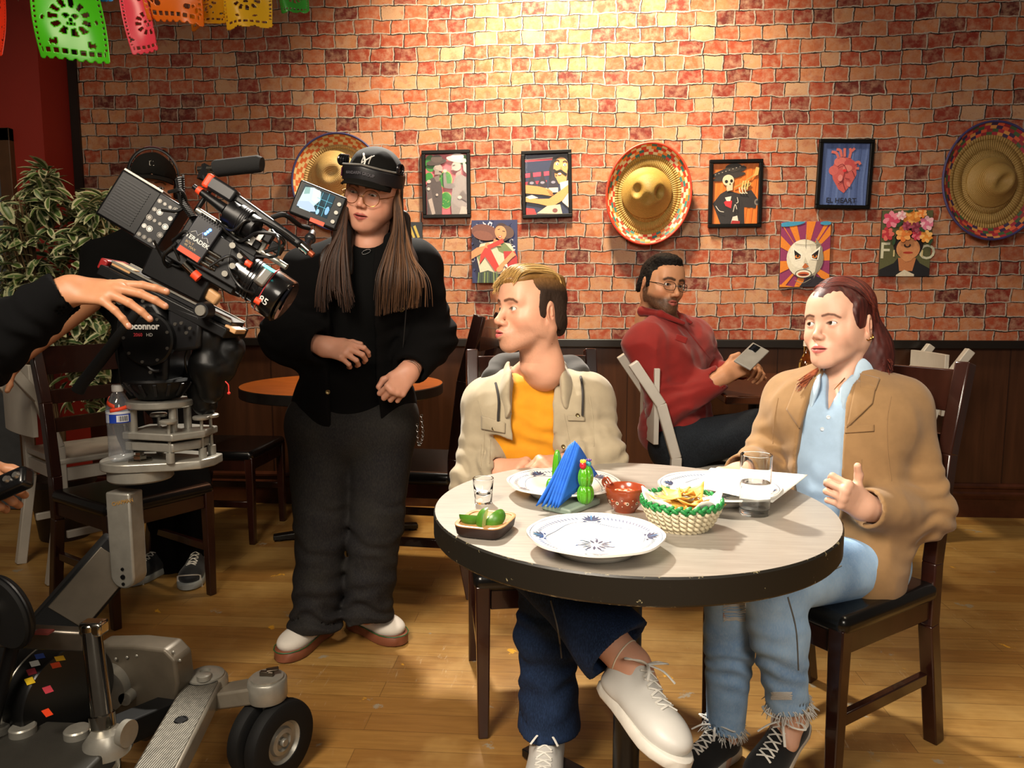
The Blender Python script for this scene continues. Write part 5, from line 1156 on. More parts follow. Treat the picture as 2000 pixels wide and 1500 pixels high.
strands(m, ps, .0017, .0005, cs, 4); m.build('fringe', HAIRM, A, color=True, smooth=80)
# yellow T-shirt
YEL = cloth('yellow_cotton', '#c4820c', .8)
ts = SDF(.0055); torso(ts, J, .006); ts.sub(s_ell(J['nek']+V(0, -.02, .075), (.072, .068, .070)), .008); ts.noise(folds(.004, 7, (1, 1, 2.6), 3), .004); ts.noise(wrinkle(J['che']+V(.02, -.1, -.02), (.25, 0, 1), .004, .06, .16), .004); auto_bounds(ts, J['pel']-.4, J['nek']+.3); solid('t_shirt', ts, YEL, A)
m = MB(); m.torus(J['nek']+V(0, -.022, .002), .062, .005, RX(22), sx=1.1, n=40); 
# beige jacket, open
BEI = cloth('beige_cotton_twill', '#988b73', .85); HOOD = cloth('grey_hood', '#2c2925')
jk = SDF(.005); torso(jk, J, .024); Rt = J['R']
for s in 'LR': limb(jk, [J['sh'+s]-V(0, 0, .012), J['el'+s], lerp(J['el'+s], J['wr'+s], .93)], [.072, .057, .046], .03)
jk.sub(opening(J['che'], Rt, .068, .060, -.28, .16, .004, 0), .006); jk.sub(s_ell(J['nek']+V(0, -.02, .05), (.085, .085, .085)), .01)
for s in 'LR':
    a = nrm(J['wr'+s]-J['el'+s]); e = lerp(J['el'+s], J['wr'+s], .93); jk.sub(s_cap(e-a*.015, e+a*.1, .037), .004)
    jk.cut(lambda p, e=e, a=a: np.maximum((p-(e+a*.012).astype(np.float32))@a.astype(np.float32), np.linalg.norm(p-e.astype(np.float32), axis=1)-.12)*-1 if False else -np.maximum(-((p-(e+a*.014).astype(np.float32))@a.astype(np.float32)), np.linalg.norm(p-e.astype(np.float32), axis=1)-.10), .002)
    jk.noise(wrinkle(J['el'+s], J['sh'+s]-J['el'+s], .0055, .05, .12, 5), .006); jk.noise(wrinkle(lerp(J['el'+s], J['wr'+s], .75), a, .005, .034, .07, 9), .005)
jk.noise(folds(.006, 6, (1.5, 1.5, .8), 1), .006); jk.noise(folds(.003, 15, (1.3, 1.3, .7), 3), .003); auto_bounds(jk, np.minimum(J['elR'], J['pel'])-.35, np.maximum(J['elL'], J['nek'])+.3); jko = solid('jacket', jk, BEI, A)
m = MB()                                                           # stand collar leaves, pockets, snaps
for q in ([(940, 812), (987, 826), (986, 846), (940, 838)], [(1108, 812), (1142, 815), (1142, 822), (1109, 821)]):
    m = MB(); patch(m, jk, q); m.build('pocket_flap', BEI, jko, solid=.003, smooth=60)
mb = []
for x, y in ((964, 837), (991, 804), (1101, 786), (1128, 811), (1100, 872)): mb.append((front(jk, x, y)-nrm(ray(x, y))*.002, -ray(x, y)))
buttons(jko, [a for a, b in mb], [b for a, b in mb], .0055, BRASS, 'snap')
nk = J['nek']
for k, pts in ((-1, [nk+V(-.085, -.005, .03), nk+V(-.085, -.07, -.02), nk+V(-.073, -.105, -.075)]), (1, [nk+V(.085, -.0, .035), nk+V(.092, -.06, -.005), nk+V(.088, -.098, -.05)])):
    cl = SDF(.004); cl.chain(pts, [.026, .030, .022], .02, (k, -.2, .3), .34); cl.noise(folds(.002, 12), .002); sbox(cl, [nk], .2); solid('collar', cl, BEI, jko)
hd2 = SDF(.005)
arc = [nk+V(-.10, -.04, -.02), nk+V(-.125, .02, .0), nk+V(-.10, .07, .03), nk+V(0, .105, .04), nk+V(.10, .07, .035), nk+V(.125, .02, .01), nk+V(.11, -.04, -.015)]
hd2.chain(arc, [.018, .026, .032, .036, .032, .026, .018], .03); hd2.chain([nk+V(-.13, -.01, -.03), nk+V(-.06, .11, -.03), nk+V(.06, .11, -.03), nk+V(.13, -.0, -.03)], [.02, .036, .036, .02], .03)
hd2.noise(folds(.008, 9, (1, 1, 1.5), 4), .007); sbox(hd2, arc, .12); solid('hood', hd2, HOOD, jko)
m = MB()
for pts in ([(932, 775), (944, 820), (946, 880), (938, 930)], [(1150, 765), (1158, 820), (1160, 880)], [(990, 775), (1004, 830), (1008, 890)], [(1100, 800), (1110, 850), (1118, 900)], [(958, 850), (956, 905)], [(940, 858), (938, 920)]): seam(m, jk, [P(x, y, 1.75) for x, y in pts], ray(*pts[1]), .0013, .0002)
m.build('seams', BEI, jko)
for x0, y0, x1, y1 in ((968, 748, 975, 822), (1131, 722, 1140, 812)):
    m = MB(); m.tube(bez([front(jk, lerp(x0, x1, t)+3*math.sin(4*t), lerp(y0, y1, t))-nrm(ray(x0, y0))*.006 for t in np.linspace(0, 1, 7)], 4), .0035, 8); m.build('drawstring', M('dark_cord', '#211c18', .8, bump=.4, bscale=400), jko)
# jeans
JN = denim('dark_indigo_denim', '#0f1a2e', '#1c2c48')
jn = SDF(.0055); jn.u(s_cap(J['hiL'], J['hiR'], .10), .03)
kl = J['knL']; al = lerp(J['knL'], J['anL'], .93); kr = J['knR']; ar = lerp(J['knR'], J['anR'], .86)
limb(jn, [J['hiL'], kl, lerp(kl, al, .35), al], [.092, .072, .068, .079], .03); limb(jn, [J['hiR'], kr, lerp(kr, ar, .35), ar], [.092, .074, .070, .080], .012)
for k_, e in ((kl, al), (kr, ar)):
    a = nrm(e-k_); ee = e.astype(np.float32); af = a.astype(np.float32)
    jn.cut(lambda p, ee=ee, af=af: -np.maximum(-((p-ee)@af), np.linalg.norm(p-ee, axis=1)-.14), .002); jn.sub(s_cap(e-a*.03, e+a*.2, .069), .004)
jn.noise(folds(.007, 6, (1.4, 1.4, .7), 2), .006); jn.noise(wrinkle(lerp(kl, al, .5), (0, .2, 1), .006, .07, .15), .006); auto_bounds(jn, np.minimum(J['anL'], J['anR'])-.3, np.maximum(J['hiL'], J['hiR'])+.3); jno = solid('jeans', jn, JN, A)
m = MB(); ST = M('denim_stitch', '#5a5a58', .8)
for pts in ([(1072, 1158), (1090, 1230), (1100, 1310)],):
    seam(m, jn, [P(x, y, 1.2) for x, y in pts], ray(*pts[1]), .0022)
m.build('outseam', ST, jno)
# shoes
shoe(A, J['anL']*V(1, 1, 0)+V(0, .055, .004), (-.06, -1, 0), (0, 0, 1), .285, .024, SHW, SOLEW, LACE)
fd = dirS; upd = nrm(V(.25, .2, 1)-fd*(fd@V(.25, .2, 1))); H0 = J['anR']-upd*.085-fd*.055
shoe(A, H0, fd, upd, .272, .024, SHW, SOLEW, LACE)
m = MB(); a = nrm(J['anR']-J['knR']); m.torus(lerp(J['knR'], J['anR'], .93), .039, .002, np.stack([nrm(np.cross(a, (0, 0, 1))), np.cross(a, nrm(np.cross(a, (0, 0, 1)))), a], 1)@RX(14), n=32, m=6); m.build('anklet', M('anklet_cord', '#c8b8a0', .6), A)
# ================================================================ the standing woman in black
J = dict(R=frame((.03, -1, -.06)), che=P(706, 590, 2.49), pel=P(690, 815, 2.50), nek=P(722, 480, 2.47), shR=P(606, 530, 2.49), shL=P(808, 518, 2.51),
         elR=P(566, 660, 2.44), wrR=P(634, 676, 2.30), elL=P(838, 655, 2.50), wrL=P(800, 724, 2.33), hiR=P(632, 850, 2.49), hiL=P(748, 850, 2.50),
         knR=P(626, 1020, 2.46), knL=P(738, 1012, 2.48), anR=P(614, 1222, 2.42), anL=P(716, 1200, 2.48), w=1.12)
HO = P(728, 374, 2.44); HR = frame((-.13, -.96, -.20))@RY(-11); HS = 1.0
sd = SDF(.0017); head(sd, HO, HR, HS, fem=1, jaw=1.10, smile=.5, lid=.62); sd.local(HO, HR, HS)
for k in (-1, 1): sd.u(s_ell((k*.040, .038, -.056), (.030, .036, .034)), .025)
sd.u(s_ell((0, .034, -.104), (.040, .042, .020)), .025); sd.o = None; sd.u(s_cap(HO+HR@V(0, -.045, -.13), J['nek'], .052, .056), .03); sd.cut(s_plane(J['nek']-V(0, 0, .08), (0, 0, -1))); sbox(sd, [HO, J['nek']], .15)
hr = SDF(.002); yR = nrm(P(742, 700, 2.22)-J['wrR']); Rr = frame(yR, (.15, -.8, .5)); Rr = np.stack([-Rr[:, 0], Rr[:, 1], Rr[:, 2]], 1)
t1 = hand(hr, J['wrR'], -Rr*V(1, -1, -1) if False else Rr, 1, [(20, 60, 30), (30, 65, 35), (38, 65, 35), (45, 65, 35)], .96, thumb=((40, -35), (10, -15), (0, 0))); hr.u(s_cap(lerp(J['wrR'], J['elR'], .4), J['wrR'], .034, .026), .02); sbox(hr, [J['wrR'], J['wrR']+yR*.12], .09)
hl = SDF(.002); yL = nrm(P(752, 790, 2.24)-J['wrL']); Rl = frame(yL, (.5, -.8, .3))
t2 = hand(hl, J['wrL'], Rl, -1, [(60, 75, 40), (65, 75, 40), (65, 75, 40), (60, 75, 40)], .96, thumb=((28, -30), (-5, -20), (0, 0))); hl.u(s_cap(lerp(J['wrL'], J['elL'], .4), J['wrL'], .034, .026), .02); sbox(hl, [J['wrL'], J['wrL']+yL*.12], .09)
fp = face_paint(HO, HR, HS, '#c48d74', '#96403e', '#4a3022', 0, browr=.0036, lid=.62, browpts=[(.013, .0195), (.028, .0235), (.041, .022), (.050, .015)])
B = person('standing woman in black jacket, black cap with goggles band and round glasses', J, skin_of('', '', J, None, [sd, hr, hl]), fp, V(J['pel'][0], J['pel'][1], 0))
eyes(B, HO, HR, HS, HR@V(.05, 1, -.38), rgb('#3a2a1c')); nails(B, t1, .96).build('fingernails', NAILM, B)
BLKJ = cloth('black_wool_jacket', '#070606', .95, .4, 500, sheen=0); BLKT = cloth('black_cotton', '#060606', .9, sheen=0)
ts = SDF(.006); torso(ts, J, .012, belly=1.8); ts.sub(s_ell(J['nek']+V(0, -.03, .055), (.070, .065, .068)), .008); ts.noise(folds(.004, 6), .004); auto_bounds(ts, J['pel']-.4, J['nek']+.3); solid('t_shirt', ts, BLKT, B)
jk = SDF(.006); torso(jk, J, .034, belly=1.8, low=False); R_ = J['R']; jk.u(s_ell(J['pel']+V(0, 0, .04), (.215, .150, .14), R_), .05)
for s in 'LR': limb(jk, [J['sh'+s]-V(0, 0, .02), J['el'+s], lerp(J['el'+s], J['wr'+s], .88)], [.092, .086, .060], .04)
jk.sub(opening(J['che'], R_, .085, .070, -.35, .14, -.0, 0), .006); jk.sub(s_ell(J['nek']+V(0, -.015, .045), (.078, .08, .075)), .01); zb = P(690, 818, 2.4)[2]; jk.cut(s_plane((0, 0, zb), (.02, 0, -1)), .004)
for s in 'LR':
    a = nrm(J['wr'+s]-J['el'+s]).astype(np.float32); e = lerp(J['el'+s], J['wr'+s], .9).astype(np.float32); jk.sub(s_cap(e-a*.015, e+a*.1, .046), .004); jk.cut(lambda p, e=e, a=a: -np.maximum(-((p-e)@a-.012), np.linalg.norm(p-e, axis=1)-.1), .002)
    jk.noise(wrinkle(J['el'+s], J['sh'+s]-J['el'+s], .007, .06, .14, 2), .007)
jk.noise(folds(.007, 5, (1.4, 1.4, .7), 8), .007); auto_bounds(jk, np.minimum(J['elR'], J['pel'])-.35, np.maximum(J['elL'], J['nek'])+.3); jko = solid('jacket', jk, BLKJ, B)
jb = [(658, 605), (784, 605), (640, 766)]
buttons(jko, [front(jk, x, y, 2.0)-nrm(ray(x, y))*.002 for x, y in jb], [-ray(x, y) for x, y in jb], .008, BRASS)
cl = SDF(.004); nk = J['nek']; cl.chain([nk+V(-.085, .03, .03), nk+V(-.09, -.05, -.01), nk+V(-.08, -.1, -.09)], [.03, .036, .02], .02, (-1, -.3, .3), .4); cl.chain([nk+V(.085, .03, .03), nk+V(.09, -.05, -.01), nk+V(.08, -.1, -.09)], [.03, .036, .02], .02, (1, -.3, .3), .4); cl.chain([nk+V(-.085, .03, .03), nk+V(0, .07, .035), nk+V(.085, .03, .03)], [.03, .03, .03], .02); sbox(cl, [nk], .2); solid('collar', cl, BLKJ, jko)
m = MB(); m.torus(front(ts, 716, 492, 2.1)-V(0, .004, 0), .010, .0011, RX(90)@RZ(20), sx=1.5, sy=.6, n=20, m=6); m.build('safety_pin', M('steel_pin', '#c8c8c8', .2, 1.0), B)
# charcoal jeans
JNB = denim('washed_black_denim', '#17161a', '#24221f'); jn = SDF(.006); jn.u(s_cap(J['hiL']+V(0, .0, .05), J['hiR']+V(0, 0, .05), .125), .03); jn.u(s_ell(J['pel']-V(0, 0, .03), (.185, .13, .14), R_), .04)
for s in 'LR':
    e = lerp(J['kn'+s], J['an'+s], .98); limb(jn, [J['hi'+s], J['kn'+s], lerp(J['kn'+s], e, .6), e], [.118, .088, .080, .083], .025); jn.u(s_ell(e-V(0, .0, .005), (.086, .092, .05)), .03); jn.cut(lambda p, z=np.float32(e[2]-.012): z-p[:, 2], .003); jn.sub(s_cap(e-V(0, 0, .2), e-V(0, 0, .0), .068), .004)
    jn.noise(wrinkle(e+V(0, -.04, .05), (0, .3, 1), .008, .055, .11, 3), .008); jn.noise(wrinkle(J['kn'+s]-V(0, 0, .05), (.2, 0, 1), .005, .08, .14, 6), .005)
jn.noise(folds(.006, 5, (1.5, 1.5, .6), 5), .006); auto_bounds(jn, J['anR']-.3, J['hiL']+.35); solid('jeans', jn, JNB, B)
GUM = M('gum_sole', '#7a4630', .5, var=.1); SUE = M('white_suede', '#cdc6bb', .8, var=.05); GRT = M('green_trim', '#1f5a30', .5)
for heel, toe in ((PZ(640, 1232, 0), PZ(560, 1288, 0)), (PZ(688, 1222, 0), PZ(792, 1262, 0))):
    d = (toe-heel)*V(1, 1, 0); shoe(B, heel+V(0, 0, .002)-nrm(d)*.01, d, (0, 0, 1), .275, .036, SUE, GUM, SUE, bow=False, width=.1, strap=True, stripe=GRT, hi=.01)
# cap, goggles band, glasses
CAPB = cloth('washed_black_cap', '#12110f', .9, .3, 700, sheen=0); CAPL = cloth('black_cap_brim', '#12100d', .8, sheen=0)
def baseball_cap(parent, O, R, sc, mat, brim_len=.075, brim_mat=None, tilt=0):
    sd = SDF(.0028).local(O, R, sc); sd.u(s_ell((0, -.012, .044), (.0885, .116, .097)), .01); sd.cut(s_plane((0, 0, .030), (0, .12, -1)), .004); sd.sub(s_ell((0, -.012, .030), (.0815, .108, .088)), .003)
    for k in range(6): a = k*math.pi/3+.52; sd.sub(s_cap((.0*math.cos(a), -.014, .138), (.095*math.cos(a), -.014+.115*math.sin(a), .045), .0016), .003)
    sd.o = None; sd.noise(folds(.0025, 16), .002); sbox(sd, [O], .18); root = solid('cap', sd, mat, parent)
    m = MB(); q = []; n = 15; g = 8; T = math.radians
    for i in range(n):
        t = T(-66+132*i/(n-1)); e = V(math.sin(t)*.084, -.014+math.cos(t)*.106, .031-.012*math.cos(t)*0)
        for j in range(g):
            u_ = j/(g-1); L = brim_len*math.cos(t*1.08)**.7; x = e[0]*(1+.10*u_*math.cos(t)); q.append(V(x, e[1]+L*u_, e[2]+.012-.018*u_-1.9*(x*x)*(.4+.8*u_)))
    m.add([O+R@(p*sc) for p in q], [(i*g+j, (i+1)*g+j, (i+1)*g+j+1, i*g+j+1) for i in range(n-1) for j in range(g-1)]); m.build('brim', brim_mat or mat, root, smooth=60, solid=.004)
    m = MB(); m.ball(O+R@(V(0, -.014, .134)*sc), (.008, .008, .004), n=10); m.build('top_button', mat, root)
    return root
HW = HO+HR@V(0, 0, .0)*HS; cp = baseball_cap(B, HW, HR@RX(3), HS, CAPB, .066, CAPL)
GB = M('goggles_band', '#121014', .45, var=.2, bump=.1); GREY = M('grey_print', '#4a474c', .6); WHT = M('white_embroidery', '#d8d4cc', .6)
m = MB(); n = 33; vs = []
for i in range(n):
    t = math.radians(-86+172*i/(n-1)); ex = V(.098*math.sin(t), -.014+.124*math.cos(t), 0); 
    for z, k in ((.038, .97), (.040, 1.0), (.072, 1.02), (.080, 1.0)): vs.append(HW+HR@RX(3)@(V(ex[0]*k, -.014+(ex[1]+.014)*k, z-.012*abs(math.sin(t)))*HS))
m.add(vs, [(i*4+j, (i+1)*4+j, (i+1)*4+j+1, i*4+j+1) for i in range(n-1) for j in range(3)]); gb_ = m.build('goggles_band', GB, B, smooth=50, solid=.008)
Rg = HR@RX(3)
def on_band(u, z, lift): t = math.radians(u); return HW+Rg@(V((.0985+lift)*1.015*math.sin(t), -.014+(.1245+lift)*1.015*math.cos(t), z-.012*abs(math.sin(t)))*HS)
m = MB(); vs_, fs_ = text_mesh('MANDARIN GROUP', .0125, 0, .0004)
m.add([on_band(4+math.degrees(x/.118), .058+y, .0062) for x, y, z in vs_*V(-1, 1, 1)], fs_); m.build('lettering', GREY, gb_, smooth=0)
m = MB(); m.add([on_band(u, z, .0062) for u, z in ((66, .045), (46, .045), (46, .072), (66, .072))], [(0, 1, 2, 3)]); m.build('purple_patch', M('purple_patch', '#5a1c46', .5), gb_, smooth=0)
m = MB(); m.tube([on_band(u, .083, .002) for u in range(-80, 81, 8)], .0032, 6); m.build('cord_piping', M('grey_piping', '#6a6660', .6, bump=.4, bscale=500), gb_)
for k in (-1, 1):
    m = MB(); c = on_band(k*74, .088, -.002)
    for i in range(5): m.torus(c+Rg@V(k*.002*i-.004*k, -.012+.008*i, .008), .015, .004, Rg@RY(90)@RX(10*i-20), n=18, m=6)
    m.build('elastic_loops', M('glossy_black_elastic', '#17161a', .2), gb_)
cz = lambda x, z: drop_cap(x, z)
m = MB(); mono = [((-.013, -.010), (-.013, .014)), ((-.013, .014), (.010, -.010)), ((.010, -.010), (.010, .014)), ((-.019, .017), (0, -.001)), ((.017, .019), (0, -.001)), ((0, -.001), (0, -.016))]
for a, b in mono:
    pts = []
    for t in np.linspace(0, 1, 6):
        x, z = lerp(a, b, t); z += .096; zz = (z-.044)/.097; xx = x/.0885; y = -.012+.116*math.sqrt(max(0, 1-zz*zz-xx*xx)); pts.append(HW+Rg@(V(x, y+.0015, z)*HS))
    m.tube(pts, .0034, 6, flat=.5)
m.build('monogram', WHT, cp)
GOLD = M('gold_wire', '#a8763c', .25, 1.0); LENS = thin_mat('spectacle_lens', gloss=.05)
def spectacles(parent, O, R, sc, rx, rz, mat, r=.0011, cx=.0335, zc=-.006, y=.096, rect=0, half=None):
    m = MB()
    for k in (-1, 1):
        t = np.linspace(0, math.tau, 41); e = 2/(2+rect*2); X = k*cx+rx*np.sign(np.cos(t))*np.abs(np.cos(t))**e; Z = zc+rz*np.sign(np.sin(t))*np.abs(np.sin(t))**e
        m.tube([O+R@(V(a, y-.45*max(0, abs(a)-.02)*.6, b)*sc) for a, b in zip(X, Z)], r, 6)
        xe = k*(cx+rx); m.tube([O+R@(V(*p)*sc) for p in ((xe, y-.013, zc+.002), (k*.076, .07, zc+.006), (k*.079, -.012, zc+.01), (k*.080, -.025, zc-.005))], r*1.5, 6)
    m.tube([O+R@(V(*p)*sc) for p in ((-cx+rx, y, zc+.002), (0, y+.006, zc+.006), (cx-rx, y, zc+.002))], r, 6); g_ = m.build('glasses', mat, parent)
    for k in (-1, 1):
        m = MB(); n = 24; th = np.arange(n)*math.tau/n; m.add([O+R@(V(k*cx+rx*.98*math.cos(a), y-.27*max(0, abs(k*cx+rx*math.cos(a))-.02), zc+rz*.98*math.sin(a))*sc) for a in th], [tuple(range(n))]); m.build('lens', LENS, g_, smooth=0, solid=.0012)
spectacles(B, HO, HR, HS, .0255, .0245, GOLD, zc=-.010, y=.100)
# long hair in front of both shoulders, thin cable at the side
m = MB(); rr = random.Random(11); ps, cs = [], []
def fall(px, Ys, n=8):
    p = bez([P(x, y, Y) for (x, y), Y in zip(px, Ys)], n); return p[:int(len(p)*(1-.34*rr.random()**2.2))]
for i in range(340):
    u = rr.random(); b = rr.random()**.7; e = rr.uniform(-1, 1); yE = 592+26*math.sin(u*9)
    ps.append(fall([(684-8*u, 372), (676-10*u, 440), (664-28*u+4*e+12*(1-u), 500), (668-46*u+6*e+14*(1-u), 560), (672-52*u+8*e+18*(1-u), yE)], [2.44-.03*b, 2.40-.05*b, 2.37-.06*b, 2.345-.05*b, 2.34-.05*b]))
    c0 = lerp(rgb('#1c110c'), rgb('#4a2f1e'), rr.random()); cs.append(tuple(c0))
for i in range(380):
    u = rr.random(); b = rr.random()**.7; e = rr.uniform(-1, 1); yE = 628-22*u; fl_ = 22*max(0, u-.7)/.3*rr.random()
    ps.append(fall([(770+8*u, 372), (769+22*u, 440), (752+54*u+4*e, 500), (738+78*u+6*e+fl_, 548), (735+74*u+10*e+fl_*1.6, yE)], [2.45-.02*b, 2.42-.04*b, 2.38-.05*b, 2.355-.05*b, 2.35-.04*b]))
    c0 = lerp(rgb('#24160e'), rgb('#7a5232'), rr.random()*(.4+.6*u)); cs.append(tuple(c0))
strands(m, ps, .0040, .0008, cs, 5); m.build('long_hair', HAIRM, B, color=True, smooth=80)
hs = SDF(.004).local(HO, HR, HS); hs.u(s_ell((0, -.025, .02), (.082, .092, .08)), .01); hs.u(s_ell((0, -.055, -.06), (.082, .06, .11)), .03); hs.sub(s_ell((0, .085, -.03), (.072, .10, .12)), .012); hs.o = None
for q in ([P(676, 430, 2.43), P(655, 520, 2.385), P(650, 565, 2.37)], [P(783, 430, 2.45), P(783, 520, 2.40), P(775, 560, 2.38)]): hs.chain(q, [.028, .042, .03], .03, (0, 1, 0), .5)
hs.noise(folds(.004, 30, (1, 1, .15)), .004); sbox(hs, [HO, P(700, 570, 2.4)], .2); solid('hair', hs, HAIRM, B, lambda v: np.tile(rgb('#23150e'), (len(v), 1)))
m = MB(); m.tube(bez([P(785, 352, 2.42), P(788, 420, 2.38), P(794, 520, 2.33), P(793, 600, 2.33), P(786, 690, 2.34)], 8), .0018, 6); m.build('earpiece_cable', M('black_cable', '#0a0a0a', .4), B)
m = MB(); a = nrm(J['wrL']-J['elL']); Rw = np.stack([nrm(np.cross(a, (0, 0, 1))), np.cross(a, nrm(np.cross(a, (0, 0, 1)))), a], 1); m.torus(J['wrL']-a*.012, .030, .002, Rw, n=28, m=6); m.torus(J['wrL']-a*.002, .031, .0015, Rw@RX(8), n=28, m=6); m.build('bracelet', M('silver_bracelet', '#b8b2a8', .25, 1.0), B)
m = MB(); pts = bez([P(823, 812, 2.38), P(826, 850, 2.37), P(818, 868, 2.37), P(815, 830, 2.38)], 8)
for i, p in enumerate(pts): m.torus(p, .004, .0011, RX(90)@RY(90*(i % 2)), n=10, m=5)
m.build('wallet_chain', M('steel_chain', '#8a8a8a', .3, 1.0), B)
# ================================================================ the man in the red shirt
J = dict(R=frame((.80, -.42, .02))@RX(8), che=P(1318, 735, 3.15), pel=P(1318, 858, 3.14), nek=P(1297, 628, 3.17), shR=P(1258, 672, 3.04), shL=P(1352, 658, 3.32),
         elR=P(1302, 798, 3.00), wrR=P(1412, 735, 3.00), elL=P(1392, 735, 3.30), wrL=P(1446, 722, 3.16), hiR=P(1325, 868, 3.04), hiL=P(1335, 862, 3.24),
         knR=P(1478, 838, 2.99), knL=P(1480, 838, 3.26), anR=P(1478, 1010, 2.98), anL=P(1480, 990, 3.26), w=1.02)
HO = P(1293, 556, 3.17); HR = frame((.50, -.86, -.05))@RY(-7); HS = 1.0
sd = SDF(.0022); head(sd, HO, HR, HS, jaw=1.06); sd.u(s_cap(HO+HR@V(0, -.045, -.13), J['nek'], .056, .062), .03); sd.cut(s_plane(J['nek']-V(0, 0, .08), (0, 0, -1))); sbox(sd, [HO, J['nek']], .16)
hs = SDF(.0026); yR = nrm(P(1462, 708, 3.02)-J['wrR']); Rr = frame(yR, (.1, -.9, .35)); Rr = np.stack([nrm(np.cross(yR, Rr[:, 2])), yR, Rr[:, 2]], 1); Rr[:, 0] *= np.sign(Rr[2, 0])
hand(hs, J['wrR'], Rr, 1, [(35, 45, 20), (40, 50, 25), (45, 50, 25), (50, 50, 25)], 1.0, thumb=((30, 10), (-5, 10), (0, 0))); hs.u(s_cap(lerp(J['wrR'], J['elR'], .35), J['wrR'], .035, .028), .02); sbox(hs, [J['wrR'], J['wrR']+yR*.15], .08)
h2 = SDF(.0026); yL = nrm(P(1486, 712, 3.06)-J['wrL']); Rl = frame(yL, (.3, .3, .6)); Rl = np.stack([-Rl[:, 0], Rl[:, 1], Rl[:, 2]], 1)
hand(h2, J['wrL'], Rl, 1, [(45, 55, 30), (50, 55, 30), (55, 55, 30), (55, 55, 30)], .95); h2.u(s_cap(lerp(J['wrL'], J['elL'], .35), J['wrL'], .034, .027), .02); sbox(h2, [J['wrL'], J['wrL']+yL*.14], .08)
fp = face_paint(HO, HR, HS, '#c08a66', '#a4544a', '#1c120c', 0, '#20140d', browr=.0058, browpts=[(.013, .0205), (.027, .0250), (.041, .0245), (.051, .018)], beard=1)
C = person('bearded man in red shirt and glasses seated by the wall, looking up from his phone', J, skin_of('', '', J, None, [sd, hs, h2]), fp, V(J['pel'][0], J['pel'][1], 0))
eyes(C, HO, HR, HS, HR@V(.12, 1, .02), rgb('#2a1a10'))
hd = SDF(.0024).local(HO, HR, HS); hd.u(s_ell((0, -.014, .040), (.0800, .102, .087)), .01); hd.u(s_ell((.01, .03, .098), (.055, .055, .026)), .03); 
for k in (-1, 1): hd.u(s_ell((k*.0765, .004, .010), (.0075, .020, .044)), .01); hd.u(s_ell((k*.067, -.046, -.012), (.017, .032, .046)), .02)
hd.sub(s_ell((0, .092, -.030), (.080, .062, .084)), .010); hd.cut(s_plane((0, -.02, -.028), (0, .32, -1))); hd.sub(s_ell((0, -.014, -.032), (.12, .018, .034)), .006); hd.o = None
hd.noise(lambda p: .0035*(.5-vnoise(p*150))+.003*(.5-vnoise(p*380)), .003); sbox(hd, [HO], .16); solid('hair', hd, HAIRS, C, lambda v: np.tile(rgb('#120d0b'), (len(v), 1)))
spectacles(C, HO, HR, HS, .0250, .0165, M('dark_spectacle_frame', '#2a1c14', .3), r=.0012, zc=-.006, y=.101, rect=.5)
RED = cloth('brick_red_cotton', '#7a1814', .85, .25, 700)
jk = SDF(.0062); torso(jk, J, .024, belly=1.5, low=False); R_ = J['R']; jk.u(s_ell(J['pel']+V(0, 0, .05), (.18, .14, .12), R_), .05)
for s in 'LR':
    limb(jk, [J['sh'+s]-V(0, 0, .01), J['el'+s], lerp(J['el'+s], J['wr'+s], .93)], [.082, .066, .046], .035); a = nrm(J['wr'+s]-J['el'+s]).astype(np.float32); e = lerp(J['el'+s], J['wr'+s], .95).astype(np.float32)
    jk.sub(s_cap(e-a*.015, e+a*.1, .038), .004); jk.cut(lambda p, e=e, a=a: -np.maximum(-((p-e)@a-.004), np.linalg.norm(p-e, axis=1)-.15), .002); jk.noise(wrinkle(J['el'+s], J['sh'+s]-J['el'+s], .007, .055, .14, 4), .007)
jk.sub(s_ell(J['nek']+R_@V(0, .03, .05), (.068, .075, .075), R_), .01); jk.noise(folds(.010, 5.5, (1.3, 1.3, .8), 6), .009); jk.noise(folds(.004, 14, (1.2, 1.2, .8), 2), .004); auto_bounds(jk, np.minimum(J['elR'], J['pel'])-.35, np.maximum(J['elL'], J['nek'])+.3); jko = solid('shirt', jk, RED, C)
cl = SDF(.004); n_ = J['nek']; cl.chain([n_+R_@V(.05, .10, -.02), n_+R_@V(.085, .02, .03), n_+R_@V(.05, -.07, .055), n_+R_@V(-.05, -.07, .055), n_+R_@V(-.085, .02, .03), n_+R_@V(-.04, .10, -.02)], [.008, .015, .019, .019, .015, .008], .012, None); cl.sub(s_cap(n_-V(0, 0, .1), HO, .062), .006); sbox(cl, [n_], .2); solid('collar', cl, RED, jko)
m = MB(); patch(m, jk, [(1330, 648), (1352, 652), (1350, 668), (1326, 662)], n=6) if False else patch(m, jk, [(1322, 652), (1344, 660), (1340, 672), (1318, 664)], n=6); m.build('pocket_flap', RED, jko, solid=.003)
m = MB(); seam(m, jk, [P(x, y, 2.8) for x, y in ((1338, 640), (1362, 670), (1388, 702))], ray(1362, 670), .003); m.build('placket', RED, jko)
JNC = denim('black_denim', '#101216', '#1b2026'); jn = SDF(.006); jn.u(s_cap(J['hiR'], J['hiL'], .12), .03)
for s in 'LR': limb(jn, [J['hi'+s], J['kn'+s], J['an'+s]], [.10, .076, .062], .03)
jn.noise(folds(.007, 6, (1, 1, 1.4), 4), .007); auto_bounds(jn, np.minimum(J['anR'], J['hiR'])-.25, np.maximum(J['knL'], J['hiL'])+.25); solid('jeans', jn, JNC, C)
for s in 'LR': shoe(C, J['an'+s]*V(1, 1, 0)+V(-.05, 0, .003), (1, -.1, 0), (0, 0, 1), .28, .024, BLKT, SOLEW, None)
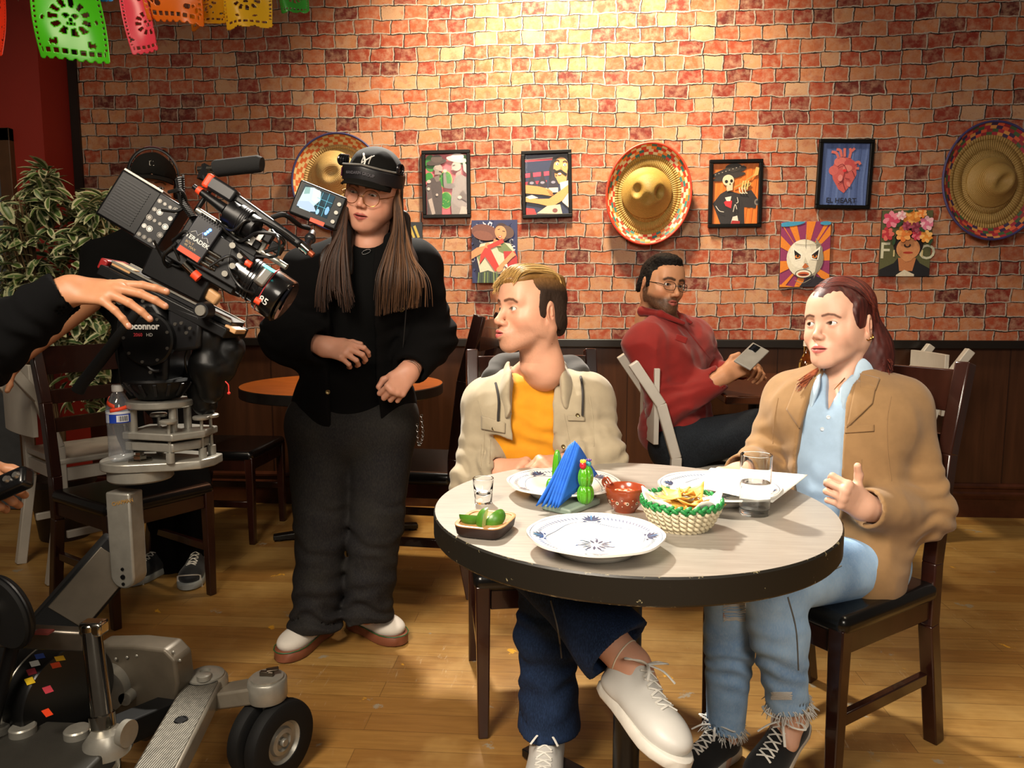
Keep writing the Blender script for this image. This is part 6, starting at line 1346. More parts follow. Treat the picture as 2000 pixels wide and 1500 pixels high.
ph = P(1468, 696, 2.97); px_ = nrm(V(.60, .62, .42)); Rp = frame(px_, (-.1, -.75, .6)); t = thing('mobile_phone', 'pale grey phone held up by the man in red', 'phone', ph)
m = MB(); m.box(ph, (.074, .150, .009), Rp); m.build('case', M('pale_grey_case', '#8f8c86', .35), t, bevel=.0035, seg=3)
m = MB(); m.box(ph+Rp@V(-.014, .045, .0052), (.032, .042, .002), Rp); cam_ = m.build('camera_bump', M('black_glass', '#0c0c0e', .1), t, bevel=.001)
for y in (.034, .048, .060): m = MB(); c = ph+Rp@V(-.018, y, .0062); m.cyl(c, c+Rp[:, 2]*.001, .0055, n=16); m.build('camera_lens', M('lens_glass', '#1a1c24', .05), cam_)

# ================================================================ the woman in the tan blazer
J = dict(R=frame((-.60, -.78, .16)), che=P(1648, 868, 2.02), pel=P(1668, 1050, 2.00), nek=P(1652, 738, 2.09), shR=P(1548, 772, 2.17), shL=P(1764, 790, 2.02),
         elR=P(1492, 905, 2.13), wrR=P(1446, 922, 2.00), elL=P(1808, 1000, 1.94), wrL=P(1690, 992, 1.83), hiR=P(1610, 1095, 2.06), hiL=P(1690, 1102, 1.95),
         knR=P(1432, 1145, 1.80), knL=P(1506, 1135, 1.70), anR=P(1413, 1438, 1.87), anL=P(1544, 1395, 1.72), w=.88)
HO = P(1638, 633, 2.08); HR = frame((-.79, -.60, .04))@RY(4); HS = .97
sd = SDF(.0017); head(sd, HO, HR, HS, fem=1, jaw=.98); sd.u(s_cap(HO+HR@V(0, -.05, -.13), J['nek'], .043, .050), .03)
for k in (-1, 1): sd.u(s_cap(J['nek']+J['R']@V(k*.02, -.01, .01), J['nek']+J['R']@V(k*.10, -.02, -.045), .032, .028), .03)
sd.u(s_ell(J['nek']+J['R']@V(0, .02, -.09), (.09, .06, .09), J['R']), .03); sd.cut(s_plane(J['nek']-V(0, 0, .17), (0, 0, -1))); sbox(sd, [HO, J['nek']], .19)
hl = SDF(.0017); yL = nrm(P(1636, 958, 1.78)-J['wrL']); Rl = frame(yL, (-.15, -.9, .25)); x_ = nrm(np.cross(yL, Rl[:, 2])); x_ = x_*np.sign(x_[2]); Rl = np.stack([x_, yL, Rl[:, 2]], 1)
t2 = hand(hl, J['wrL'], Rl, -1, [(58, 78, 40), (62, 78, 40), (66, 78, 40), (68, 78, 40)], .95, thumb=((62, 0), (38, 5), (0, 0))); hl.u(s_cap(lerp(J['wrL'], J['elL'], .35), J['wrL'], .031, .024), .02); sbox(hl, [J['wrL'], J['wrL']+yL*.14], .09)
hr = SDF(.002); yR = nrm(P(1412, 925, 1.92)-J['wrR']); Rr = frame(yR, (0, -.4, 1)); Rr = np.stack([-Rr[:, 0], Rr[:, 1], Rr[:, 2]], 1); hand(hr, J['wrR'], Rr, 1, [(25, 30, 15)]*4, .92); hr.u(s_cap(lerp(J['wrR'], J['elR'], .35), J['wrR'], .031, .024), .02); sbox(hr, [J['wrR'], J['wrR']+yR*.14], .09)
an = SDF(.003)
for s in 'LR': an.u(s_cap(lerp(J['kn'+s], J['an'+s], .55), J['an'+s]-V(0, 0, .0), .046, .034), .02); an.u(s_cap(J['an'+s], J['an'+s]+V(-.02, -.02, -.05), .034, .036), .02)
sbox(an, [J['knL'], J['anL'], J['anR'], J['knR']], .1)
fp = face_paint(HO, HR, HS, '#cea189', '#a84a4a', '#4e2e22', 0, browr=.0034, browpts=[(.013, .0195), (.028, .0235), (.042, .0215), (.052, .014)], makeup=.15)
D = person('woman with long auburn hair in tan blazer and light blue polo, seated at the right', J, skin_of('', '', J, None, [sd, hl, hr, an]), fp, V(J['pel'][0], J['pel'][1], 0))
eyes(D, HO, HR, HS, HR@V(.30, 1, .12), rgb('#3a2a1e')); nails(D, t2, .93).build('fingernails', NAILM, D)
def colD(v):
    n1 = vnoise((v@HR)*V(60, 160, 30)); return np.array(rgb('#2a0f0d'))*(1-n1[:, None])+np.array(rgb('#54221c'))*n1[:, None]
hd = SDF(.0026).local(HO, HR, HS); hd.u(s_ell((0, -.011, .040), (.0800, .1075, .0885)), .01)
for k in (-1, 1): hd.u(s_ell((k*.0750, .016, .022), (.0085, .028, .044)), .012)
hd.local(HO, HR, HS); hd.u(s_ell((0, -.055, -.02), (.076, .066, .09)), .03); hd.sub(s_ell((-.002, .098, -.034), (.079, .080, .085)), .010); hd.sub(s_ell((0, .100, -.004), (.058, .062, .071)), .006); hd.sub(s_ell((0, -.006, -.056), (.13, .030, .050)), .010); hd.o = None
hd.chain([HO+HR@V(-.04, -.075, -.05), P(1702, 690, 2.08), P(1716, 738, 2.05)], [.055, .050, .036], .03); hd.chain([HO+HR@V(.04, -.075, -.05), P(1640, 740, 2.17)], [.05, .035], .03)
hd.noise(lambda p: .003*(.5-vnoise(((p-HO)@HR)*V(90, 200, 40))), .002); sbox(hd, [HO, P(1700, 720, 2.08)], .17); solid('hair', hd, HAIRM, D, colD)
m = MB(); rr = random.Random(21); ps, cs = [], []
for i in range(560):
    k = -1 if i % 4 else 1; yy = .074-.150*rr.random(); g = .0015+.004*rr.random(); pts = []
    for a in np.linspace(.5, 96, 9):
        t = math.radians(a); q = (a-.5)/95.5; y = yy*(1-q**1.3)+(-.042+.012*rr.random()-.45*max(0, .02-yy)*.4)*q**1.3; sh = math.sqrt(max(.12, 1-((y+.013)/.107)**2)); pts.append(V(k*(.0808+g)*sh*math.sin(t), y, .040+(.088+g)*sh*math.cos(t)))
    W = [HO+HR@(p*HS) for p in bez(pts, 3)]; u = rr.random()
    if k < 0:
        e = P(1680+62*u+rr.uniform(-4, 4), 722+rr.uniform(-16, 34)-10*(1-u), 2.08-.05*u-.03*rr.random()); mid = P(1694+34*u, 680, 2.09-.03*u)
    else: e = P(1600+30*u, 740+rr.uniform(-10, 15), 2.20); mid = P(1630+10*u, 690, 2.17)
    W = list(bez([*W[:-1:4], W[-1], mid, e], 4)); ps.append(W); cs.append(tuple(lerp(rgb('#2c0f0d'), rgb('#7a3426'), rr.random()**1.3)))
for i in range(46):
    u = rr.random(); ps.append(list(bez([P(1622+8*u, 700, 2.12), P(1606-4*u, 716, 2.08), P(1588-14*u+6*rr.random(), 732, 2.045), P(1566-14*u+10*rr.random(), 742+24*rr.random(), 2.03)], 5))); cs.append(tuple(lerp(rgb('#5a2016'), rgb('#b0623a'), rr.random())))
strands(m, ps, .0024, .0008, cs, 5); m.build('hair_strands', HAIRM, D, color=True, smooth=80)
GLD = M('polished_gold', '#d8a94e', .15, 1.0)
e = HO+HR@V(-.079, -.010, -.042)*HS
for a, b in ((0, 0), (-.010, .003)):
    m = MB(); m.torus(e+HR@V(-.003, a, b+.002), .0068, .0016, HR@RY(90)@RX(25), n=20, m=8); m.build('hoop_earring', GLD, D)
R_ = J['R']; nk = J['nek']
POL = cloth('light_blue_pique', '#93acc4', .8, .4, 900); POLC = cloth('light_blue_rib_collar', '#a3b9cc', .8, .5, 700)
ts = SDF(.005); torso(ts, J, .006); ts.sub(s_ell(nk+R_@V(0, .03, .05), (.060, .055, .085), R_), .006); ts.sub(lambda p, o=opening(nk, R_, .003, .034, -.11, .0, 0, 0): np.maximum(o(p), -.10-((p-nk.astype(np.float32))@R_.astype(np.float32))[:, 2]), .004); ts.noise(folds(.006, 6, (1, 1, 2.2), 7), .006); ts.noise(wrinkle(lerp(J['che'], J['pel'], .6), (.1, 0, 1), .006, .08, .12, 2), .006); auto_bounds(ts, J['pel']-.35, nk+.3); tso = solid('polo_shirt', ts, POL, D)
for k in (-1, 1):
    cl = SDF(.003); cl.chain([nk+R_@V(k*.045, -.045, .045), nk+R_@V(k*.064, .03, .02), nk+R_@V(k*.052, .095, -.05), nk+R_@V(k*.048, .108, -.085)], [.018, .026, .030, .014], .012, R_@V(k*.75, .55, .2), .28); sbox(cl, [nk], .2); solid('collar', cl, POLC, tso)
bp = [(1618, 815), (1606, 838)]
buttons(tso, [front(ts, x, y, 1.6) for x, y in bp], [-ray(x, y) for x, y in bp], .0055, M('pearl_button', '#b8c4cc', .3))
m = MB(); pts = [drop(sd, P(x, y, 1.6), ray(x, y), .8)-nrm(ray(x, y))*.004 for x, y in ((1606, 735), (1614, 757), (1620, 772), (1632, 758), (1650, 738))]; m.tube(bez(pts, 6), .0011, 5); m.ball(pts[2], .003, n=8); m.build('necklace', GLD, D)
TAN = cloth('tan_wool_blazer', '#886945', .9, .25, 800)
jk = SDF(.005); torso(jk, J, .026, low=False); jk.u(s_ell(lerp(J['che'], J['pel'], .75), (.150, .125, .17), R_), .05); jk.chain([J['hiL']+R_@V(-.055, -.0, .10), J['hiL']+R_@V(-.055, .05, -.03), J['hiL']+R_@V(-.045, .06, -.10)], [.085, .062, .04], .04, R_@V(1, -.3, 0), .55)
for s in 'LR':
    limb(jk, [J['sh'+s]-V(0, 0, .005), J['el'+s], lerp(J['el'+s], J['wr'+s], .93)], [.066, .058, .050], .03); a = nrm(J['wr'+s]-J['el'+s]).astype(np.float32); e = lerp(J['el'+s], J['wr'+s], .93).astype(np.float32)
    jk.sub(s_cap(e-a*.015, e+a*.1, .040), .003); jk.cut(lambda p, e=e, a=a: -np.maximum(-((p-e)@a-.01), np.linalg.norm(p-e, axis=1)-.1), .002); jk.noise(wrinkle(J['el'+s], J['sh'+s]-J['el'+s], .006, .05, .11, 7), .006)
jk.sub(opening(J['che'], R_, .075, .050, -.30, .16, .034, -.012), .006); jk.sub(s_ell(nk+R_@V(0, .0, .05), (.078, .085, .085), R_), .01); jk.noise(folds(.006, 5, (1.3, 1.3, .8), 12), .006); jk.noise(folds(.0025, 13, (1.2, 1.2, .8), 2), .0025); auto_bounds(jk, np.minimum(J['elR'], J['pel'])-.35, np.maximum(J['elL'], nk)+.3); jko = solid('blazer', jk, TAN, D)
for nm, qs in (('lapel', ([(1710, 756), (1704, 788), (1654, 836), (1672, 742)], [(1560, 740), (1598, 738), (1562, 838), (1536, 800)])), ('collar', ([(1680, 730), (1718, 740), (1710, 762), (1680, 758)],)), ('pocket_welt', ([(1650, 833), (1707, 829), (1707, 842), (1650, 846)],))):
    for q in qs:
        m = MB(); patch(m, jk, q, .005 if nm != 'pocket_welt' else .002, 12); m.build(nm, TAN, jko, solid=.005, smooth=60)
m = MB()
for pts in ([(1742, 765), (1733, 820), (1734, 890), (1742, 960)], [(1522, 765), (1512, 820), (1508, 880)], [(1684, 890), (1680, 940)]): seam(m, jk, [P(x, y, 1.6) for x, y in pts], ray(*pts[1]), .0012, .0002)
m.build('seams', TAN, jko)
bt = (1640, 1024); buttons(jko, [front(jk, *bt, 1.5)], [-ray(*bt)], .009, M('horn_button', '#3a2a1a', .3))
# ripped light jeans
def ripped():
    k = NT('light_blue_denim'); vec = k.obj(); a = k.noise(vec, 7, 4); b = k.noise(k.obj((1, 1, .25)), 420, 2); c = k.mix(k.ramp(a, [(.35, (0, 0, 0)), (.68, (1, 1, 1))]), rgb('#6f94bf'), rgb('#a6c8e8')); c = k.mix(k.ramp(b, [(.4, (0, 0, 0)), (.7, (.2, .2, .2))]), c, rgb('#c8d4dc'))
    k.set(Base_Color=c, Roughness=.85); k.bump(b, .25, .0006); return k.m
JND = ripped(); jn = SDF(.0045); jn.u(s_cap(J['hiR'], J['hiL'], .105), .03); FR = M('frayed_white_thread', '#c9c8c4', .9, bump=.5, bscale=500)
for s in 'LR':
    e = lerp(J['kn'+s], J['an'+s], .93); limb(jn, [J['hi'+s], J['kn'+s], lerp(J['kn'+s], e, .4), e], [.090, .067, .060, .048], .03 if s == 'L' else .012); a = nrm(e-J['kn'+s]).astype(np.float32); ee = e.astype(np.float32); jn.cut(lambda p, ee=ee, a=a: -np.maximum(-((p-ee)@a), np.linalg.norm(p-ee, axis=1)-.12), .002); jn.sub(s_cap(e-a*.02, e+a*.1, .041), .004); jn.noise(wrinkle(J['kn'+s]+V(0, 0, -.18), (.1, .2, 1), .004, .05, .1, 3), .004)
jn.noise(folds(.004, 7, (1.2, 1.2, 1), 9), .004); auto_bounds(jn, np.minimum(J['anR'], J['anL'])-.2, np.maximum(J['hiL'], J['hiR'])+.2); jno = solid('jeans', jn, JND, D)
for s in 'LR':
    e = lerp(J['kn'+s], J['an'+s], .93); a = nrm(e-J['kn'+s]); x = nrm(np.cross(a, (0, 1, .3))); y = np.cross(a, x); m = MB(); rr = random.Random(4)
    for i in range(150):
        t = rr.random()*math.tau; r = .0475+.003*rr.random(); p = e+r*(x*math.cos(t)+y*math.sin(t))+a*rr.uniform(-.016, .004); d = a*rr.uniform(.004, .022)+(x*math.cos(t)+y*math.sin(t))*rr.uniform(0, .012)+x*rr.uniform(-.01, .01); m.tube([p, p+d*.5, p+d+V(0, 0, -.003)], [.0016, .0013, .0006], 4)
    m.build('frayed_hem', FR, jno)
m = MB(); seam(m, jn, [P(x, y, 1.3) for x, y in ((1536, 1150), (1556, 1230), (1562, 1330))], ray(1550, 1230), .002); seam(m, jn, [P(x, y, 1.3) for x, y in ((1552, 1150), (1610, 1122), (1655, 1100))], ray(1610, 1120), .0018); m.build('stitching', ST, jno)
rp = MB(); patch(rp, jn, [(1416, 1152), (1453, 1152), (1457, 1214), (1412, 1206)], .0012, 10); rp.build('knee_rip', M('skin_in_rip', '#a5655a', .7, var=.15), jno, smooth=60)
m = MB(); rr = random.Random(2)
for i in range(26):
    y = 1152+62*rr.random(); q = [front(jn, x, y+rr.uniform(-3, 3), 1.3)-nrm(ray(x, y))*.003 for x in np.linspace(1413, 1456, 5)]; m.tube(q, .0011, 4)
m.build('loose_threads', FR, jno); m = MB()
for x0, y0, x1, y1 in ((1505, 1352, 1548, 1366),):
    for i in range(40):
        y = y0+(y1-y0)*rr.random(); q = [front(jn, x, y, 1.3)-nrm(ray(x, y))*.002 for x in np.linspace(x0+8*rr.random(), x1-8*rr.random(), 4)]; m.tube(q, .0012, 4)
m.build('loose_threads', FR, jno)
BLKS = cloth('black_canvas', '#0f0f10', .9, .4, 800)
for s, fd, up in (('L', (-.62, -.62, -.38), (-.1, -.3, 1)), ('R', (-.72, -.68, -.02), (0, 0, 1))):
    fd = nrm(V(*fd)); up = nrm(V(*up)-fd*(fd@V(*up))); A_ = J['an'+s]; H0 = A_-up*.092-fd*.055
    if s == 'R': H0[2] = .004
    r_, Rs, _ = shoe(D, H0, fd, up, .255, .026, BLKS, SOLEW, LACE, width=.092, toe=SOLEW, hi=.012)
    m = MB(); c = H0+fd*.052+up*.098; ax = nrm(J['kn'+s]-A_); m.tube([c-ax*.03, c-ax*.004, c+ax*.012, c+ax*.014], [.037, .0375, .0375, .035], 24); m.build('sock', SOCKW, D, smooth=60)
# ================================================================ the camera operator behind the camera
J = dict(R=frame((.40, -.90, -.05)), che=P(262, 560, 3.02), pel=P(300, 760, 3.03), nek=P(288, 448, 3.03), shR=P(196, 500, 2.98), shL=P(342, 490, 3.08),
         elR=P(176, 590, 2.86), wrR=P(22, 712, 2.55), elL=P(392, 575, 2.96), wrL=P(405, 590, 2.72), hiR=P(262, 800, 3.0), hiL=P(340, 800, 3.06),
         knR=P(318, 960, 2.96), knL=P(375, 960, 3.0), anR=P(330, 1092, 3.0), anL=P(384, 1100, 2.98), w=1.0)
for k in J:
    if k not in 'Rw': J[k] = CAM+(J[k]-CAM)*1.035
HO = P(300, 366, 3.1); HR = frame((.42, -.89, -.12))@RY(-3); HS = .98
sd = SDF(.0024); head(sd, HO, HR, HS, jaw=1.02); sd.u(s_cap(HO+HR@V(0, -.045, -.13), J['nek'], .054, .06), .03); sd.cut(s_plane(J['nek']-V(0, 0, .08), (0, 0, -1))); sbox(sd, [HO, J['nek']], .16)
hs = []
for s, k in (('R', 1), ('L', -1)):
    h = SDF(.0028); y = nrm(J['wr'+s]-J['el'+s]); Rr = frame(y, (.1, -.5, .8)); Rr = np.stack([-Rr[:, 0]*k, Rr[:, 1], Rr[:, 2]], 1)
    hand(h, J['wr'+s], Rr, k, [(30, 40, 20)]*4, 1.0); h.u(s_cap(J['el'+s], J['wr'+s], .043, .028), .02); sbox(h, [J['el'+s], J['wr'+s], J['wr'+s]+y*.16], .08); hs.append(h)
fp = face_paint(HO, HR, HS, '#b98460', '#a3584c', '#241810', 0, '#3a281c')
E_ = person('camera operator in black cap and headphones, mostly hidden behind the film camera', J, skin_of('', '', J, None, [sd]+hs), fp, V(J['pel'][0], J['pel'][1], 0)); eyes(E_, HO, HR, HS, HR@V(0, 1, -.1), rgb('#2a1c12'))
cpE = baseball_cap(E_, HO+HR@V(0, 0, .004), HR@RX(2), .98, CAPB, .062, CAPB)
HP = M('headphone_black', '#141314', .3); HPS = M('headphone_silver', '#8a8680', .3, .8)
m = MB(); pts = [HO+HR@(V(.098*math.sin(t), -.02, .045+.115*math.cos(t))) for t in np.linspace(-1.75, 1.75, 21)]; m.tube(pts, .009, 8, flat=.6); hp = m.build('headphones', HP, E_)
for k in (-1, 1): m = MB(); c = HO+HR@V(k*.092, -.014, -.004); m.lathe([(0, -.016), (.034, -.016), (.038, -.006), (.036, .012), (.02, .016), (0, .016)], c, HR@RY(90*k), 24); m.build('ear_cup', HP, hp)
m = MB(); m.tube([p+HR@V(0, .006, .004) for p in pts[8:13]], .008, 8, flat=.5); m.build('band_pad', M('pink_grey_pad', '#6a4a50', .4), hp)
m = MB(); q = [(-.008, -.012), (.008, -.012), (.009, .006), (.005, .004), (.003, .010), (-.003, .010), (-.005, .004), (-.009, .008)]; pp = []
for x, z in q+q[:1]:
    z2 = .092+z; y_ = -.012+.116*math.sqrt(max(0, 1-((z2-.044)/.097)**2-(x/.0885)**2)); pp.append(HO+HR@V(0, 0, .004)+HR@RX(2)@(V(x, y_+.001, z2)*.98))
m.tube(pp, .0014, 6); m.build('embroidered_patch', WHT, cpE)
ts = SDF(.007); torso(ts, J, .014, belly=1.3)
for s in 'LR': e = lerp(J['sh'+s], J['el'+s], .82); limb(ts, [J['sh'+s]-V(0, 0, .01), e], [.070, .062], .03); a = nrm(J['el'+s]-J['sh'+s]).astype(np.float32); ef = e.astype(np.float32); ts.cut(lambda p, ef=ef, a=a: -np.maximum(-((p-ef)@a), np.linalg.norm(p-ef, axis=1)-.1), .002)
ts.sub(s_ell(J['nek']+V(0, -.02, .06), (.072, .07, .07)), .008); ts.noise(folds(.006, 6), .006); auto_bounds(ts, J['pel']-.45, J['nek']+.35); solid('t_shirt', ts, BLKT, E_)
tr = SDF(.007); tr.u(s_cap(J['hiR']+V(0, 0, .05), J['hiL']+V(0, 0, .05), .11), .03)
for s in 'LR': limb(tr, [J['hi'+s], J['kn'+s], J['an'+s]-V(0, 0, .03)], [.10, .078, .070], .02)
tr.noise(folds(.006, 6), .006); auto_bounds(tr, J['anR']-.3, J['hiL']+.4); solid('trousers', tr, BLKJ, E_)
SNK = cloth('grey_black_mesh', '#1b1c20', .7)
for s, d in (('R', (-.25, -.97, 0)), ('L', (.25, -.97, 0))): shoe(E_, J['an'+s]*V(1, 1, 0)+V(0, .05, .003), d, (0, 0, 1), .28, .028, SNK, M('silver_sole', '#8f9290', .4), LACE, bow=False, toe=SOLEW)
# ================================================================ the dolly grip at the left edge, reaching for the head
J = dict(R=frame((.75, .62, -.10)), che=V(-1.44, 1.22, 1.25), pel=V(-1.46, 1.18, .93), nek=V(-1.43, 1.24, 1.47), shR=V(-1.32, 1.08, 1.39), shL=V(-1.48, 1.43, 1.41),
         elR=V(-1.24, 1.10, 1.10), wrR=P(-75, 905, 1.45), elL=P(-70, 705, 1.44), wrL=P(136, 566, 1.52), hiR=V(-1.41, 1.10, .90), hiL=V(-1.52, 1.26, .90), knR=V(-1.40, 1.10, .50), knL=V(-1.52, 1.28, .50), anR=V(-1.42, 1.08, .10), anL=V(-1.54, 1.28, .10), w=1.0)
HO = V(-1.38, 1.30, 1.68); HR = frame((.8, .6, -.05)); sd = SDF(.003); head(sd, HO, HR, 1.0); sd.u(s_cap(HO+HR@V(0, -.045, -.13), J['nek'], .054, .06), .03); sd.cut(s_plane(J['nek']-V(0, 0, .08), (0, 0, -1))); sbox(sd, [HO, J['nek']], .17)
hL = SDF(.0017); yL = nrm(P(262, 572, 1.52)-J['wrL']); Rl = frame(yL, (-.05, -.55, .8)); Rl = np.stack([Rl[:, 0], Rl[:, 1], Rl[:, 2]], 1)
Rl = np.stack([-Rl[:, 0], Rl[:, 1], Rl[:, 2]], 1)
tL = hand(hL, J['wrL'], Rl, -1, [(4, 14, 10), (10, 16, 12), (16, 18, 14), (22, 20, 16)], 1.05, spread=(8, -3, -14, -26), thumb=((28, -28), (10, -22), (0, 0))); hL.u(s_cap(lerp(J['wrL'], J['elL'], .4), J['wrL'], .036, .029), .02); sbox(hL, [J['wrL'], J['wrL']+yL*.2], .1)
hR_ = SDF(.002); yR = nrm(P(0, 975, 1.42)-J['wrR']); Rr = frame(yR, (.2, -.8, .5)); hand(hR_, J['wrR'], np.stack([-Rr[:, 0], Rr[:, 1], Rr[:, 2]], 1), 1, [(40, 60, 30)]*4, 1.0); hR_.u(s_cap(lerp(J['wrR'], J['elR'], .4), J['wrR'], .034, .028), .02); sbox(hR_, [J['wrR'], J['wrR']+yR*.15], .09)
fp = face_paint(HO, HR, 1.0, '#b57f5c', '#a05a4c', '#241810', 0, '#3a281c')
G_ = person('person in black sweater at the left edge, hand reaching to the tilt head', J, skin_of('', '', J, None, [sd, hL, hR_]), fp, V(J['pel'][0], J['pel'][1], 0)); eyes(G_, HO, HR, 1, HR@V(0, 1, 0), rgb('#2a1c12')); nails(G_, tL, 1.03).build('fingernails', NAILM, G_)
hd = SDF(.004).local(HO, HR, 1); hd.u(s_ell((0, -.022, .040), (.0800, .098, .087)), .01); hd.sub(s_ell((0, .088, -.014), (.085, .062, .085)), .012); hd.cut(s_plane((0, -.02, -.02), (0, .35, -1))); hd.o = None; sbox(hd, [HO], .16); solid('hair', hd, HAIRM, G_, lambda v: np.tile(rgb('#17100c'), (len(v), 1)))
SWT = cloth('black_fleece', '#080809', .95, .5, 350, sheen=0); jk = SDF(.006); torso(jk, J, .024, low=False); jk.u(s_ell(J['pel']+V(0, 0, .04), (.17, .14, .14), J['R']), .05)
for s in 'LR': limb(jk, [J['sh'+s]-V(0, 0, .01), J['el'+s], lerp(J['el'+s], J['wr'+s], .93)], [.080, .072, .046], .03); a = nrm(J['wr'+s]-J['el'+s]).astype(np.float32); e = lerp(J['el'+s], J['wr'+s], .93).astype(np.float32); jk.sub(s_cap(e-a*.012, e+a*.1, .039), .003); jk.cut(lambda p, e=e, a=a: -np.maximum(-((p-e)@a-.008), np.linalg.norm(p-e, axis=1)-.1), .002); jk.noise(wrinkle(lerp(J['el'+s], J['wr'+s], .3), a, .006, .05, .15, 5), .006)
jk.sub(s_ell(J['nek']+V(0, 0, .05), (.072, .072, .07)), .008); jk.noise(folds(.006, 6), .006); auto_bounds(jk, np.minimum(J['pel'], J['elR'])-.4, np.maximum(J['nek'], J['wrL'])+.3); solid('sweater', jk, SWT, G_)
tr = SDF(.007); tr.u(s_cap(J['hiR'], J['hiL'], .11), .03)
for s in 'LR': limb(tr, [J['hi'+s], J['kn'+s], J['an'+s]-V(0, 0, .02)], [.095, .075, .062], .02)
tr.noise(folds(.006, 6), .006); auto_bounds(tr, J['anR']-.5, J['hiL']+.5); solid('trousers', tr, BLKT, G_)
for s in 'LR': shoe(G_, J['an'+s]*V(1, 1, 0)+V(-.04, -.03, .003), (.8, .5, 0), (0, 0, 1), .28, .026, BLKT, SOLEW, None)
rd = P(4, 952, 1.40); Rr = frame(nrm(P(70, 930, 1.40)-P(0, 960, 1.40)), (0, -.8, .6)); t = thing('hand_controller', 'black hand controller held at the left edge', 'controller', rd)
m = MB(); m.box(rd, (.045, .13, .034), Rr); m.build('body', M('controller_black', '#0d0d0e', .25), t, bevel=.010, seg=4)
for y in (-.03, 0, .03, .052): m = MB(); c = rd+Rr@V(0, y, .017); m.cyl(c, c+Rr[:, 2]*.006, .008, .006, 14); m.build('button', HPS, t)
# ================================================================ FILM CAMERA, FLUID HEAD, DOLLY
CB = M('camera_black', '#070708', .42, bump=.12, bscale=500, Specular_IOR_Level=.3); CG = M('camera_dark_grey', '#131315', .42, Specular_IOR_Level=.35); SIL = M('brushed_aluminium', '#8f8c83', .36, .55, .12, 30, .08, 300); CHR = M('chrome', '#a8a49a', .14, 1.0)
ORG = M('orange_tape', '#d8401a', .55, var=.04); RBB = M('black_rubber', '#0c0c0c', .7, Specular_IOR_Level=.25); WTX = M('white_lettering', '#c9c9c4', .5); REDL = M('red_lettering', '#a8323a', .5); GLB = M('lens_front_glass', '#0a0c14', .03, coat=1); TANP = M('tan_plate', '#b0865a', .5)
LEDB = glow('blue_led', (.05, .2, 1.0), 14); LEDC = glow('cyan_led', (.1, .9, .85), 3); LEDR = glow('red_led', (1, .05, .03), 4)
YC = 1.78
K = lambda x, y, d=0: P(x, y, YC+d)
fc_ = nrm(K(560, 592)-K(300, 425)+V(0, .07, 0)); Rc = frame(fc_, (0, .06, 1)); sR, fR, uR = Rc[:, 0], Rc[:, 1], Rc[:, 2]     # right side (to viewer), forward, up
cam0 = K(430, 480); t = thing('film_camera', 'black film camera rig tilted down on its fluid head, cables all over', 'camera', cam0); T_ = t
def CBX(name, px, py, size, d=0, mat=None, bev=.004, par=None, R=None): 
    m = MB(); m.box(K(px, py, d), size, Rc if R is None else R); return m.build(name, mat or CB, par or T_, bevel=bev)
body = CBX('body', 425, 500, (.115, .17, .125)); CBX('side_panel', 432, 505, (.01, .13, .09), -.062, CG, .003, body)
for i, (x, y) in enumerate(((455, 480), (470, 500), (455, 520), (440, 535))): m = MB(); c = K(x, y, -.068); m.cyl(c, c+sR*.008, .007, n=14); m.build('port', SIL, body)
batt = CBX('battery', 262, 402, (.075, .105, .125), .0, CB, .006)
m = MB()
for i in range(14): c = K(262, 402)+sR*.0385+fR*(-.006)+uR*(-.045+.0068*i); m.box(c, (.002, .07, .003), Rc)
m.build('grille', CG, batt, smooth=0)
m = MB(); m.box(K(262, 402)+uR*.064, (.07, .10, .006), Rc); m.build('top_edge', SIL, batt, bevel=.001)
iface = CBX('interface_module', 318, 438, (.085, .06, .125), .0, CG, .004)
rr = random.Random(4)
for i in range(4):
    for j in range(5):
        if rr.random() < .15: continue
        c = K(318, 438)+sR*.043+fR*(-.02+.0135*i)+uR*(-.048+.023*j); m = MB(); r = rr.choice((.0045, .0065, .0035)); m.torus(c, r, .0011, np.stack([fR, uR, sR], 1), n=16, m=6); m.cyl(c-sR*.002, c+sR*.001, r*.7, n=12); m.build('connector', WTX if rr.random() < .35 else HPS, iface)
# transmitter
tx = K(391, 468, -.075); Rt_ = Rc@RX(-2); m = MB(); m.box(tx, (.026, .062, .100), Rt_); tr_ = m.build('transmitter', M('transmitter_navy', '#14151c', .4), T_, bevel=.003)
m = MB()
for i in range(9): m.box(tx+Rt_@V(.004, -.026+.0065*i, .049), (.018, .0028, .012), Rt_)
m.build('cooling_fins', CB, tr_, smooth=0)
Rx = np.stack([fR, uR, sR], 1)@RZ(0)
m = MB(); add_text(m, 'TERADEK', .0135, tx+Rt_@V(.0136, 0, -.006), np.stack([Rt_[:, 1], Rt_[:, 2], Rt_[:, 0]], 1), bold=.0003); m.build('lettering', WTX, tr_, smooth=0)
m = MB(); add_text(m, 'BOLT', .008, tx+Rt_@V(.0136, -.012, -.019), np.stack([Rt_[:, 1], Rt_[:, 2], Rt_[:, 0]], 1)); add_text(m, '4K MAX', .008, tx+Rt_@V(.0136, -.006, -.027), np.stack([Rt_[:, 1], Rt_[:, 2], Rt_[:, 0]], 1)); m.build('model_lettering', M('tan_lettering', '#a8906a', .5), tr_, smooth=0)
m = MB(); m.tube([tx+Rt_@V(.0138, y, z) for y, z in ((-.022, .004), (-.014, .012), (-.006, .005), (0, .018), (.006, .005), (.014, .011), (.022, .003))], .0007, 5); m.build('mountain_logo', WTX, tr_)
m = MB(); m.box(tx+Rt_@V(.0136, 0, -.041), (.001, .052, .013), Rt_); m.build('orange_label', ORG, tr_, smooth=0)
for i in range(3): m = MB(); c = tx+Rt_@V(.014, .006+.002*i, .018+.0065*i); m.ball(c, .0034, n=10); m.build('status_light', LEDB, tr_)
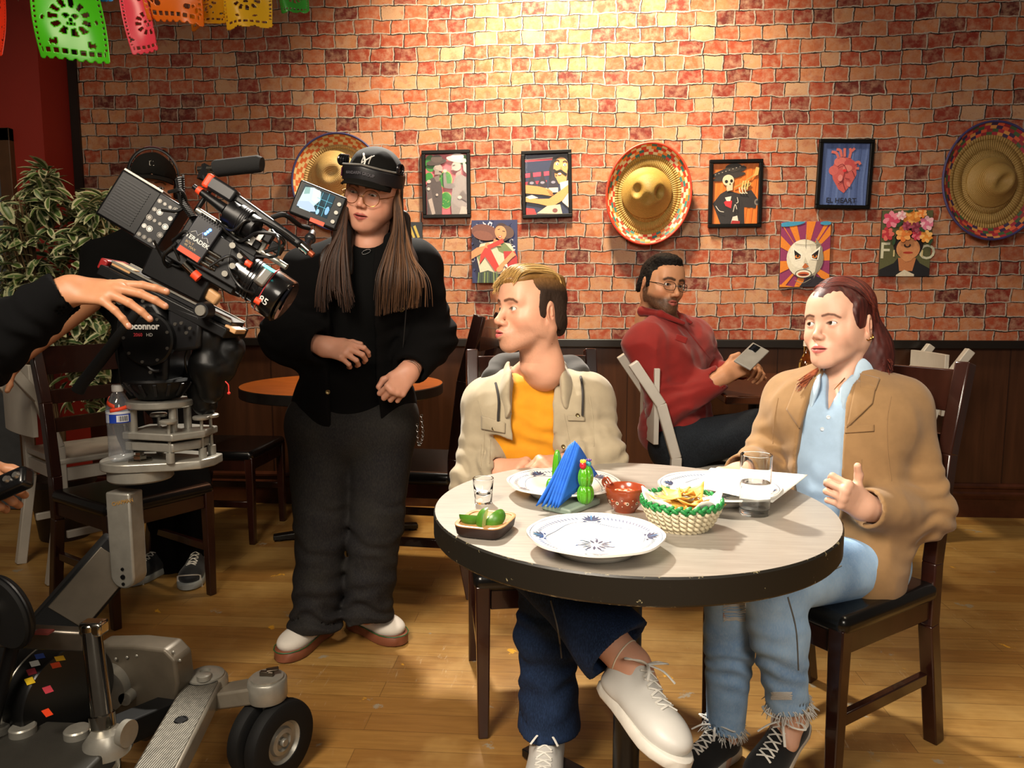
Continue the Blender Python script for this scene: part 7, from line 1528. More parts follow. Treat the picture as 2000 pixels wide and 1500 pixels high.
for k, (y, z) in enumerate(((.036, -.012), (.038, -.028), (.034, -.042))): m = MB(); a = tx+Rt_@V(.0, y, z); m.cyl(a-fR*.006, a+fR*.022, .0062, n=14); m.cyl(a+fR*.022, a+fR*.03, .0045, n=12); m.build('cable_plug', CHR, tr_)
m = MB(); a = K(360, 515, -.07); m.cyl(a, a+fR*.03-uR*.008, .011, n=16); pl = m.build('large_plug', CHR, T_); m = MB(); m.cyl(a+fR*.028-uR*.008, a+fR*.045-uR*.012, .0115, n=16); m.build('tape_wrap', ORG, pl)
# rods, top handle, finder
m = MB()
for d in (-.03, .03): m.tube([K(385, 410, d), K(560, 522, d)], .0075, 12)
m.build('support_rods', SIL, T_)
m = MB(); m.bar(K(462, 388, -.02), K(590, 480, -.02), .030, .022, uR); hdl = m.build('top_handle', CB, T_, bevel=.008, seg=4)
m = MB(); m.bar(K(404, 352, -.02), K(462, 388, -.02), .034, .034, uR); m.build('handle_grip', CG, hdl, bevel=.006)
m = MB(); m.bar(K(404, 352, -.02), K(418, 361, -.02), .036, .036, uR); m.build('orange_tape', ORG, hdl, bevel=.006)
for x, y in ((480, 404), (535, 445)): m = MB(); a = K(x, y, -.02); m.bar(a, a-uR*.07, .014, .014, fR); m.build('handle_post', SIL, hdl, bevel=.002)
m = MB(); a, b = K(447, 415, -.05), K(500, 448, -.05); m.tube([a, lerp(a, b, .3), lerp(a, b, .31), lerp(a, b, .7), lerp(a, b, .71), b], [.030, .030, .034, .034, .029, .029], 28); vf = m.build('viewfinder', CB, T_)
for q in (.45, .52, .59, .66): m = MB(); c = lerp(a, b, q); m.torus(c, .034, .0012, np.stack([sR, uR, fR], 1), n=32, m=6); m.build('focus_ridge', CG, vf)
m = MB(); m.tube([K(378, 364, -.04), K(440, 410, -.04)], [.006, .014], 12); an_ = m.build('antenna', CB, T_); m = MB(); m.tube([K(386, 370, -.04), K(394, 376, -.04)], [.009, .010], 12); m.build('orange_tape', ORG, an_)
m = MB(); m.tube([K(586, 476, -.02), K(604, 492, -.02)], .011, 14); c_ = m.build('handle_clamp', CHR, hdl); m = MB(); m.tube([K(600, 489, -.02), K(612, 499, -.02)], [.008, .007], 12); m.build('copper_tip', M('copper_tip', '#a8553a', .3, .6), hdl)
# shotgun microphone
m = MB(); m.tube([K(420, 330, .03), K(424, 329, .03), K(505, 320, .03), K(512, 321, .03)], [.018, .0205, .0205, .017], 24); mic = m.build('microphone', M('black_foam', '#0c0c0c', .95, bump=.8, bscale=500), T_); m = MB(); m.tube([K(388, 332, .03), K(424, 329, .03)], .009, 14); m.build('microphone_tube', CHR, mic)
m = MB(); m.bar(K(402, 322, .03), K(392, 350, .02), .018, .014); m.tube([K(398, 345, .02), K(410, 372, 0), K(374, 425, 0)], .006, 10); m.build('microphone_mount', CG, mic)
# monitor with picture
mo = P(622, 402, 1.86); fx = nrm(P(677, 380, 1.88)-P(598, 348, 1.86)); fz = nrm(P(598, 348, 1.86)-P(562, 418, 1.84)); fz = nrm(fz-fx*(fz@fx)); fn = np.cross(fx, fz); Rm = np.stack([fx, fz, fn], 1)
if fn[1] > 0: Rm = np.stack([fx, fz, -fn], 1)
m = MB(); m.box(mo, (.120, .088, .020), Rm); mon = m.build('monitor', CB, T_, bevel=.005, seg=3)
m = MB(); m.box(mo+Rm@V(.052, 0, -.012), (.018, .080, .02), Rm); m.build('monitor_rear', CG, mon, bevel=.004)
scr = Art(.078, .060); scr.poly([(0, 0), (1, 0), (1, 1), (0, 1)], '#0d2f38').poly([(0, .2), (.05, .9), (.3, 1), (.55, .95), (.62, .6), (.5, .3), (.45, 0), (.1, 0)], '#cfe3df').poly([(.3, .95), (.5, .98), (.58, .6), (.5, .42), (.36, .5)], '#dfe6dc').poly([(0, .25), (.3, .4), (.5, .28), (.62, .1), (.4, 0), (0, .05)], '#b9cde0').poly([(.08, .6), (.24, .7), (.2, .95), (.05, .9)], '#8fb6ae').poly([(.6, .9), (1, .98), (1, .5), (.75, .5)], '#173f4c').ell(.92, .3, .06, .14, '#8fc0f0').ell(.66, .12, .05, .09, '#a8d4f4')
for q in ([(.62, .95), (.62, .05)], [(.82, 1), (.82, 0)], [(.5, .66), (1, .66)], [(.5, .36), (1, .36)]): scr.stroke(q, .012, '#6fc2d4', False)
k = NT('monitor_picture'); a_ = k.n('ShaderNodeVertexColor'); a_.layer_name = 'Col'; k.set(Base_Color=(0, 0, 0), Emission_Color=a_.outputs[0], Emission_Strength=1.25, Roughness=.2); o = scr.mb.build('screen', k.m, mon, smooth=0, color=True, loc=(0, 0, 0))
def place_in(o, c, R):
    mw = Matrix.Identity(4); org = np.array(o.parent['org'])
    for i in range(3):
        for j in range(3): mw[i][j] = R[i][j]
        mw[i][3] = (c-org)[i]
    o.matrix_basis = mw
place_in(o, mo+Rm@V(-.008, .006, .0103), Rm)
m = MB(); m.box(mo+Rm@V(.012, -.0405, .0103), (.036, .010, .001), Rm); m.build('orange_label', ORG, mon, smooth=0)
for y in (.02, -.002, -.026): m = MB(); c = mo+Rm@V(.047, y, .010); m.cyl(c, c+Rm[:, 2]*.004, .005, n=14); m.build('monitor_button', SIL, mon)
m = MB(); m.tube(bez([K(592, 488), P(604, 470, 1.82), P(610, 455, 1.86)], 5), .009, 12); m.ball(P(606, 466, 1.83), .014); m.ball(K(596, 484), .014); m.build('monitor_arm', CG, mon)
m = MB(); m.tube(bez([K(530, 425, -.01), K(556, 420, .0), P(585, 440, 1.84), P(604, 446, 1.87)], 8), .006, 8); m.build('coiled_cable', RBB, mon)
# lens and motors
la, lb = K(468, 528, -.02), K(556, 590, -.02); m = MB(); q = [(0, .044), (.18, .044), (.19, .050), (.42, .050), (.43, .047), (.58, .047), (.60, .056), (.97, .057), (1.0, .054)]
m.tube([lerp(la, lb, a) for a, r in q], [r for a, r in q], 40); ln = m.build('lens', M('lens_barrel', '#0d0c0c', .22, coat=.4), T_); m = MB(); m.tube([lb-fR*.004, lb+fR*.001], [.050, .048], 36); m.build('front_element', GLB, ln)
Rl_ = np.stack([sR, uR, nrm(lb-la)], 1)
for q_, r in ((.25, .0505), (.31, .0505), (.37, .0505), (.5, .0478), (.62, .0570)): m = MB(); m.torus(lerp(la, lb, q_), r, .0013, Rl_, n=44, m=6); m.build('lens_ring', CG if q_ < .6 else REDL, ln)
m = MB(); c = lerp(la, lb, .80); vs_, fs_ = text_mesh('85', .024, 0, .0003); rad_ = .0577; d_ = nrm(lb-la); e1 = nrm(-V(0, 1, 0)-d_*(-d_[1])); e2 = np.cross(d_, e1)
sgn = 1 if np.cross(e1, d_)[2] < 0 else -1
upc = np.cross(e1, d_) if np.cross(e1, d_)[2] > 0 else -np.cross(e1, d_)
m.add([c+d_*x+rad_*(math.cos(y/rad_-.25)*e1+math.sin(y/rad_-.25)*upc) for x, y, z in vs_], fs_); m.build('focal_length', WTX, ln, smooth=0)
m = MB(); m.bar(K(502, 556, -.075), K(528, 524, -.06), .030, .026); mot = m.build('focus_motor', HPS, ln, bevel=.006); m = MB(); m.box(K(526, 524, -.078), (.006, .028, .006), Rc); m.build('cyan_light', LEDC, mot)
for x, y in ((498, 585), (480, 512)): m = MB(); a = K(x, y, -.075); m.cyl(a, a+fR*.014, .008, n=12); m.build('orange_marker', ORG, ln)
m = MB(); m.ball(K(482, 512, -.08), .004); m.build('red_light', LEDR, T_)
m = MB(); m.bar(K(478, 556, 0), K(472, 500, 0), .06, .05, fR); m.build('lens_mount', CG, T_, bevel=.004)
for x, y, s in ((520, 462, .032), (500, 478, .026), (470, 452, .028), (540, 485, .03)): CBX('accessory_box', x, y, (.03, s, s*.8), -.03, CG if s > .03 else CB, .003)
for x, y in ((508, 462), (492, 470)): m = MB(); m.box(K(x, y, -.052), (.001, .010, .020), Rc); m.build('white_label', WTX, T_, smooth=0)
CBL = M('black_cable', '#0d0d0d', .45); rr = random.Random(12)
cabs = [[(330, 375), (352, 372), (362, 395), (350, 412), (318, 410)], [(345, 350), (355, 395), (370, 425), (378, 440)], [(300, 470), (320, 505), (352, 520), (340, 480)], [(430, 440), (470, 470), (500, 455), (545, 460), (552, 478), (520, 492)], [(455, 470), (448, 520), (470, 560), (500, 575)], [(478, 440), (510, 430), (545, 450), (575, 470)],
        [(340, 470), (365, 455), (400, 520), (440, 540)], [(410, 520), (450, 500), (470, 520), (462, 545)], [(470, 490), (492, 520), (478, 545), (460, 525)], [(350, 490), (330, 520), (320, 500), (345, 475)], [(500, 500), (540, 500), (548, 470), (530, 450)], [(420, 430), (450, 450), (480, 430), (500, 445)]]
for i, pts in enumerate(cabs):
    m = MB(); m.tube(bez([K(x+rr.uniform(-3, 3), y, -.07-.02*math.sin(j*2+i)) for j, (x, y) in enumerate(pts)], 8), .0032 if i % 3 else .0042, 7); m.build('cable', CBL, T_)
m = MB(); n = 150; a, b = K(352, 345, -.05), K(378, 425, -.07); mid = K(356, 390, -.06); ctr = bez([a, mid, b], n//2); tt = np.arange(len(ctr)); m.tube(ctr+.0075*np.stack([np.cos(tt*.9), np.sin(tt*.9), .3*np.cos(tt*.9)], 1), .0027, 6); m.build('coiled_cable', CBL, T_)
# ---- fluid head
h0 = K(300, 690); H_ = thing('fluid_head', 'black fluid tripod head under the film camera with pan handle', 'tripod head', h0)
pa, pb = K(222, 530, 0), K(462, 652, 0); ax = nrm(pb-pa); Rp = frame(ax, (0, .05, 1)); L = np.linalg.norm(pb-pa); pc = (pa+pb)/2
m = MB(); m.box(pc, (.13, L, .026), Rp); pl = m.build('tilt_plate', CB, H_, bevel=.003); m = MB(); m.box(pc+Rp@V(0, .0, .020), (.075, L*.96, .014), Rp); sp = m.build('slide_plate', CG, pl, bevel=.002)
m = MB()
for s in (-1, 1): m.box(pc+Rp@V(s*.040, 0, .028), (.004, L*.95, .005), Rp)
m.build('plate_rails', SIL, pl, smooth=0)
m = MB(); m.box(pa+Rp@V(.0, -.004, .012), (.10, .020, .028), Rp); m.build('red_end', M('red_plastic', '#8a1c1c', .35), pl, bevel=.004); m = MB(); m.box(pa+Rp@V(.02, .035, .024), (.04, .05, .012), Rp); m.build('tan_insert', TANP, pl, bevel=.002)
m = MB(); m.box(pb+Rp@V(.02, .0, .012), (.06, .03, .012), Rp); m.build('tan_insert', TANP, pl, bevel=.002)
m = MB(); m.bar(K(384, 556, -.03), K(428, 588, -.03), .022, .03); m.build('bridge_plate', TANP, H_, bevel=.006)
m = MB(); m.box(pc+Rp@V(.02, .0, .07), (.07, .16, .07), Rp); m.build('camera_base', CB, H_, bevel=.005)
m = MB(); c = K(290, 662, -.075); m.lathe([(0, -.012), (.062, -.012), (.064, -.006), (.064, .006), (.060, .010), (0, .011)], c, frame((0, 0, 1), (0, -1, 0))@I3 if False else np.stack([V(1, 0, 0), V(0, 0, 1), V(0, -1, 0)], 1), 56); sd_ = m.build('side_cap', CB, H_)
FV = np.stack([V(1, 0, 0), V(0, 0, 1), V(0, -1, 0)], 1)
m = MB(); add_text(m, 'oconnor', .021, c+V(-.002, -.0125, .030), FV, bold=.0009); m.build('lettering', WTX, sd_, smooth=0); m = MB(); add_text(m, '2060', .011, c+V(-.018, -.0125, .010), FV, bold=.0003); m.build('model_lettering', REDL, sd_, smooth=0); m = MB(); add_text(m, 'HD', .011, c+V(.010, -.0125, .010), FV); m.build('model_suffix', WTX, sd_, smooth=0)
SC_ = M('steel_screw', '#9a958c', .3, .9); m = None
for i in range(9): a = i*math.tau/9+.3; m = MB(); q = c+V(.055*math.cos(a), -.009, .055*math.sin(a)); m.cyl(q, q-V(0, .003, 0), .0038, n=10); m.build('screw', SC_, sd_)
m = MB(); m.prism([(-.062, -.10), (.058, -.10), (.066, -.02), (.070, .06), (.04, .105), (-.05, .10), (-.066, .02)], .125, K(302, 672), FV); hb_ = m.build('head_body', CB, H_, bevel=.012, seg=4)
m = MB(); c = K(352, 640, -.05); m.prism([(-.03, -.06), (.05, -.05), (.06, .03), (-.02, .06)], .03, c, FV); m.build('drag_housing', CG, H_, bevel=.008)
for x, y in ((343, 633), (355, 631), (372, 641), (365, 650), (283, 599), (280, 588), (322, 654), (312, 676), (325, 690), (300, 672), (295, 727)): m = MB(); q = K(x, y, -.078); m.cyl(q, q-V(0, .004, 0), .0040, n=10); m.build('screw', SC_, H_)
m = MB(); c = K(305, 705, -.075); m.torus(c, .024, .0045, FV@RZ(40), n=30, m=8, arc=250); m.build('drag_dial', CG, H_); m = MB(); c = K(274, 690, -.072); m.cyl(c, c-V(0, .012, 0), .018, n=24); m.build('level_vial', M('vial_dark', '#2c2c2e', .15), H_)
m = MB(); m.tube([K(272, 605, -.08), K(258, 625, -.08), K(160, 750, -.06), K(152, 764, -.06)], [.012, .013, .0145, .0155], 18); m.build('pan_handle', RBB, H_)
m = MB(); m.tube([K(216, 546, -.07), K(234, 582, -.075)], [.0075, .009], 14); lv = m.build('lock_lever', RBB, H_); m = MB(); q = K(237, 586, -.085); m.cyl(q, q-V(0, .006, 0), .011, n=18); m.build('lever_screw', SC_, lv)
m = MB(); q = K(404, 606, -.07); m.cyl(q, q-V(0, .03, 0), .021, .018, 24); kb = m.build('plate_knob', CG, H_); m = MB(); m.cyl(q-V(0, .030, 0), q-V(0, .034, 0), .013, .012, 20); m.build('knob_cap', SIL, kb)
bz = K(312, 776)[2]; bx_, by_ = K(312, 776)[0], YC; m = MB(); m.lathe([(0, -.005), (.050, 0), (.060, .012), (.078, .030), (.084, .044), (.080, .050), (0, .052)], (bx_, by_, bz), n=48); bowl = m.build('bowl_base', CB, H_)
m = MB()
for i in range(16): a = i*math.tau/16; e = V(math.cos(a), math.sin(a), 0); m.bar(V(bx_, by_, bz)+e*.062+V(0, 0, .010), V(bx_, by_, bz)+e*.084+V(0, 0, .04), .008, .006)
m.build('bowl_ribs', CG, bowl, bevel=.001)
sd = SDF(.0045); sd.chain([K(403, 622, -.02), K(406, 660, -.02), K(408, 720, -.01), K(412, 765, 0)], [.022, .026, .042, .030], .02); sd.chain([K(432, 640, .02), K(445, 680, .02), K(440, 720, .02)], [.022, .034, .026], .02); sd.chain([K(392, 740, .05), K(400, 790, .05)], [.045, .03], .02); sd.noise(folds(.004, 12), .004); sbox(sd, [K(403, 620), K(450, 800)], .12); solid('padded_sleeve', sd, M('black_leather', '#080808', .4, bump=.2, bscale=200, Specular_IOR_Level=.3), H_)
m = MB(); m.tube(bez([K(440, 745, -.02), K(446, 752, -.02), K(447, 765, -.02)], 4), .0016, 6); m.ball(K(447, 768, -.02), .004); m.build('red_pull_cord', M('red_cord', '#c2281c', .6), H_)
m = MB(); m.tube(bez([K(380, 655, 0), K(362, 700, .0), K(370, 745, .02)], 8), .003, 7); m.tube(bez([K(390, 660, 0), K(376, 700, .0), K(385, 745, .02)], 8), .003, 7); m.build('head_cable', CBL, H_)
# ---- dolly
D_ = thing('camera_dolly', 'metal camera dolly with riser plates, arm, and rubber wheels', 'camera dolly', V(K(250, 1200)[0], 1.75, 0))
cx_, cy_ = bx_, by_; z1 = bz-.005
m = MB(); m.lathe([(0, -.017), (.075, -.017), (.078, -.014), (.078, -.003), (.075, 0), (0, 0)], (cx_, cy_, z1), n=64); m.build('top_plate', SIL, D_)
z2 = P(340, 838, YC)[2]; z3 = P(330, 905, YC-.02)[2]
for a in (215, 325, 90, 20): q = V(cx_+.062*math.cos(math.radians(a)), cy_+.062*math.sin(math.radians(a)), 0); m = MB(); m.cyl(q+V(0, 0, z2), q+V(0, 0, z1-.016), .0095, n=20); m.build('riser_post', SIL, D_)
pr = [(-.085, -.05), (.055, -.075), (.105, -.01), (.105, .06), (.02, .085), (-.085, .07)]; m = MB(); m.prism(pr, .018, (cx_+.012, cy_, z2-.009)); m.build('middle_plate', SIL, D_, bevel=.003)
pr = [(-.085, -.04), (.05, -.065), (.09, -.005), (.09, .05), (.01, .07), (-.085, .06)]; m = MB(); m.prism(pr, .022, (cx_+.012, cy_, z2-.036)); m.build('spacer_block', SIL, D_, bevel=.003)
o_ = [V(-.155+.0, 0, 0)]; th = np.radians(np.linspace(90, 290, 24)); out = [(-.075+.080*math.cos(a), -.015+.080*math.sin(a)) for a in th]+[(.04, -.062), (.10, -.03), (.118, .01), (.115, .06), (.02, .09)]
m = MB(); m.prism(out, .022, (cx_+.012, cy_, z3)); m.build('platform', SIL, D_, bevel=.003); pxc = cx_+.012-.075; pyc = cy_-.015
m = MB(); m.lathe([(0, -.04), (.072, -.04), (.076, -.036), (.076, -.012), (0, -.012)], (pxc+.012, pyc, z3), n=56); m.build('turntable', SIL, D_)
m = MB(); m.lathe([(0, .0), (.03, .0), (.03, .004), (.016, .005), (.016, .014), (.011, .015), (.011, .022), (0, .022)], (pxc+.03, pyc-.03, z3+.011), n=6); m.build('centre_bolt', CHR, D_, smooth=20)
for dx, dy in ((.045, -.075), (.098, .01), (-.05, .06), (.105, .055)):
    q = V(cx_+.012+dx*.9, cy_+dy*.8, 0); m = MB(); m.cyl(q+V(0, 0, z3+.01), q+V(0, 0, z3+.035), .010, n=20); m.cyl(q+V(0, 0, z3+.03), q+V(0, 0, z2+.026), .004, n=12); m.lathe([(0, 0), (.019, 0), (.0205, .002), (.0205, .007), (.018, .009), (0, .009)], q+V(0, 0, z2+.024), n=28); m.build('levelling_screw', SIL, D_)
# upright arm plate
va = P(248, 958, 1.74); vb = P(252, 1118, 1.74); wv = .034
out = [(-wv, va[2]-vb[2]), (-wv, 0)]+[(wv*math.cos(a), wv*math.sin(a)) for a in np.radians(np.linspace(190, 350, 14))]+[(wv, 0), (wv, va[2]-vb[2])]
m = MB(); m.prism(out, .05, vb, np.stack([nrm(V(1, -.15, 0)), V(0, 0, 1), -nrm(V(.15, 1, 0))], 1)); up_ = m.build('upright_arm', SIL, D_, bevel=.005)
m = MB(); add_text(m, 'CHAPMAN', .013, va+V(.004, -.028, -.022), np.stack([nrm(V(1, -.15, .25)), nrm(V(-.25, 0, 1)), -nrm(V(.15, 1, 0))], 1), bold=.0004); m.build('lettering', M('gold_lettering', '#8a6a3a', .4), up_, smooth=0)
for z in (.018, -.002, -.020): m = MB(); q = vb+V(0, -.024, z); m.cyl(q, q-V(0, .004, 0), .006 if z == -.002 else .004, n=14); m.build('pivot_bolt', CB, up_)
# boom arm
ba, bb_ = P(228, 1085, 1.80), P(64, 1275, 1.66); dv = nrm(bb_-ba); m = MB(); m.bar(ba-dv*.03, bb_, .085, .115, (0, .2, 1)); bm = m.build('boom_arm', RBB, D_, bevel=.008); sn = nrm(np.cross(dv, (0, .2, 1))); sn = sn*np.sign(-sn[1])
m = MB(); m.bar(ba+sn*.045, lerp(ba, bb_, .62)+sn*.045, .006, .10, (0, .2, 1)); m.build('boom_side_plate', M('bronze_grey_plate', '#574f43', .45, .35), bm, bevel=.002)
# drum housing with rivets and tape diamonds
dc_ = P(85, 1345, 1.55); dax = nrm(V(.93, -.30, 0)); Rd_ = np.stack([nrm(np.cross(dax, V(0, 0, 1)))*-1, V(0, 0, 1), dax], 1); rD = .115
m = MB(); m.lathe([(0, -.16), (rD, -.16), (rD, .085), (rD-.004, .09), (0, .09)], dc_, Rd_, 64); dr = m.build('arm_drum', M('satin_black', '#080808', .3), D_)
m = MB(); m.torus(dc_+dax*.028, rD+.0005, .0022, Rd_, n=64, m=6); m.build('drum_seam', SIL, dr)
tl = [('blue', '#23408a'), ('white', '#b9b9b4'), ('maroon', '#7a1c26'), ('yellow', '#d8b420'), ('yellow', '#d8a820'), ('orange', '#d84a1c'), ('crimson', '#a8323e'), ('orange', '#d8401a')]
tpx = [(78, 1282), (68, 1296), (62, 1312), (58, 1330), (117, 1286), (109, 1299), (94, 1347), (92, 1392)]
for (nm, cl_), (x, y) in zip(tl, tpx):
    d0 = ray(x, y); bst = None
    for tt_ in np.linspace(1.2, 1.75, 400):
        p = CAM+d0*(tt_/d0[1]); r_ = p-dc_; r2 = r_-dax*(r_@dax)
        if np.linalg.norm(r2) < rD+.0012: bst = p; break
    if bst is None: continue
    r_ = bst-dc_; r2 = nrm(r_-dax*(r_@dax)); tn = nrm(np.cross(dax, r2)); h_ = .009; w_ = .018; p = dc_+dax*(r_@dax)+r2*(rD+.0008)
    m = MB(); m.add([p+dax*w_, p+tn*h_, p-dax*w_, p-tn*h_], [(0, 1, 2, 3)]); m.build('tape_diamond', M(nm+'_tape', cl_, .5, var=.03), dr, smooth=0, solid=.0006)
sa = P(262, 1350, 1.72); out = []
W = lambda x, y: (lambda p: ((p-sa)@nrm(V(1, -.12, 0)), (p-sa)[2]))(P(x, y, 1.72))
out = [W(*q) for q in ((178, 1440), (290, 1450), (345, 1390), (358, 1330), (352, 1285), (330, 1265), (260, 1262), (175, 1268))]
Rs_ = np.stack([nrm(V(1, -.12, 0)), V(0, 0, 1), -nrm(V(.12, 1, 0))], 1); m = MB(); m.prism(out, .07, sa+V(0, .035, 0), Rs_); sp_ = m.build('side_housing', M('bronze_grey_plate', '#574f43', .45, .35), D_, bevel=.008, seg=3)
for x, y in ((204, 1285), (226, 1281), (248, 1278), (267, 1275), (286, 1272), (304, 1270), (321, 1268), (338, 1268), (351, 1284)): m = MB(); m.ball(P(x, y+6, 1.718), (.0042, .0025, .0042), n=10); m.build('rivet', SIL, sp_)
for x, y, r in ((202, 1348, .060), (246, 1364, .017)): m = MB(); q = P(x, y, 1.70); m.cyl(q+V(0, .03, 0), q-V(0, .006, 0), r, r*.97, 40); m.cyl(q-V(0, .006, 0), q-V(0, .009, 0), r*.12, n=14); m.build('hub_disc', SIL, sp_)
# chrome post with bracket and thumb screw
pt = P(178, 1225, 1.46); pb2 = P(212, 1500, 1.40); m = MB(); m.tube([pt, lerp(pt, pb2, .62), lerp(pt, pb2, .621), pb2-V(0, 0, .04)], [.019, .0215, .0255, .026], 24); po = m.build('chrome_post', CHR, D_)
m = MB(); m.tube([pt-V(0, 0, .01), pt+V(0, 0, .012)], .021, 20); m.box(pt+V(.006, 0, .0), (.05, .035, .03)); m.build('post_cap', CHR, po, bevel=.006); m = MB(); m.bar(pt-V(.01, 0, .028), P(-40, 1238, 1.42), .03, .046); br = m.build('bracket_arm', M('weathered_steel', '#5a544c', .35, .8, .2), po, bevel=.006)
m = MB(); q = lerp(pt, pb2, .72)+V(.03, -.01, 0); m.cyl(q, q+V(.022, -.004, 0), .007, n=14); m.cyl(q+V(.022, -.004, 0), q+V(.036, -.006, 0), .027, .027, 28); m.build('thumb_screw', SIL, po)
m = MB(); m.box(P(85, 1237, 1.40)+V(0, 0, .003), (.034, .02, .004)); m.build('worn_sticker', M('worn_red_sticker', '#6a2a26', .6), br, smooth=0)
# wheel arms
wa = P(402, 1340, 1.80); wb_ = PZ(300, 1530, wa[2]); dv = nrm(wb_-wa); m = MB(); m.bar(wa, wb_+dv*.3, .095, .05); ar = m.build('tread_arm', M('worn_steel', '#756e62', .36, .5, .15), D_, bevel=.006)
k = NT('tread_plate'); vec = k.obj(); wv_ = k.n('ShaderNodeTexWave'); wv_.inputs['Scale'].default_value = 60; k.l(vec, wv_.inputs[0]); k.set(Base_Color=k.mix(k.noise(vec, 90, 3), rgb('#37342e'), rgb('#7a756a')), Roughness=.5, Metallic=.6); k.bump(wv_.outputs['Fac'], .6, .002)
m = MB(); m.bar(wa+dv*.03+V(0, 0, .026), wb_+dv*.3+V(0, 0, .026), .08, .004); m.build('tread_strip', k.m, ar, smooth=0)
m = MB(); q = lerp(wa, wb_, .52)+V(0, 0, .028); m.torus(q, .013, .003, n=24, m=6); m.cyl(q-V(0, 0, .004), q+V(0, 0, .001), .012, n=20); m.build('arm_hole', CB, ar)
m = MB(); m.lathe([(0, -.05), (.052, -.05), (.056, -.04), (.056, .02), (.050, .028), (0, .028)], wa, n=40); m.build('arm_boss', M('worn_steel_boss', '#8a8274', .34, .5), ar); m = MB(); m.lathe([(0, .028), (.047, .028), (.047, .033), (.030, .042), (.014, .043), (.014, .03), (0, .03)], wa, n=40); m.build('boss_flange', SIL, ar)
m = MB(); q = wa+V(.012, -.030, .036); m.lathe([(0, 0), (.018, 0), (.018, .012), (.015, .014), (0, .014)], q, n=26); m.build('lock_button', SIL, ar)
wc_ = P(530, 1440, 1.72); wt = V(wc_[0]-.005, wc_[1], wc_[2]+.135); m = MB(); m.bar(wa-V(0, 0, .03)+V(.02, -.0, 0), wt-V(0, 0, .006), .085, .042, w2=.09); lk = m.build('link_arm', M('worn_steel_boss', '#8a8274', .34, .5), D_, bevel=.006)
m = MB(); m.lathe([(0, -.03), (.046, -.03), (.048, -.02), (.048, .018), (.045, .022), (0, .022)], wt, n=40); m.lathe([(0, .022), (.040, .022), (.040, .027), (0, .029)], wt, n=40); m.build('wheel_boss', SIL, lk); m = MB(); m.box(wt+V(0, 0, .034), (.035, .012, .012)); m.box(wt+V(.012, .006, .042), (.03, .018, .005), RZ(25)); m.build('wing_latch', M('dark_brass', '#4a4238', .35, .8), lk, bevel=.002)
wax = nrm(V(.90, -.42, 0)); Rw = np.stack([np.cross(V(0, 0, 1), wax), V(0, 0, 1), wax], 1); rW = wc_[2]-.002
def wheel(c, par=None):
    m = MB(); m.lathe([(rW*.52, -.018), (rW*.9, -.020), (rW*.97, -.016), (rW, -.006), (rW, .006), (rW*.97, .016), (rW*.9, .020), (rW*.52, .018)], c, Rw, 56, close=True); w_ = m.build('wheel', RBB, par or D_)
    m = MB(); m.lathe([(0, .006), (rW*.2, .006), (rW*.22, .014), (rW*.32, .012), (rW*.36, .004), (rW*.46, .006), (rW*.53, .016), (rW*.55, .018), (rW*.55, -.018), (0, -.018)], c, Rw, 40); m.build('wheel_hub', SIL, w_)
for s in (-.030, .030): wheel(wc_+wax*s)
m = MB(); m.bar(wt-V(0, 0, .03), wc_, .03, .012, wax); m.cyl(wc_-wax*.05, wc_+wax*.05, .010, n=16); m.build('wheel_fork', SIL, lk, bevel=.002)
for c in (P(95, 1445, 1.75), V(-1.10, 1.22, .095)): c = V(c[0], c[1], rW+.002); wheel(c)
# deck
dk = P(60, 1500, 1.44); m = MB(); m.box((dk[0]+.02, 1.30, .255), (.40, .34, .05)); dkk = m.build('deck', M('deck_rubber', '#26241f', .6, bump=.3, bscale=200), D_, bevel=.006)
for x, y in ((155, 1488), (50, 1495), (0, 1492)): q = P(x, y, 1.42); q[2] = .28; m = MB(); m.lathe([(0, 0), (.026, 0), (.026, .014), (.023, .017), (0, .017)], q, n=28); m.build('deck_knob', SIL, dkk)
m = MB(); m.lathe([(0, -.04), (.045, -.04), (.045, -.015), (.03, .006), (.0, .006)], pb2*V(1, 1, 0)+V(0, 0, .30), n=36); m.build('post_socket', SIL, dkk)
m = MB(); m.bar((-1.12, 1.2, .22), (-1.28, 1.85, .22), .06, .08); m.bar(V(-1.10, 1.40, .22), wa-V(.02, 0, .03), .06, .06); m.build('chassis_beam', RBB, D_, bevel=.004)
sc_ = P(8, 1195, 1.36); Rsd = np.stack([nrm(V(1, -.35, 0)), V(0, 0, 1), -nrm(V(.35, 1, 0))], 1)@RX(8); m = MB(); m.lathe([(0, -.012), (.075, -.012), (.079, -.006), (.079, .006), (.075, .010), (0, .013)], sc_, Rsd, 56); sw_ = m.build('steering_disc', RBB, D_); m = MB(); m.torus(sc_, .079, .004, Rsd, n=56, m=8); m.build('disc_rim', CB, sw_); m = MB(); q = sc_+Rsd@V(-.002, .012, .013); m.lathe([(0, 0), (.012, 0), (.012, .01), (0, .012)], q, Rsd, 20); m.build('disc_nut', CHR, sw_)
m = MB(); m.tube([sc_-Rsd[:, 2]*.01, sc_-Rsd[:, 2]*.06-V(.05, 0, .1), V(sc_[0]-.08, sc_[1]+.02, .27)], .014, 12); m.build('steering_stem', CB, sw_)
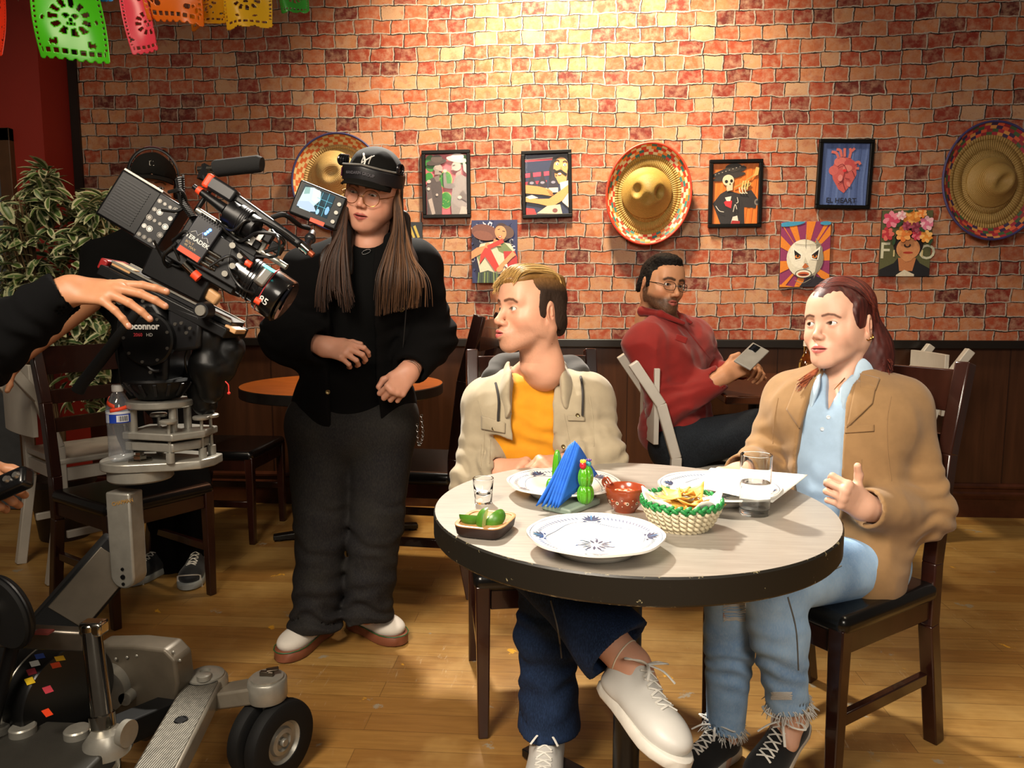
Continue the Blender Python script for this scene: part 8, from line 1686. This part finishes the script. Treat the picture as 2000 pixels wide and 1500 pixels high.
# ---- water bottle on the platform
wb = P(238, 903, YC-.045); wb[2] = z3+.0115; s_ = .185/.205; t = thing('water_bottle', 'clear plastic water bottle with blue label and orange tape', 'bottle', wb)
PET = thin_mat('clear_plastic', (.93, .95, .97), .14, .07, .08); prf = [(0, .001), (.022, .001), (.028, .004), (.031, .012)]
for i in range(14): z = .018+.0062*i; prf += [(.0312, z), (.0296, z+.0031)]
prf += [(.0315, .106), (.0315, .138), (.031, .146), (.026, .165), (.017, .182), (.0125, .188), (.0125, .194), (0, .194)]
m = MB(); m.lathe([(r*s_, z*s_) for r, z in prf], wb, n=48); m.build('bottle_body', PET, t, smooth=60); m = MB(); m.lathe([(0, .190*s_), (.0142*s_, .190*s_), (.0148*s_, .193*s_), (.0148*s_, .205*s_), (.0135*s_, .207*s_), (0, .207*s_)], wb, n=36); m.build('cap', M('white_cap', '#c9c8c4', .45), t)
ra = .0320*s_; lb_ = [('blue_label', '#14379a', 0, 360, .107, .131), ('white_label_band', '#c2c6cc', 0, 360, .131, .138), ('silver_panel', '#a8aeb8', 230, 255, .108, .130), ('barcode_panel', '#c9ccd2', 290, 345, .110, .128)]
for i, (nm, cl_, a0, a1, za, zb_) in enumerate(lb_):
    m = MB(); n = 40; aa = np.radians(np.linspace(a0, a1, n+1)); r_ = ra+.0003*i; vs = [wb+V(r_*math.cos(a), r_*math.sin(a), z*s_) for a in aa for z in (za, zb_)]; m.add(vs, [(2*j, 2*j+2, 2*j+3, 2*j+1) for j in range(n)]); lo_ = m.build(nm, M(nm, cl_, .4, var=.03), t, smooth=60)
m = MB()
for j in range(12): a = math.radians(300+3.2*j); w_ = math.radians(.9+.8*(j % 3)); r_ = ra+.0014; m.add([wb+V(r_*math.cos(q), r_*math.sin(q), z*s_) for q, z in ((a, .112), (a+w_, .112), (a+w_, .126), (a, .126))], [(0, 1, 2, 3)])
m.build('barcode', M('barcode_black', '#15161a', .5), t, smooth=0)
m = MB(); n = 24
def band(za, zb_, a0, a1, wd, rr_):
    vs = []
    for j in range(n+1):
        q = j/n; a = math.radians(a0+(a1-a0)*q); z = za+(zb_-za)*q; r_ = (float(np.interp(z, [.138, .146, .165, .182], [.0322, .0318, .0268, .0178]))+.0006)*s_; r2 = (float(np.interp(z+wd, [.138, .146, .165, .182], [.0322, .0318, .0268, .0178]))+.0006)*s_
        vs += [wb+V(r_*math.cos(a), r_*math.sin(a), z*s_), wb+V(r2*math.cos(a), r2*math.sin(a), (z+wd)*s_)]
    m.add(vs, [(2*j, 2*j+2, 2*j+3, 2*j+1) for j in range(n)])
band(.166, .146, 190, 285, .011, 0); band(.136, .146, 262, 360, .010, 0); m.build('orange_tape', ORG, t, smooth=60, solid=.0004)
# ================================================================ PLANT AND PAPER BANNERS
k = NT('variegated_leaf'); a_ = k.n('ShaderNodeVertexColor'); a_.layer_name = 'Col'; vec = k.obj(); c = k.mix(1.0, a_.outputs[0], k.ramp(k.noise(vec, 60, 3), [(.3, (.65,)*3), (.7, (1, 1, 1))]), 'MULTIPLY'); k.set(Base_Color=c, Roughness=.42); LEAF = k.m
pc_ = V(P(95, 560, 3.52)[0], 3.52, 0); t = thing('potted_ficus', 'variegated ficus plant in a pot in the red corner', 'plant', pc_); rr = random.Random(9); m = MB(); ms = MB()
reg = [(0, 380, 60, 690), (0, 440, 110, 690), (60, 330, 110, 420), (100, 380, 235, 540), (60, 430, 190, 660), (140, 480, 240, 720), (0, 520, 130, 700), (130, 620, 235, 800), (170, 380, 210, 450)]
crown = P(110, 640, 3.52)
for i in range(1700):
    x0, y0, x1, y1 = reg[i % len(reg)]; Y = 3.50+rr.uniform(-.22, .17); p = P(rr.uniform(x0, x1), rr.uniform(y0, y1), Y)
    d = nrm(V(rr.uniform(-1, 1), rr.uniform(-1, .5), rr.uniform(-.7, .45))); L = rr.uniform(.065, .11); W_ = L*rr.uniform(.36, .48); up = nrm(V(rr.uniform(-.5, .5), rr.uniform(-.9, .1), 1)); x = nrm(np.cross(d, up)); z = np.cross(x, d); vs = []; fs = []; cs = []
    n = 5
    for j in range(n+1):
        q = j/n; w_ = W_*.5*math.sin(math.pi*min(1, q*.92+.04))**.8*(1.15-.35*q); b = p+d*L*q-z*.25*L*q*q
        for u in (-1, -.55, 0, .55, 1): vs.append(b+x*w_*u+z*abs(u)*w_*.35)
    for j in range(n):
        for u in range(4): fs.append((j*5+u, j*5+u+1, j*5+u+6, j*5+u+5))
    g = lerp(rgb('#3a5634'), rgb('#66803f'), rr.random()); cr = lerp(rgb('#a8ad7c'), rgb('#dcd8b0'), rr.random()); o0 = m.n
    m.add(vs, fs); m.c[-len(fs):] = [tuple(cr if (u in (0, 3) or j == n-1) else g) for j in range(n) for u in range(4)]
    if i % 9 == 0: ms.tube(bez([V(pc_[0]+rr.uniform(-.03, .03), 3.52, .4), lerp(pc_+V(0, 0, .6), p, .5)+V(0, 0, .08), p], 5), [.006]*10+[.002], 6) if False else ms.tube(bez([V(pc_[0]+rr.uniform(-.03, .03), 3.52, .4), lerp(pc_+V(0, 0, .6), p, .5)+V(0, 0, .08), p], 5), .0035, 6)
m.build('foliage', LEAF, t, smooth=60, color=True); ms.tube([pc_+V(0, 0, .2), pc_+V(.02, 0, .6)], .018, 10); ms.build('stem', M('ficus_bark', '#6a5236', .8, bump=.4), t)
m = MB(); m.lathe([(0, 0), (.11, 0), (.115, .01), (.145, .27), (.155, .28), (.155, .31), (.14, .31), (.135, .27), (0, .26)], pc_, n=40); m.build('pot', M('dark_pot', '#2a201a', .5), t)
# paper banners hung on a cord
def film(name, c):
    k = NT(name); c = rgb(c); k.set(Base_Color=c, Roughness=.3, Specular_IOR_Level=.4); tr = k.n('ShaderNodeBsdfTranslucent'); tr.inputs[0].default_value = c+(1,); mx = k.n('ShaderNodeMixShader'); mx.inputs[0].default_value = .4
    k.l(k.bs.outputs[0], mx.inputs[1]); k.l(tr.outputs[0], mx.inputs[2]); k.l(mx.outputs[0], k.t.nodes['Material Output'].inputs[0]); return k.m
def banner(label, corners, Y, mat, seed, nu=64, ext=.30, lobes=8, curl=.02, fold=None):
    """corners: bottom-left, bottom-right, and the two points where the sides leave the frame"""
    bl, br, tr_, tl = [P(x, y, Y+dy) for (x, y), dy in corners]; up = nrm((tl-bl)+(tr_-br)); h = (np.linalg.norm(tl-bl)+np.linalg.norm(tr_-br))/2+ext; w_ = np.linalg.norm(br-bl); eL = bl+nrm(tl-bl)*h; eR = br+nrm(tr_-br)*h
    nv = int(nu*h/w_); rr = random.Random(seed); holes = []
    for i in range(16):
        x = rr.uniform(.07, .45); y = rr.uniform(.10, .96); holes.append((x, y, rr.uniform(.012, .05), rr.uniform(.015, .055), rr.uniform(-.8, .8)))
    pos = lambda u, v: (bl*(1-u)+br*u)*(1-v)+(eL*(1-u)+eR*u)*v
    nm = nrm(np.cross(br-bl, up)); vs = []; idx = {}; m = MB()
    asp = h/w_
    def keep(u, v):
        y = v*asp; f = (u*lobes) % 1; 
        if y < .075*(1-math.sqrt(max(0, 1-(2*f-1)**2)))+.0: return False
        if min(u, 1-u) < .022+.012*math.cos(y*44): return False if min(u, 1-u) < .012 else True
        s = min(u, 1-u)
        if .10 < y < .155 and .08 < s and abs(((u*9) % 1)-.5) < .3: return False
        if s < .075 and .18 < y and abs((y*13) % 1-.5) < .2 and s > .045: return False
        for cy in (.62, 1.35):
            r = math.hypot(u-.5, (y-cy)); a = math.atan2(y-cy, u-.5)
            if .16 < r < .26 and abs((a*11/math.tau) % 1-.5) < .24: return False
            if r < .13 and (math.hypot(abs(u-.5)-.055, y-cy-.03) < .032 or (abs(u-.5) < .012 and abs(y-cy+.03) < .02) or (abs(y-cy+.08) < .016 and abs((u*40) % 1-.5) < .3 and abs(u-.5) < .08)): return False
        for x, yy, a, b, r in holes:
            dx = s-x; dy = y-yy*asp; c_, s_ = math.cos(r), math.sin(r); 
            if ((dx*c_+dy*s_)/a)**2+((-dx*s_+dy*c_)/b)**2 < 1 and not (abs(u-.5) < .32 and (abs(y-.62) < .3 or abs(y-1.35) < .3)): return False
        return True
    def vid(i, j):
        if (i, j) not in idx:
            u, v = i/nu, j/nv; idx[i, j] = len(vs); p = pos(u, v)+nm*(curl*math.sin(u*5+seed)*(1-v)+.012*math.sin(v*7+u*3))
            if fold and u > fold: p = p+(u-fold)*w_*(-.55*nrm(br-bl)+.75*nm+.2*up*(1-v))
            vs.append(p)
        return idx[i, j]
    fs = [(vid(i, j), vid(i+1, j), vid(i+1, j+1), vid(i, j+1)) for i in range(nu) for j in range(nv) if keep((i+.5)/nu, (j+.5)/nv)]
    m.add(vs, fs); tag(m.build('paper_banner', mat, smooth=60, solid=.0004, loc=(bl+br)/2), label, 'banner', 'cut-paper banners on the cord'); return eL, eR
ends = []
ends += banner('green cut-paper banner, the whole sheet left of the pink one', [((85, 117), 0), ((216, 124), 0), ((196, 0), 0), ((60, 0), 0)], 2.9, film('green_film', '#4fc41e'), 1)
ends += banner('red cut-paper banner at the far left edge of the picture', [((-60, 105), 0), ((10, 112), 0), ((12, 0), 0), ((-60, -6), 0)], 2.85, film('red_film', '#d8361a'), 2, nu=40)
ends += banner('blue cut-paper banner, only its tip showing between green and pink', [((180, -2), .05), ((226, 8), .05), ((236, -20), .05), ((182, -30), .05)], 2.9, film('blue_film', '#2f7fc0'), 9, nu=30, lobes=4)
ends += banner('pink cut-paper banner with a curled corner', [((258, 108), 0), ((345, 92), 0), ((318, 0), 0), ((232, 0), 0)], 2.9, film('pink_film', '#e2475c'), 3, fold=.62)
ends += banner('orange cut-paper banner overlapping the pink one', [((282, 36), -.05), ((404, 56), -.05), ((396, 0), -.05), ((276, 0), -.05)], 2.9, film('orange_film', '#e0721c'), 4)
ends += banner('narrow yellow cut-paper banner behind the orange one', [((370, 62), .04), ((440, 46), .04), ((440, 0), .04), ((372, 0), .04)], 2.9, film('gold_film', '#e0a81c'), 5, nu=40, lobes=2)
ends += banner('wide yellow cut-paper banner right of the orange one', [((442, 62), 0), ((530, 52), 0), ((528, 0), 0), ((436, 0), 0)], 2.9, film('yellow_film', '#e0b624'), 6, nu=48, lobes=3)
ends += banner('small green cut-paper banner at the right end of the row', [((553, 32), .1), ((603, 22), .1), ((600, 0), .1), ((549, 0), .1)], 2.9, film('leaf_green_film', '#3f9a36'), 7, nu=36, lobes=3)
m = MB(); pts = sorted([tuple(p) for p in ends], key=lambda p: p[0]); m.tube([V(XC-.05, YP-.05, 2.75)]+[V(*p) for p in pts]+[V(.6, 3.6, 3.05), V(1.4, WY-.02, 3.1)], .0025, 6); tag(m.build('banner_cord', M('white_cord', '#b8b2a6', .7), loc=V(*pts[0])), 'thin cord the paper banners hang from', 'cord')
